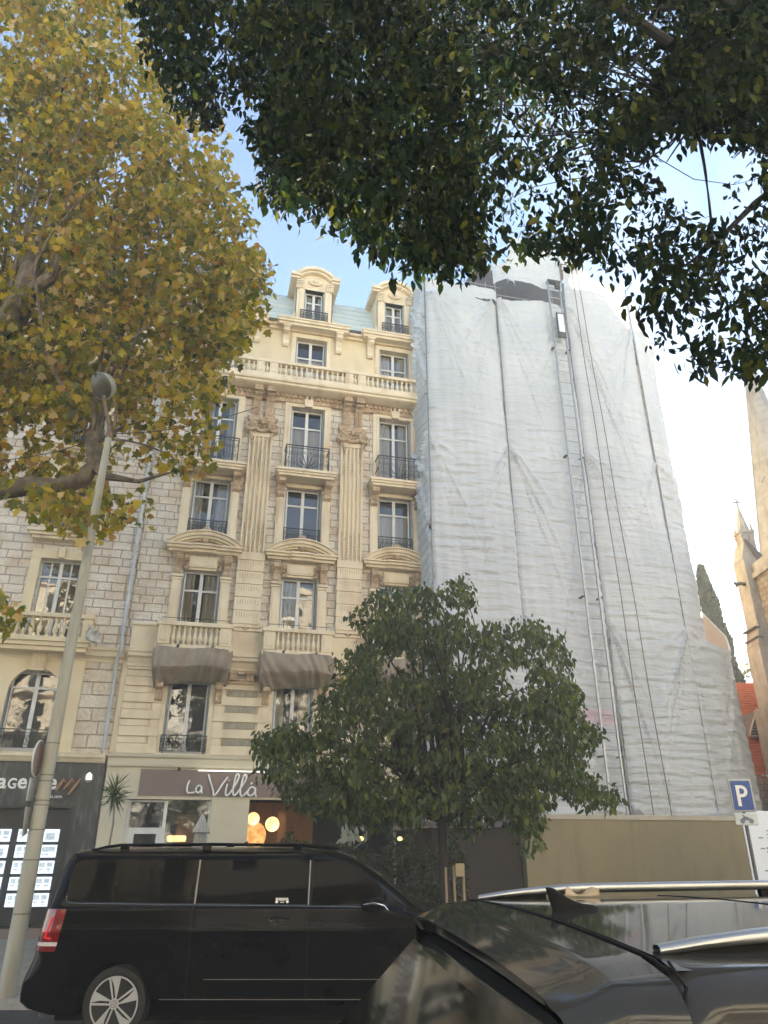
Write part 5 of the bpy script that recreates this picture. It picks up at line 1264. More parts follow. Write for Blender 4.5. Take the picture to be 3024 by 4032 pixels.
# tail light wrapping the rear corner
b = MB()
def tl(u, v, off=0.006):
    z = 0.775+0.40*v; P = ring(z, rear, front, vw, 0.20, 0.42, 0.965, off=off)
    t = 2+u*(6.6+0.2*v); i = int(t); f_ = t-i; p, q = P[i], P[i+1]
    return (p[0]+(q[0]-p[0])*f_*0.5 if i > 8 else p[0]+(q[0]-p[0])*f_, p[1]+(q[1]-p[1])*f_, z)
b.grid(lambda u, v: tl(u, 0.22+v*0.78), 14, 14); lt = b.build('tail_light', M['taillight'], VAN, smooth=True, recalc=False)
b = MB(); b.grid(lambda u, v: tl(u, 0.13+v*0.09), 14, 3); b.build('clear_lens', M['tailclear'], lt, smooth=True, recalc=False)
b = MB(); b.grid(lambda u, v: tl(u, v*0.13), 14, 3); b.build('red_lens', M['taillight'], lt, smooth=True, recalc=False)
M['tailglow'] = emit_mat('lit tail light guide', (0.9, 0.03, 0.03), 0.13)
b = MB(); b.tube([tl(0.62+0.1*k/8, 0.32+0.5*k/8, 0.010) for k in range(9)]+[tl(0.92, 0.30, 0.010)][:0], 0.008, 5); b.tube([tl(0.62, 0.33, 0.010), tl(0.9, 0.31, 0.010)], 0.008, 5); b.build('light_guide', M['tailglow'], lt)
# mirror
b = MB(); b.sph((-0.10, -0.16, 1.225), 0.12, 16, 10, (1.25, 0.85, 0.62)); b.tube([(0.0, -0.05, 1.18), (-0.02, 0.06, 1.17)], 0.035, 8); mr = b.build('door_mirror', M['carblack'], VAN, smooth=True)
b = MB(); b.tube([(-0.22, -0.25, 1.235), (-0.1, -0.268, 1.25), (0.0, -0.24, 1.225), (0.045, -0.2, 1.18)], [0.004, 0.010, 0.010, 0.004], 6); b.build('indicator_strip', M['chrome'], mr, smooth=True)
# roof rails
for yy, nm in ((0.27, 0), (1.66, 1)):
    b = MB(); b.tube([(-3.38, yy, 1.755), (-3.22, yy, 1.79), (-3.05, yy, 1.81), (-2.0, yy, 1.818), (-0.95, yy, 1.808), (-0.72, yy, 1.785), (-0.6, yy, 1.765)], [0.01, 0.016, 0.017, 0.017, 0.017, 0.015, 0.01], 8)
    for s_ in (-2.05, -1.0, -3.0): b.box(s_-0.05, s_+0.05, yy-0.012, yy+0.012, 1.76, 1.81)
    b.build('roof_rail', M['carblack'], VAN, smooth=True)
for s_, yy, ow in ((-2.822, 0.045, -1), (0.38, 0.045, -1)): wheel(VAN, s_, yy, 0.301, 0.335, 0.25, -1)
for s_ in (-2.822, 0.38):
    b = MB(); b.lathe([(0.335, 1.62), (0.335, 1.86)], (s_, 0, 0.301), 32, axis='y'); b.build('wheel', M['rubber'], VAN, smooth=True)
b = MB(); b.box(-3.5, 1.0, 0.25, 1.68, 0.12, 0.3); b.build('underbody', M['blackplastic'], VAN)
b = MB(); b.tube([(-3.6+0.02*math.cos(a), 0.12, 0.20+0.022*math.sin(a)) for a in [2*PI*k/12 for k in range(13)]], 0.007, 5); b.build('towing_eye', M['band'], VAN)
b = MB(); b.tube([(-0.52, 0.35, 1.60), (0.22, 0.42, 1.22)], 0.0, 4)
b = MB(); b.box(-3.86, -3.84, 0.72, 1.22, 0.62, 0.74); b.build('number_plate', M['signwhite'], VAN)

# ---- the dark car in the foreground
UA = R(6)
SUV = thing('parked_car', CW(0.33, 1.785, 0), 'dark grey car with silver roof rails and shark fin aerial, at the lower right', 'car', rz=-YAW+UA)
SUV['localframe'] = 1
r2_ = [(0.25, -0.70), (0.32, -0.79), (0.9, -0.80), (1.0, -0.74), (1.10, -0.60), (1.36, -0.335), (1.54, -0.165), (1.60, -0.10), (1.655, -0.02)]
f2_ = [(0.25, 3.7), (0.7, 3.75), (0.85, 3.6), (0.95, 2.9), (1.02, 2.5), (1.60, 1.7), (1.655, 1.5)]
w2_ = [(0.25, 0.84), (0.4, 0.92), (0.9, 0.935), (1.02, 0.92), (1.10, 0.895), (1.3, 0.83), (1.52, 0.745), (1.58, 0.722), (1.62, 0.70), (1.64, 0.682), (1.652, 0.665), (1.655, 0.655)]
lv = [0.25, 0.32, 0.4, 0.55, 0.7, 0.85, 0.9, 0.95, 1.0, 1.02, 1.06, 1.10, 1.2, 1.3, 1.36, 1.44, 1.52, 1.56, 1.59, 1.61, 1.62, 1.63, 1.64, 1.646, 1.652, 1.655]
body = stack([ring(z, r2_, f2_, w2_, 0.09, 0.3, 0.0, ns=60) for z in lv]).build('body', M['suvpaint'], SUV, smooth=True)
cut(body, [(0.05, 0.31, 0.38, -1.2, -0.6), (2.72, 0.31, 0.38, -1.2, -0.6)])
def rz_(u, v): return 1.657+0.012*math.sin(min(max(u, 0), 1.5)/1.5*PI/2)*1.0+0.016*(1-(v/0.655)**2)-0.008*max(0, abs(v)-0.6)/0.055
b = MB(); b.grid(lambda p, q: (-0.012+1.55*p, -0.655+1.31*q, rz_(-0.012+1.55*p, -0.655+1.31*q)), 50, 40); b.build('roof', M['suvpaint'], SUV, smooth=True, recalc=False)
b = MB(); b.tube([(-0.02, -0.657+1.314*k/30, rz_(0, -0.655+1.31*k/30)-0.002) for k in range(31)]+[(-0.02, 0.66, 1.62)], 0.0035, 5); b.tube([(-0.02, -0.657, 1.66), (-0.016, -0.69, 1.635), (-0.04, -0.712, 1.60), (-0.09, -0.735, 1.55)], 0.0025, 5)
b.tube([(0.55, -0.6+1.2*k/20, rz_(0.55, -0.6+1.2*k/20)) for k in range(21)], 0.002, 5); b.build('panel_gap', M['blackplastic'], SUV)
def sp_(p, q):      # spoiler top: panel gap to trailing edge, with a crease across it
    v = -0.655+1.31*q; bow = 1-(v/0.655)**2; ue = -0.178-0.022*bow; u = -0.03+(ue+0.03)*p
    z = rz_(0, v)-0.002-0.012*p-0.016*max(0, p-0.55)/0.45-0.010*p*p*(abs(v)/0.655)**4
    return (u, v*(1-0.03*p), z-(0.004 if p > 0.5 else 0))
b = MB(); b.grid(sp_, 16, 40); b.grid(lambda p, q: (lambda c: (c[0]+p*0.03, c[1]*(1-0.01*p), c[2]-0.035*p))(sp_(1, q)), 3, 40)
for q0, sg in ((0.0, -1), (1.0, 1)):
    b.grid(lambda p, q: (sp_(p, q0)[0]+0.02*p*q, sp_(p, q0)[1]+sg*(0.075*math.sin(q*PI/2)*(1-0.35*p)), sp_(p, q0)[2]-0.075*(1-math.cos(q*PI/2))), 14, 8)
spo = b.build('spoiler', M['suvpaint'], SUV, smooth=True, recalc=False)
b = MB(); b.grid(lambda p, q: (sp_(1, q)[0]+0.028+p*0.10, sp_(1, q)[1]*0.99, sp_(1, q)[2]-0.036-0.012*p), 3, 30); b.build('spoiler_underside', M['blackplastic'], spo)
def rg(p, q):
    z = 1.545-0.42*p; hw = interp(w2_, z)-0.06; u = interp(r2_, z)
    return (u-0.012-0.02*math.sin(PI*q), -hw+2*hw*q, z+0.012)
M['suvglass'] = mat('dusty rear glass', (0.006, 0.007, 0.006), (0.009, 0.010, 0.009), 3, 0.06, spec=0.22)
b = MB(); b.grid(rg, 24, 24); b.build('rear_window', M['suvglass'], SUV, smooth=True, recalc=False)
b = MB(); b.box(-0.84, -0.80, -0.26, 0.26, 0.62, 0.74); b.build('number_plate', M['signwhite'], SUV)
b = MB()
for d in (-1, 1): b.grid(lambda p, q: (-0.812+0.0*q+(0.16*p if d else 0), d*(0.90-0.22*(1-p))*(1.0), 0.92+0.12*q), 4, 3)
b.build('tail_light', M['taillight'], SUV)
# side windows with chrome surround
def sw(u0, u1, zt, m, nm, r_=0.05):
    b = MB(); n = 16
    def g(p, q):
        u = u0+(u1-u0)*p; zt_ = zt(u); z = 1.10+(zt_-1.10)*q; return (u, -interp(w2_, z)-0.003, z)
    b.grid(g, n, 10); return b.build(nm, m, SUV, smooth=True, recalc=False)
top = lambda u: min(1.575, 1.10+0.475*min(1, max(0.02, (u-0.0)/0.22))**0.45) if u < 0.22 else (1.575 if u < 1.3 else 1.575-(u-1.3)*0.30)
sw(0.05, 0.72, top, M['suvglass'], 'side_window'); sw(0.80, 1.75, top, M['suvglass'], 'side_window')
b = MB(); P = [(0.30-0.3*k/14, 0) for k in range(15)]
pts = [(u, -interp(w2_, top(u))-0.006, top(u)+0.004) for u in [1.7-0.1*k for k in range(14)]+[0.32, 0.26, 0.22, 0.17, 0.12, 0.08, 0.05, 0.03, 0.02]]
b.tube(pts, 0.010, 6); b.build('window_trim', M['chrome'], SUV, smooth=True)
# roof rails
for sgn in (-1, 1):
    b = MB(); v0 = 0.580*sgn; prof = []
    for k in range(27):
        t = k/26; u = 0.0+1.75*t; lift = 0.020*min(1, math.sin(min(t, 1-t)*PI*2.4 if min(t, 1-t) < 0.208 else PI/2)**0.8 if min(t, 1-t) > 0 else 0)
        prof.append((u, v0, rz_(u, v0)+0.004+lift))
    vs = []
    for i, (u, v, z) in enumerate(prof):
        w = 0.014+0.004*min(1, min(i, 26-i)/4); h = 0.007+0.006*min(1, min(i, 26-i)/4)
        for a in range(10):
            A = 2*PI*a/10; vs.append((u, v+w*math.cos(A)*abs(math.cos(A))**-0.3 if abs(math.cos(A)) > 0.01 else v, z+h*math.sin(A)))
    b.add(vs, [(i*10+k, i*10+(k+1) % 10, (i+1)*10+(k+1) % 10, (i+1)*10+k) for i in range(26) for k in range(10)])
    rl = b.build('roof_rail', M['railalu'], SUV, smooth=True)
    for u0, u1 in ((0.03, 0.20), (0.86, 0.98), (1.55, 1.72)):
        b = MB(); b.grid(lambda p, q: (u0+(u1-u0)*p, v0, rz_(u0+(u1-u0)*p, v0)-0.002+q*(interp([(x[0], x[2]) for x in prof], u0+(u1-u0)*p)-rz_(u0+(u1-u0)*p, v0))), 8, 2)
        ft = b.build('rail_foot', M['blackplastic'], rl); sm = ft.modifiers.new('t', 'SOLIDIFY'); sm.thickness = 0.02; sm.offset = 0
# shark fin aerial
b = MB(); u0 = 0.035; zb = rz_(0.08, 0)-0.002
sec = [(0.0, 0.105, 0.019), (0.12, 0.104, 0.017), (0.24, 0.098, 0.014), (0.32, 0.070, 0.010), (0.45, 0.052, 0.008), (0.6, 0.040, 0.0065), (0.8, 0.028, 0.005), (0.95, 0.019, 0.0035), (1.0, 0.008, 0.002)]
vs = []
for t, ln, w in sec:
    for a in range(12):
        A = 2*PI*a/12; uu = ln/2*(1+math.cos(A)); vs.append((u0+uu-0.012*t, w*math.sin(A), zb+0.046*t))
b.add(vs, [(i*12+k, i*12+(k+1) % 12, (i+1)*12+(k+1) % 12, (i+1)*12+k) for i in range(len(sec)-1) for k in range(12)]+[tuple(96+k for k in range(12))])
b.build('aerial', M['blackplastic'], SUV, smooth=True)
for u_ in (0.05, 2.72):
    wheel(SUV, u_, -0.90, 0.31, 0.34, 0.245, -1)
    b = MB(); b.lathe([(0.34, 0.68), (0.34, 0.90)], (u_, 0, 0.31), 32, axis='y'); b.build('wheel', M['rubber'], SUV, smooth=True)
b = MB(); b.box(-0.5, 3.4, -0.65, 0.65, 0.15, 0.3); b.build('underbody', M['blackplastic'], SUV)
# fallen leaf caught under the far rail
b = MB(); b.grid(lambda p, q: (0.20+0.10*p, 0.535+0.05*q*math.sin(p*PI), rz_(0.25, 0.55)+0.006+0.011*math.sin(p*9)*q+0.012*q), 8, 4)
o = b.build('dry_leaf', M['board'], SUV, smooth=True); mw = o.data
o.parent = None; mat_ = Matrix.Translation(SUV.location) @ Matrix.Rotation(SUV.rotation_euler[2], 4, 'Z')
mw.transform(mat_); mw.transform(Matrix.Translation(Vector(CW(0.045, 0, 0)))); cc = Vector(CW(0.63, 2.38, 1.68)); mw.transform(Matrix.Translation(-cc)); o.location = cc
sm = o.modifiers.new('t', 'SOLIDIFY'); sm.thickness = 0.001
tag(o, 'curled brown dry leaf caught under the far roof rail of the dark car', 'leaf')
del VAN['localframe'], SUV['localframe']

# ================================================================ lamp column and the sign strapped to it
LC = thing('street_lamp', CW(-4.86, 11.1, 0.02), 'tall tapered cream grey lamp column with a round head, in front of the golden tree', 'street lamp', rz=-YAW)
LC['localframe'] = 1
b = MB(); pr = [(0.135, -0.15), (0.135, 0.0), (0.128, 0.02), (0.122, 1.0), (0.112, 2.0), (0.098, 3.5), (0.085, 5.5), (0.07, 7.6), (0.062, 8.3), (0.05, 8.42)]
b.lathe([(r_*0.9, h_) for r_, h_ in pr], (0, 0, 0), 28); b.build('column', M['lamp'], LC, smooth=True)
b = MB()
for z, r in ((0.95, 0.126), (1.60, 0.119), (1.98, 0.116), (2.30, 0.112), (2.36, 0.1125), (2.62, 0.109), (2.70, 0.108), (3.14, 0.104)): b.lathe([(r*0.905, 0), (r*0.905, 0.018)], (0, 0, z), 28)
b.build('strap', M['band'], LC)
b = MB(); b.tube([(0, 0, 8.38), (-0.03, 0, 8.6), (-0.12, -0.02, 8.85), (-0.17, -0.04, 9.05), (-0.2, -0.06, 9.16)], [0.045, 0.038, 0.034, 0.03, 0.04], 10); b.lathe([(0.066, 0), (0.06, 0.12)], (0, 0, 8.32), 14); b.build('arm', M['rust'], LC, smooth=True)
b = MB(); b.tube([(0, 0.02, 8.4), (0.07, 0.03, 8.7), (0.0, 0.0, 9.05), (-0.1, 0.02, 9.2)], 0.014, 6); b.build('cable', M['rust'], LC)
ax = Vector((-0.42, -0.66, -0.62)).normalized(); q = ax.to_track_quat('Z', 'Y').to_matrix().to_4x4()
hc = Matrix.Translation((-0.27, -0.08, 9.36)) @ q @ Matrix.Scale(0.88, 4)
b = MB(); b.lathe([(0.05, -0.27), (0.15, -0.25), (0.24, -0.17), (0.285, -0.05), (0.29, 0.0), (0.275, 0.0)], (0, 0, 0), 28); hd = b.build('lamp_head', M['lamp'], LC, smooth=True); hd.data.transform(hc)
b = MB(); b.lathe([(0.276, -0.004), (0.25, 0.03), (0.15, 0.06), (0.02, 0.07)], (0, 0, 0), 28); gl = b.build('lamp_glass', M['lampglass'], hd, smooth=True); gl.data.transform(hc)
b = MB(); b.box(-0.02, 0.02, 0.18, 0.28, 0.0, 0.045); cl = b.build('clip', M['iron'], hd); cl.data.transform(hc)
del LC['localframe']
RS = thing('road_sign', CW(-4.99, 11.02, 1.9), 'round road sign seen almost edge-on with two narrow plates, strapped to the lamp column', 'road sign', rz=-YAW+R(98))
RS['localframe'] = 1
b = MB(); b.lathe([(0.245, 0), (0.25, 0.006), (0.25, 0.022), (0.24, 0.024)], (0.02, 0, 1.05), 32, axis='y'); ds = b.build('disc', [M['signback']], RS)
b = MB(); b.tube([(0.02+0.248*math.cos(a), 0.012, 1.05+0.248*math.sin(a)) for a in [2*PI*k/32 for k in range(33)]], 0.014, 6, cap=False); b.build('rim', M['signwhite'], ds, smooth=True)
b = MB(); b.box(-0.16, 0.16, 0.0, 0.02, 0.47, 0.78); b.build('plate', M['signgrey'], RS, bevel=0.01)
b = MB(); b.prism([(-0.14, 0.40), (0.14, 0.40), (0.10, 0.06), (-0.02, 0.02)], 'y', 0.0, 0.018); b.build('plate', M['signgrey'], RS)
b = MB(); b.tube([(0.03, 0.03, 0.2), (0.03, 0.03, 1.2)], 0.018, 6); b.build('bracket', M['iron'], RS)
del RS['localframe']
b = MB(); p0 = Vector(CW(-7.2, 11.6, 8.15)); p1 = Vector(CW(-4.86, 11.1, 8.42)); p2 = Vector(CW(-2.5, 12.2, 9.7))
b.tube([p0.lerp(p1, t/8)-Vector((0, 0, 0.12*math.sin(PI*t/8))) for t in range(9)]+[p1.lerp(p2, t/10)-Vector((0, 0, 0.15*math.sin(PI*t/10))) for t in range(1, 11)], 0.008, 5)
o = b.build('span_cable', M['iron'])
for v in o.data.vertices: v.co -= p0
o.location = p0; tag(o, 'thin black cable crossing the top of the lamp column into the golden leaves', 'cable')

# ================================================================ church on the right
CH = thing('church', CW(0, 32, -2), 'rubble stone gothic church with pinnacle, gargoyle and orange tiled roof beyond the scaffold', 'church', rz=-YAW)
CH['localframe'] = 1
def cz(z): return z+2       # modelled in heights above the road, the church stands 2 m lower
b = MB(); b.box(17.0, 26, -8, 0.3, 0, cz(12.9)); b.build('wall', M['chstone'], CH)
b = MB(); b.box(16.86, 26, -8.1, 0.4, cz(12.9), cz(13.15)); b.box(16.95, 26, -8, 0.35, cz(13.15), cz(13.6)); b.build('cornice', M['chdress'], CH)
b = MB()
b.box(16.62, 17.3, -0.55, 0.5, 0, cz(13.9)); b.box(16.42, 17.3, -0.65, 0.55, 0, cz(9.9)); b.box(16.2, 17.3, -0.75, 0.6, 0, cz(7.2))
b.prism([(16.42, cz(9.9)), (16.62, cz(9.9)), (16.62, cz(10.8))], 'y', -0.65, 0.55)
b.prism([(16.60, cz(13.9)), (17.5, cz(13.9)), (17.3, cz(14.8)), (16.85, cz(14.8))], 'y', -0.5, 0.45)
b.build('buttress', M['chdress'], CH, bevel=0.03)
b = MB()
for k in range(2): b.box(16.38, 16.66, -0.7, 0.5, cz(10.15+k*0.45), cz(10.2+k*0.45))
b.build('flashing', M['chdark'], CH); b = MB(); b.prism([(16.85, cz(14.85)), (16.9, cz(14.9)), (17.9, cz(13.5)), (17.5, cz(13.3))], 'y', -0.62, -0.5); b.build('flashing', M['chdark'], CH)
b = MB(); b.box(16.88, 17.48, -0.35, 0.25, cz(13.9), cz(15.35))
for dx in (16.85, 17.38):
    for dy in (-0.38, 0.16): b.prism([(dx, cz(15.1)), (dx+0.14, cz(15.1)), (dx+0.07, cz(15.75))], 'y', dy, dy+0.12)
for k in range(2): b.prism([(16.9+k*0.3, cz(14.9)), (17.16+k*0.3, cz(14.9)), (17.03+k*0.3, cz(15.3))], 'y', -0.39, -0.35)
b.box(16.82, 17.54, -0.40, 0.30, cz(15.30), cz(15.42))
b.lathe([(0.30, 0), (0.02, 1.45)], (17.18, -0.05, cz(15.4)), 8)
b.box(17.15, 17.21, -0.08, -0.02, cz(16.8), cz(17.2)); b.box(17.02, 17.34, -0.08, -0.02, cz(16.98), cz(17.05))
for p in ((17.02, 17.015), (17.34, 17.015), (17.18, 17.2)): b.sph((p[0], -0.05, cz(p[1])), 0.05, 8, 5)
b.build('pinnacle', M['chdress'], CH)
b = MB(); b.tube([(16.7, -0.2, cz(12.75)), (16.4, -0.25, cz(12.78)), (16.2, -0.28, cz(12.72)), (16.1, -0.3, cz(12.82))], [0.10, 0.08, 0.09, 0.05], 8); b.tube([(16.25, -0.2, cz(12.7)), (16.18, -0.25, cz(12.58))], 0.035, 5); b.build('gargoyle', M['chdark'], CH, smooth=True)
b = MB(); b.box(19.0, 23.0, 0.6, 4.6, 0, cz(14.9)); b.build('tower', M['chstone'], CH)
b = MB(); b.lathe([(1.72, 0), (0.02, 13.6)], (20.77, 2.2, cz(14.9)), 8); b.tube([(19.5, 1.1, cz(19)), (19.2, 0.9, cz(18.6))], 0.05, 5)
b.build('spire', M['chdress'], CH)
b = MB()
b.prism([(17.0-0.01, 0)]*0+[(-3.2, cz(5)), (-1.4, cz(5)), (-1.4, cz(9.4))]+[(-1.4-0.15*k, cz(9.4+0.35*math.sin(k*0.55)+k*0.05)) for k in range(1, 6)]+[(-2.3, cz(10.6))]+[(-2.45-0.15*k, cz(10.2-0.22*k)) for k in range(0, 5)]+[(-3.2, cz(9.2))], 'x', 16.97, 17.05)
b.build('arched_window', M['room'], CH)
b = MB(); b.tube([(16.95, -1.3, cz(5)), (16.95, -1.3, cz(9.4)), (16.95, -1.7, cz(10.3)), (16.95, -2.3, cz(10.9)), (16.95, -2.9, cz(10.3)), (16.95, -3.3, cz(9.4)), (16.95, -3.3, cz(5))], 0.10, 6); b.build('window_surround', M['chdress'], CH)
# chapel roof
b = MB(); k = 34
def CR(u, v, dy=0.0, dz=0.0): return (14.9+(18.6-14.9)*u+v*(0.9*(1-u)+1.3*u), 1.0+5.0*v+dy, cz(4.6+4.9*v)+dz)
for i in range(k):
    v, v2 = i/k, (i+1)/k
    b.quad(CR(0, v, -0.03, 0.045), CR(1, v, -0.03, 0.045), CR(1, v2, 0, 0.0), CR(0, v2, 0, 0.0)); b.quad(CR(0, v, -0.03, 0.045), CR(1, v, -0.03, 0.045), CR(1, v, -0.03, -0.02), CR(0, v, -0.03, -0.02))
for i in range(40):
    u = i/40; b.tube([CR(u, 0, -0.03, 0.05), CR(u, 1, 0, 0.03)], 0.014, 4, cap=False)
rf = b.build('tiled_roof', M['tile'], CH, recalc=False)
b = MB(); b.box(15.0, 18.6, 1.3, 6, 0, cz(4.55)); b.build('chapel_wall', M['chstone'], CH)
b = MB(); b.prism([(16.75, cz(6.4)), (17.75, cz(6.4)), (17.25, cz(7.5))], 'y', 2.4, 4.4); dm = b.build('roof_dormer', M['chdark'], rf)
b = MB(); b.tube([(16.68, 2.38, cz(6.35)), (17.25, 2.38, cz(7.56)), (17.82, 2.38, cz(6.35)), (16.68, 2.38, cz(6.35))], 0.06, 6)
for q in range(6): b.box(16.83+q*0.065, 17.67-q*0.065, 2.34, 2.38, cz(6.48+q*0.13), cz(6.52+q*0.13))
b.build('louvre', M['chdress'], dm)
b = MB(); b.tube([(17.0+0.6*math.cos(a), 1.28, cz(2.2+1.3*math.sin(a))) for a in [PI*k/14 for k in range(15)]], 0.08, 6); b.build('arch_moulding', M['chdress'], CH)
b = MB(); b.prism([(17.0+0.5*math.cos(a), cz(2.2+1.15*math.sin(a))) for a in [PI*k/14 for k in range(15)]], 'y', 1.26, 1.31); b.build('arched_window', M['room'], CH)
del CH['localframe']

# ================================================================ houses across the road, behind the camera: they catch the sun and show in the car windows
def opp(x0, x1, h, seed, label, m):
    t = thing('facing_house', ((x0+x1)/2, -15.0, -0.3), label, 'apartment building', 'houses facing across the road')
    b = MB(); n = int((x1-x0)/3.2); fl = int((h-4)/3.1); ops = []
    for i in range(n):
        cx = x0+(x1-x0)*(i+0.5)/n
        for k in range(fl): ops.append((cx-0.65, cx+0.65, 4.4+3.1*k, 6.7+3.1*k))
        ops.append((cx-1.1, cx+1.1, 0.1, 3.2))
    wall(b, x0, x1, -0.3, h, -15.0, ops, -0.3); b.box(x0, x1, -24, -19, -0.3, h); b.box(x0, x0+0.3, -19, -15.01, -0.3, h); b.box(x1-0.3, x1, -19, -15.01, -0.3, h); b.box(x0, x1, -19, -15.02, h-0.2, h)
    b.build('wall', m, t, recalc=False)
    b = MB()
    for o_ in ops: b.quad((o_[0], -15.25, o_[2]), (o_[1], -15.25, o_[2]), (o_[1], -15.25, o_[3]), (o_[0], -15.25, o_[3]))
    b.build('windows', M['oppglass'], t, recalc=False)
    b = MB()
    for k in range(fl): b.box(x0+0.5, x0+(x1-x0)*0.42, -14.99, -13.9, 4.1+3.1*k, 4.35+3.1*k); b.box(x0+(x1-x0)*0.55, x1-0.5, -14.99, -13.9, 4.1+3.1*k, 4.35+3.1*k); b.box(x0+0.5, x0+(x1-x0)*0.42, -13.95, -13.9, 4.35+3.1*k, 5.1+3.1*k)
    b.box(x0-0.1, x1+0.1, -14.99, -14.5, h, h+0.4); b.build('balcony', m, t)
M['opp2'] = mat('cool white render opposite', (0.84, 0.80, 0.72), (0.78, 0.74, 0.66), 0.8, 0.9, 0.1)
opp(-34, -12, 23, 1, 'cream house with long balconies across the road, left of the camera', M['opp'])
opp(-11.98, 8, 21, 2, 'white house with long balconies directly behind the camera', M['opp2'])
opp(8.02, 34, 24, 3, 'cream house across the road, right of the camera', M['opp'])
# ================================================================ foliage
def leaf_shape(kind):
    if kind == 'oval':      # pointed, folded along the midrib: length 1 along +x
        v = [(0, 0, 0), (0.28, 0.20, 0.05), (0.62, 0.19, 0.05), (1, 0, -0.03), (0.62, -0.19, 0.05), (0.28, -0.20, 0.05), (0.30, 0, 0), (0.63, 0, 0)]
        f = [(0, 6, 1), (6, 7, 2, 1), (7, 3, 2), (0, 5, 6), (6, 5, 4, 7), (7, 4, 3)]
    elif kind == 'plane':   # five-lobed plane leaf
        v = [(0, 0, 0), (0.05, 0.30, 0.03), (0.20, 0.52, 0.09), (0.40, 0.30, 0.03), (0.66, 0.45, 0.07), (0.68, 0.18, 0.0), (1.0, 0.0, -0.06), (0.68, -0.18, 0.0), (0.66, -0.45, 0.07), (0.40, -0.30, 0.03), (0.20, -0.52, 0.09), (0.05, -0.30, 0.03), (0.4, 0, -0.02)]
        f = [(12, 0, 1, 2), (12, 2, 3), (12, 3, 4, 5), (12, 5, 6), (12, 6, 7), (12, 7, 8, 9), (12, 9, 10), (12, 10, 11, 0)]
    elif kind == 'tiny':
        v = [(0, 0, 0), (0.5, 0.25, 0.03), (1, 0, 0), (0.5, -0.25, 0.03)]; f = [(0, 1, 2, 3)]
    return np.array(v, float), f
def leaves(name, P, size, m, par, kind='oval', droop=0.6, jitter=0.9, svar=0.3, flat=0.0):
    """one leaf blade at each point: hanging, turned every way"""
    V, F = leaf_shape(kind); n = len(P); P = np.asarray(P, float)
    az = RNG.uniform(0, 2*np.pi, n); el = -droop+RNG.normal(0, jitter*0.55, n); el = np.clip(el, -1.5, 1.2)
    d = np.stack([np.cos(el)*np.cos(az), np.cos(el)*np.sin(az), np.sin(el)], 1)
    up = RNG.normal(0, 1, (n, 3)); up[:, 2] += flat; s = np.cross(up, d); s /= np.linalg.norm(s, axis=1)[:, None]+1e-9; w = np.cross(d, s)
    sz = size*(1+RNG.uniform(-svar, svar, n))
    co = P[:, None, :]+sz[:, None, None]*(V[None, :, 0:1]*d[:, None, :]+V[None, :, 1:2]*s[:, None, :]+V[None, :, 2:3]*w[:, None, :])
    k = len(V); me = bpy.data.meshes.new(name)
    lens = np.array([len(f) for f in F]); idx = np.concatenate([np.array(f) for f in F])
    me.vertices.add(n*k); me.vertices.foreach_set('co', (co.reshape(-1, 3)-np.array(root_off(par) if not par.get('localframe') else (0, 0, 0))).ravel())
    allidx = (idx[None, :]+np.arange(n)[:, None]*k).ravel(); me.loops.add(len(allidx)); me.loops.foreach_set('vertex_index', allidx.astype(np.int32))
    L = np.tile(lens, n); st = np.concatenate([[0], np.cumsum(L)[:-1]])
    me.polygons.add(len(L)); me.polygons.foreach_set('loop_start', st.astype(np.int32)); me.polygons.foreach_set('loop_total', L.astype(np.int32))
    me.materials.append(m); me.update(calc_edges=True)
    o = bpy.data.objects.new(name, me); COL.objects.link(o); o.parent = par
    return o

FPX, TH0 = 2860.0, R(24.7)
def ray(px, py, d):
    """point d metres ahead in the direction of a place in the photograph (used to survey crown outlines)"""
    xc = (px-1512)/FPX; yc = -(py-2016)/FPX; fw = math.cos(TH0)-yc*math.sin(TH0); up = yc*math.cos(TH0)+math.sin(TH0)
    return CW(xc/fw*d, d, HC+up/fw*d)
def inpoly(x, y, P):
    c = False; j = len(P)-1
    for i in range(len(P)):
        if (P[i][1] > y) != (P[j][1] > y) and x < (P[j][0]-P[i][0])*(y-P[i][1])/(P[j][1]-P[i][1])+P[i][0]: c = not c
        j = i
    return c
def crown_twigs(poly, nclump, d0, d1, rad, per, rnd, holes=(), flatten=0.8, mg=(0, 0)):
    """leafy twigs filling a volume: clump centres inside the crown's outline, at many depths"""
    xs = [p[0] for p in poly]; ys = [p[1] for p in poly]; C = []; P = []
    tries = 0
    while len(C) < nclump and tries < nclump*60:
        tries += 1
        x = rnd.uniform(min(xs), max(xs)); y = rnd.uniform(min(ys), max(ys))
        if not inpoly(x, y, poly): continue
        if mg[0] and not (inpoly(x-mg[0], y, poly) and inpoly(x+mg[0], y, poly) and inpoly(x, y+mg[1], poly)): continue
        if any((x-hx)**2/(hr*hr)+(y-hy)**2/(hr2*hr2) < 1 and rnd.random() < hp for hx, hy, hr, hr2, hp in holes): continue
        d = rnd.uniform(d0, d1); C.append(Vector(ray(x*1.8228, y*1.8228, d)))
    for c in C:
        r = rad*rnd.uniform(0.6, 1.25); k = int(per*(r/rad)**2*rnd.uniform(0.6, 1.3))
        v = RNG.normal(0, 1, (k, 3)); v /= np.linalg.norm(v, axis=1)[:, None]; q = RNG.uniform(0.15, 1, k)**0.5*r
        v = v*q[:, None]; v[:, 2] *= flatten; v[:, 2] -= 0.15*(np.abs(v[:, 0])+np.abs(v[:, 1]))
        P.append(v+np.array(c))
    return C, np.concatenate(P)
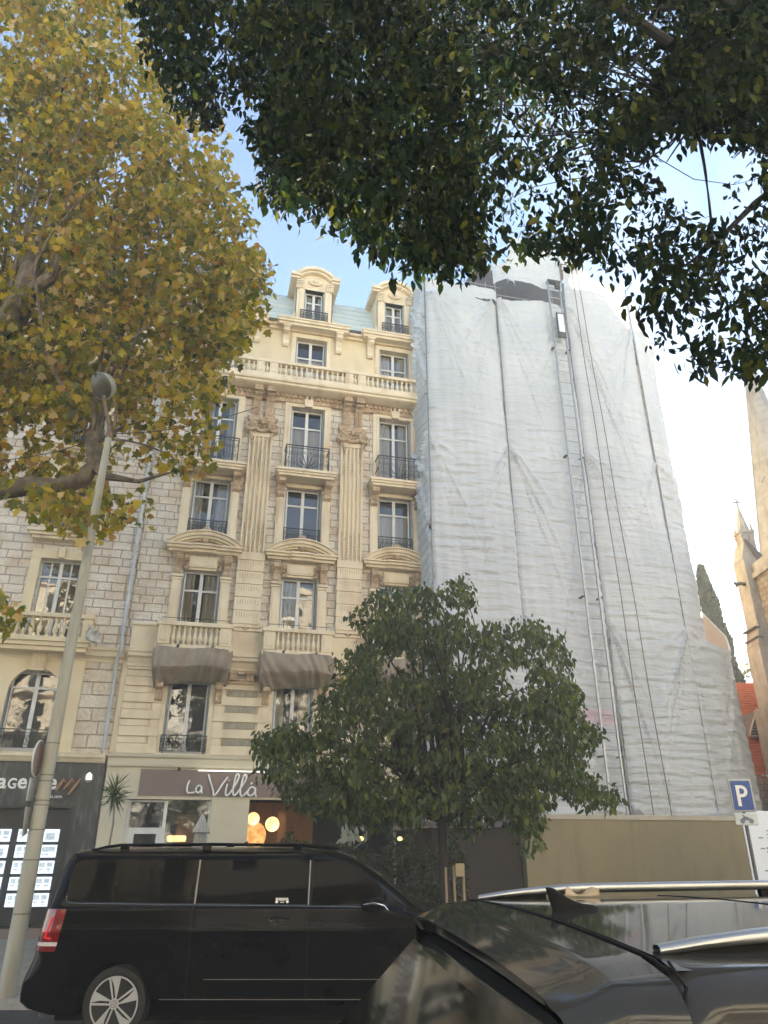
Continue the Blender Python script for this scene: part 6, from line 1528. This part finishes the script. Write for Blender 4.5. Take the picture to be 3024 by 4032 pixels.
def limbs(mb, trunk_top, centres, rnd, r0, n, sag=0.1, r1=0.012):
    """branches from the trunk head out to some of the clumps"""
    for c in rnd.sample(centres, min(n, len(centres))):
        a = Vector(trunk_top); b_ = Vector(c); L = (b_-a).length; pts = []; k = 7
        o1 = Vector((rnd.uniform(-1, 1), rnd.uniform(-1, 1), rnd.uniform(-0.3, 1)))*L*0.08; o2 = Vector((rnd.uniform(-1, 1), rnd.uniform(-1, 1), rnd.uniform(-1, 1)))*L*0.06
        for i in range(k+1):
            t = i/k; pts.append(a.lerp(b_, t)+o1*math.sin(PI*t)+o2*math.sin(2*PI*t)+Vector((0, 0, sag*L*math.sin(PI*t))))
        rr = r0*min(1, (L/4)**0.5)
        mb.tube(pts, [rr*(1-t/k)**1.2+r1 for t in range(k+1)], 6, cap=False)

rnd = random.Random(21)
# ---- golden plane tree on the left
gold = leaf_mat('golden plane leaves', [(0.0, (0.055, 0.07, 0.010)), (0.26, (0.22, 0.20, 0.022)), (0.44, (0.44, 0.33, 0.032)), (0.60, (0.09, 0.12, 0.014)), (0.76, (0.54, 0.39, 0.040)), (0.88, (0.30, 0.15, 0.028)), (1.0, (0.66, 0.52, 0.22))], 0.45)
PT = thing('plane_tree', CW(-8.6, 12.6, -0.1), 'tall plane tree with golden autumn leaves and mottled limbs, filling the left side', 'tree')
polyL = [(-120, -80), (300, -80), (322, 30), (330, 120), (365, 190), (372, 250), (450, 262), (480, 300), (500, 350), (508, 420), (540, 470), (555, 540), (575, 600), (560, 690), (525, 730), (505, 800), (480, 860), (440, 930), (448, 1000), (395, 1040), (330, 1075), (262, 1095), (180, 1120), (110, 1100), (0, 1060), (-120, 1060)]
C1, P1 = crown_twigs(polyL, 1050, 11.5, 15.6, 0.50, 44, rnd, holes=[(215, 1000, 110, 110, 0.62), (330, 960, 90, 130, 0.6), (60, 980, 90, 80, 0.5), (330, 1040, 110, 60, 0.7), (430, 900, 60, 80, 0.4), (330, 880, 150, 110, 0.4), (120, 1000, 160, 90, 0.35)], mg=(6, 8))
C1b, P1b = crown_twigs([(-20, 1040), (60, 1060), (215, 1085), (330, 1060), (300, 1110), (200, 1135), (60, 1120), (-20, 1090)], 14, 9.8, 11.5, 0.32, 13, rnd)
C1c, P1c = crown_twigs([(-60, 1290), (10, 1285), (60, 1310), (55, 1345), (-60, 1360)], 7, 10, 11, 0.25, 22, rnd)
leaves('crown', np.concatenate([P1, P1b, P1c]), 0.158, gold, PT, 'plane', 0.75, 0.9, 0.45)
b = MB(); base = Vector(CW(-8.6, 12.6, -0.2))
b.tube([base, base+Vector((0.02, 0, 1.5)), base+Vector((0.0, 0.1, 4.0)), base+Vector((-0.05, 0.05, 6.2)), base+Vector((0.1, 0, 8.5)), base+Vector((0.4, 0, 11)), base+Vector((0.8, 0, 13.5))], [0.48, 0.40, 0.36, 0.34, 0.28, 0.2, 0.1], 14)
b.build('trunk', M['bark'], PT, smooth=True)
b = MB()
def D(x, y, d): return Vector(ray(x*1.8228, y*1.8228, d))
b.tube([base+Vector((0, 0, 6.6)), D(-30, 1065, 12.2), D(60, 1050, 12.0), D(130, 1052, 11.9), D(180, 1035, 11.9), D(205, 1000, 11.9), D(200, 950, 12), D(212, 900, 12.1), D(235, 860, 12.2)], [0.24, 0.2, 0.185, 0.16, 0.155, 0.13, 0.15, 0.10, 0.05], 10)
b.tube([D(200, 1005, 11.9), D(235, 1030, 11.8), D(300, 1040, 11.7), D(370, 1020, 11.6)], [0.11, 0.08, 0.04, 0.015], 8)
b.tube([base+Vector((0, 0, 8.6)), D(-20, 760, 12.4), D(20, 680, 12.2), D(55, 630, 12.1), D(70, 560, 12.1), D(90, 520, 12.1), D(140, 470, 12.2), D(170, 380, 12.4)], [0.26, 0.23, 0.2, 0.24, 0.17, 0.15, 0.1, 0.04], 10)
b.tube([D(55, 635, 12.1), D(110, 600, 12), D(130, 540, 12), D(230, 500, 12.2)], [0.16, 0.14, 0.08, 0.03], 8)
limbs(b, D(60, 610, 12.1), C1, rnd, 0.03, 8, 0.04); limbs(b, D(200, 960, 12), C1, rnd, 0.03, 12, 0.04); limbs(b, base+Vector((0.3, 0, 10)), C1, rnd, 0.04, 5, 0.05)
b.build('limb', M['bark'], PT, smooth=True)

# ---- dark tree overhead, rooted to the right of the camera
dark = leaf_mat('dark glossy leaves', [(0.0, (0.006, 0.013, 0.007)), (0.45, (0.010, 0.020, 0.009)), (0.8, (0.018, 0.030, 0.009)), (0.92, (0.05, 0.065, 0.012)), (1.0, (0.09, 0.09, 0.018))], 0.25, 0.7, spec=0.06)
OT = thing('shade_tree', CW(6.4, 4.2, 0), 'dark leafy tree hanging over the top of the picture from the right', 'tree')
polyO = [(282, -60), (300, 20), (330, 60), (322, 110), (362, 170), (372, 232), (440, 262), (492, 250), (500, 200), (520, 180), (545, 215), (538, 280), (572, 330), (558, 380), (580, 430), (640, 468), (712, 458), (745, 500), (800, 540), (850, 582), (905, 560), (960, 602), (1040, 580), (1080, 555), (1120, 560), (1160, 545), (1195, 560), (1250, 555), (1330, 590), (1390, 575), (1400, 620), (1385, 700), (1410, 735), (1470, 760), (1520, 800), (1560, 775), (1610, 800), (1659, 780), (1760, 790), (1760, -60)]
C2, P2 = crown_twigs(polyO, 2300, 3.8, 8.2, 0.20, 28, rnd, holes=[(1010, 200, 26, 60, 0.5), (1090, 300, 50, 60, 0.75), (1330, 150, 45, 60, 0.6), (1560, 350, 110, 90, 0.72), (1480, 430, 90, 70, 0.6), (1200, 380, 60, 50, 0.45), (1290, 230, 60, 50, 0.4), (1420, 60, 30, 50, 0.4), (500, 110, 30, 60, 0.4), (700, 120, 30, 40, 0.3), (1420, 640, 60, 50, 0.3), (1180, 480, 70, 40, 0.35), (1350, 500, 60, 60, 0.4), (1130, 250, 40, 60, 0.6), (1560, 480, 90, 60, 0.5), (1500, 520, 230, 250, 0.66), (1180, 360, 130, 220, 0.45), (1400, 110, 45, 100, 0.7), (500, 100, 60, 110, 0.4), (1080, 420, 60, 70, 0.6), (1600, 650, 120, 120, 0.3), (950, 500, 200, 70, 0.2)], mg=(5, 10))
_, P2b = crown_twigs([(420, -40), (560, 200), (575, 380), (720, 430), (860, 540), (1030, 545), (1060, 300), (1000, 100), (980, -40)], 320, 4.2, 8.2, 0.22, 34, rnd)
_, P2c = crown_twigs([(1420, -60), (1440, 180), (1550, 290), (1720, 300), (1720, -60)], 160, 4.2, 8.0, 0.22, 34, rnd)
P2 = np.concatenate([P2, P2b, P2c])
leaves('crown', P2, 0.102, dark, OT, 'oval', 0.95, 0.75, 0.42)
b = MB(); base = Vector(CW(6.4, 4.2, -0.1))
b.tube([base, base+Vector((-0.05, 0, 1.5)), base+Vector((-0.1, 0.1, 3.2)), base+Vector((-0.5, 0.3, 4.6))], [0.30, 0.25, 0.22, 0.2], 12); b.build('trunk', M['darkbark'], OT, smooth=True)
b = MB(); tt = base+Vector((-0.5, 0.3, 4.5))
for pts, rr in (([tt, D(1700, 380, 5.6), D(1630, 440, 5.5), D(1560, 510, 5.5), D(1500, 560, 5.5), D(1440, 600, 5.5)], [0.12, 0.04, 0.032, 0.024, 0.015, 0.006]),
                ([tt, D(1720, 100, 5.0), D(1560, 190, 5.0), D(1500, 260, 5.2), D(1440, 350, 5.4)], [0.13, 0.034, 0.024, 0.016, 0.006]),
                ([tt, D(1720, 0, 4.6), D(1420, 20, 4.8), D(1400, 80, 4.8), D(1375, 130, 4.9), D(1300, 230, 5.0)], [0.13, 0.028, 0.02, 0.017, 0.013, 0.005]),
                ([tt, D(1500, -60, 4.6), D(1150, -20, 4.8), D(1090, 130, 5.0), D(1080, 260, 5.0), D(1040, 380, 5.1)], [0.13, 0.034, 0.026, 0.018, 0.014, 0.005]),
                ([tt, D(1200, -80, 4.6), D(760, -10, 5), D(690, 150, 5.2), D(640, 300, 5.4)], [0.13, 0.03, 0.022, 0.015, 0.005]), ([D(760, -10, 5), D(560, 20, 5.2), D(500, 90, 5.3), D(440, 170, 5.4)], [0.022, 0.015, 0.01, 0.004])):
    b.tube(pts, rr, 8)
limbs(b, D(1500, 250, 5.2), C2, rnd, 0.011, 40, 0.0, 0.002); limbs(b, D(1090, 120, 5.0), C2, rnd, 0.011, 40, 0.0, 0.002)
b.build('limb', M['darkbark'], OT, smooth=True)

# ---- street tree on the far pavement
green = leaf_mat('dull green street tree leaves', [(0.0, (0.036, 0.056, 0.022)), (0.5, (0.062, 0.088, 0.032)), (0.85, (0.10, 0.125, 0.036)), (1.0, (0.17, 0.19, 0.045))], 0.36, 0.42)
ST = thing('street_tree', CW(1.02, 14.2, -0.2), 'dense dull green street tree on the far pavement, hiding the shopfronts', 'tree')
polyM = [(790, 1290), (850, 1275), (905, 1255), (940, 1275), (985, 1232), (1030, 1270), (1040, 1310), (1010, 1345), (1060, 1350), (1125, 1330), (1170, 1345), (1215, 1370), (1240, 1400), (1225, 1440), (1245, 1490), (1250, 1540), (1225, 1570), (1285, 1575), (1275, 1620), (1240, 1640), (1290, 1690), (1320, 1720), (1260, 1725), (1190, 1715), (1165, 1750), (1160, 1790), (1150, 1830), (1120, 1790), (1060, 1760), (1010, 1790), (930, 1760), (860, 1780), (760, 1760), (640, 1745), (600, 1720), (560, 1720), (575, 1680), (530, 1640), (550, 1590), (600, 1575), (660, 1560), (690, 1510), (730, 1470), (700, 1430), (740, 1390), (800, 1370), (770, 1330)]
C3, P3 = crown_twigs(polyM, 780, 12.6, 16.2, 0.27, 36, rnd, holes=[(1120, 1480, 30, 22, 0.6), (820, 1420, 60, 16, 0.5), (740, 1400, 30, 16, 0.5), (640, 1560, 30, 20, 0.5), (1060, 1340, 20, 20, 0.5)], mg=(3, 3))
leaves('crown', P3, 0.135, green, ST, 'oval', 1.0, 0.7, 0.5)
b = MB(); base = Vector(CW(1.05, 14.2, -0.3)); b.tube([base, base+Vector((0.0, 0, 1.6)), base+Vector((-0.02, 0, 3.0)), base+Vector((0.1, 0, 4.6)), base+Vector((0.2, 0, 6.2))], [0.10, 0.085, 0.08, 0.06, 0.02], 10); b.build('trunk', M['darkbark'], ST, smooth=True)
b = MB(); limbs(b, base+Vector((0, 0, 2.5)), C3, rnd, 0.05, 40, 0.08, 0.006); b.build('limb', M['darkbark'], ST, smooth=True)
# stakes and tag round its trunk
for i, (s, d, lb) in enumerate(((1.06, 13.9, 'leftmost of three pale stakes round the street tree, standing apart'), (1.20, 13.9, 'middle one of three pale stakes, under the left edge of the cardboard tag'), (1.36, 13.9, 'rightmost of three pale stakes, under the right edge of the cardboard tag'))):
    o = MB().tube([(0, 0, -0.2), (0, 0, 1.75 if i else 1.72)], 0.022, 7).build('tree_stake', M['stakewood']); o.location = CW(s, d, -0.25); tag(o, lb, 'stake', 'wooden stakes round the street tree')
o = MB().box(-0.075, 0.075, -0.01, 0.01, -0.1, 0.1).build('cardboard_tag', M['board'], bevel=0.003); o.location = CW(1.30, 13.84, 1.43); o.rotation_euler = (0, 0, -YAW); tag(o, 'blank pale cardboard tag fixed across two wooden stakes', 'tag')

# ---- terrace hedge and pale-leaved pot plant
hedge = leaf_mat('mixed terrace hedge leaves', [(0.0, (0.03, 0.045, 0.02)), (0.5, (0.05, 0.06, 0.025)), (0.85, (0.09, 0.075, 0.03)), (1.0, (0.16, 0.15, 0.10))], 0.25)
HG = thing('terrace_hedge', CW(-0.4, 19, -0.5), 'ragged planted hedge along the restaurant terrace behind the van', 'hedge')
n = 9000; s_ = RNG.uniform(-3.2, 1.9, n); d_ = RNG.uniform(18.6, 19.6, n); z_ = -0.5+RNG.uniform(0, 1, n)**0.8*(2.35+0.22*np.sin(s_*5)+0.15*np.sin(s_*13))
leaves('foliage', [CW(a, c, e) for a, c, e in zip(s_, d_, z_)], 0.12, hedge, HG, 'oval', 0.3, 1.2, 0.4)
b = MB(); b.prism([(-3.2, -0.6), (1.9, -0.6), (1.9, -0.2), (-3.2, -0.2)], 'y', 0, 0.5); o = b.build('planter', M['blackplastic'], HG, recalc=True); o.data.transform(Matrix.Translation(Vector(HG.location))); o.data.transform(Matrix.Identity(4))
o.data.transform(Matrix.Translation(-Vector(HG.location)*1.0)); o.data.transform(Matrix.Translation(Vector((0.4, 0.2, 0.6)))); o.rotation_euler = (0, 0, -YAW)
pale = leaf_mat('pale variegated leaves', [(0.0, (0.35, 0.34, 0.26)), (1.0, (0.5, 0.48, 0.38))], 0.3)
PP = thing('pot_plant', CW(-0.75, 18.2, -0.4), 'plant with large pale pointed leaves just above the van roof', 'plant')
c = np.array(CW(-0.72, 18.2, 1.95)); v = RNG.normal(0, 1, (26, 3))*np.array([0.16, 0.1, 0.12])+c
leaves('foliage', v, 0.26, pale, PP, 'oval', -0.7, 0.7, 0.3)
b = MB(); b.tube([CW(-0.72, 18.2, -0.4), CW(-0.72, 18.2, 1.95)], 0.02, 6); b.build('stem', M['darkbark'], PP)

# ---- yucca against the cream pier
YC = thing('yucca', CW(-8.05, 23.2, -0.7), 'yucca with a bare thin stem and spiky head against the cream pier', 'plant')
ym = leaf_mat('yucca blades', [(0.0, (0.05, 0.08, 0.03)), (1.0, (0.10, 0.13, 0.05))], 0.2)
b = MB(); c = Vector(CW(-8.03, 23.2, 3.3))
for k in range(120):
    a = rnd.uniform(0, 2*PI); el = rnd.uniform(-1.25, 1.45); L = rnd.uniform(0.42, 0.68); dv = Vector((math.cos(a)*math.cos(el), math.sin(a)*math.cos(el), math.sin(el))); o0 = c+Vector((0, 0, rnd.uniform(-0.28, 0.12)))
    sd = dv.cross(Vector((rnd.uniform(-1, 1), rnd.uniform(-1, 1), rnd.uniform(-1, 1)))).normalized()*0.016
    dr = Vector((0, 0, -0.10*L*(1 if el < 0.6 else 0.2)))
    b.add([o0-sd*0.7, o0+sd*0.7, o0+dv*L*0.5+sd+dr*0.3, o0+dv*L+dr, o0+dv*L*0.5-sd+dr*0.3], [(0, 1, 2, 4), (4, 2, 3)])
b.build('crown', ym, YC, recalc=False)
b = MB(); b.tube([CW(-7.98, 23.2, -0.8), CW(-8.0, 23.2, 1.4), CW(-7.95, 23.2, 2.4), CW(-8.04, 23.2, 3.2)], [0.035, 0.03, 0.028, 0.03], 7); b.build('trunk', M['stakewood'], YC, smooth=True)

# ---- cypress and the tree behind the chapel
cyp = leaf_mat('dark cypress sprays', [(0.0, (0.035, 0.05, 0.03)), (1.0, (0.06, 0.08, 0.045))], 0.2)
CY = thing('cypress', CW(19.2, 41, -1.5), 'tall narrow dark cypress rising between the scaffold and the church', 'tree')
n = 26000; t = RNG.uniform(0, 1, n); prof = np.interp(t, [0, 0.15, 0.45, 0.7, 0.88, 0.95, 1.0], [0.9, 1.0, 0.92, 0.72, 0.42, 0.26, 0.06])
a_ = RNG.uniform(0, 2*np.pi, n); rr_ = prof*(0.7+0.3*RNG.uniform(0, 1, n)**0.5)*(1+0.10*np.sin(t*46+a_*2)+0.05*np.sin(t*90+a_*5)); lean = 0.25*(1-t)
leaves('crown', [CW(19.0+lean_+1.15*r*math.cos(a), 41+r*math.sin(a), -0.4+17.4*tt_) for lean_, r, a, tt_ in zip(lean, rr_, a_, t)], 0.22, cyp, CY, 'tiny', -1.1, 0.35, 0.4)
b = MB(); b.tube([CW(19.2, 41, -1.6), CW(19.1, 41, 6), CW(19.05, 41, 16)], [0.22, 0.15, 0.02], 8); b.build('trunk', M['darkbark'], CY)
b = MB(); b.lathe([(0.65, 0), (0.78, 2.5), (0.66, 8), (0.48, 12), (0.22, 14.8), (0.02, 16.2)], CW(19.12, 41, -0.4), 14); b.build('inner_crown', cyp, CY, smooth=True)
far = leaf_mat('olive leaves against the light', [(0.0, (0.08, 0.085, 0.03)), (1.0, (0.16, 0.14, 0.05))], 0.5)
FT = thing('garden_tree', CW(21.6, 44, -1.5), 'small loose olive green tree against the bright sky above the tiled roof', 'tree')
P = []
for k in range(44):
    c = np.array(CW(21.9+rnd.uniform(-1.6, 1.6), 44+rnd.uniform(-1, 1), 10.2+rnd.uniform(-2.2, 1.9))); P.append(RNG.normal(0, 0.24, (42, 3))+c)
leaves('crown', np.concatenate(P), 0.22, far, FT, 'tiny', 0.3, 1.0, 0.4)
b = MB(); b.tube([CW(21.6, 44, -1.6), CW(21.7, 44, 4), CW(21.8, 44, 10.5)], [0.16, 0.12, 0.03], 8)
for k in range(8): b.tube([CW(21.7, 44, 6+k*0.3), CW(21.8+rnd.uniform(-1.4, 1.4), 44, 10+rnd.uniform(-1, 1))], [0.05, 0.01], 5)
b.build('trunk', M['darkbark'], FT)

# ---- trees on the near pavement behind the camera, seen only in glass and paint
for k, (s0, lb) in enumerate(((-9.5, 'leafy tree behind the camera on the left, mirrored in the van'), (3.0, 'leafy tree behind the camera, mirrored in the front door of the van'), (15.0, 'leafy tree behind the camera on the right'))):
    t = thing('roadside_tree', CW(s0, -11, 0.1), lb, 'tree', 'trees along the pavement behind the camera'); Q = []
    for q in range(60):
        c = np.array(CW(s0+rnd.gauss(0, 1.5), -11+rnd.gauss(0, 1.1), 6.5+rnd.gauss(0, 1.6))); Q.append(RNG.normal(0, 0.38, (60, 3))+c)
    leaves('crown', np.concatenate(Q), 0.24, green, t, 'oval', 0.8, 0.8, 0.3)
    b = MB(); b.tube([CW(s0, -11, -0.1), CW(s0+0.1, -11, 3), CW(s0, -11, 7)], [0.2, 0.16, 0.05], 8)
    for q in range(7): b.tube([CW(s0+0.05, -11, 3.2+q*0.3), CW(s0+rnd.uniform(-1.8, 1.8), -11+rnd.uniform(-1, 1), 6.5+rnd.uniform(-1, 1.5))], [0.07, 0.01], 6)
    b.build('trunk', M['darkbark'], t, smooth=True)

# ================================================================ light, air and camera
SUN_AZ = R(13.7+31)     # clockwise from the street-front normal: ahead and to the right
SUN_EL = R(15)
w = bpy.data.worlds.new('World'); sc.world = w; w.use_nodes = True
nt = w.node_tree; bg = nt.nodes['Background']; sky = nt.nodes.new('ShaderNodeTexSky'); sky.sky_type = 'NISHITA'; sky.sun_disc = False
sky.sun_elevation = SUN_EL; sky.sun_rotation = SUN_AZ; sky.air_density = 1.0; sky.dust_density = 0.1; sky.ozone_density = 2.0; sky.altitude = 10
nt.links.new(sky.outputs[0], bg.inputs[0]); bg.inputs[1].default_value = 0.05
sd = bpy.data.lights.new('sun', 'SUN'); sd.energy = 5.0; sd.angle = R(0.6); sd.color = (1.0, 0.90, 0.74)
so = bpy.data.objects.new('sun', sd); COL.objects.link(so)
dv = Vector((math.sin(SUN_AZ)*math.cos(SUN_EL), math.cos(SUN_AZ)*math.cos(SUN_EL), math.sin(SUN_EL)))
so.rotation_euler = dv.to_track_quat('Z', 'Y').to_euler(); so.location = dv*60

HZ = MB().box(-290, 290, -280, 290, -3.4, 45).build('haze', M['pane'], recalc=True); tag(HZ, kind='stuff')
hm = bpy.data.materials.new('warm evening haze'); hm.use_nodes = True; hn = hm.node_tree; hn.nodes.clear()
ho = hn.nodes.new('ShaderNodeOutputMaterial'); pv = hn.nodes.new('ShaderNodeVolumePrincipled'); pv.inputs['Color'].default_value = (0.95, 0.97, 1.0, 1); pv.inputs['Density'].default_value = 0.0023; pv.inputs['Anisotropy'].default_value = 0.1
hn.links.new(pv.outputs[0], ho.inputs['Volume']); HZ.data.materials.clear(); HZ.data.materials.append(hm); sc.cycles.volume_step_rate = 5; sc.cycles.volume_bounces = 1

cd = bpy.data.cameras.new('camera'); cam = bpy.data.objects.new('camera', cd); COL.objects.link(cam)
cd.sensor_fit = 'VERTICAL'; cd.sensor_height = 36.0; cd.lens = 36.0*FPX/4032.0; cd.clip_end = 2000; cd.clip_start = 0.05
cam.location = (0, 0, HC); cam.rotation_euler = (PI/2+TH0, 0, -YAW); sc.camera = cam

sc.render.engine = 'CYCLES'
sc.cycles.max_bounces = 8; sc.cycles.transparent_max_bounces = 16; sc.cycles.diffuse_bounces = 4; sc.cycles.glossy_bounces = 4; sc.cycles.caustics_reflective = False; sc.cycles.caustics_refractive = False
vs_ = sc.view_settings; vs_.view_transform = 'Standard'; vs_.look = 'None'; vs_.exposure = 3.05; vs_.gamma = 1.0; vs_.use_curve_mapping = False
sc.render.resolution_x = 768; sc.render.resolution_y = 1024
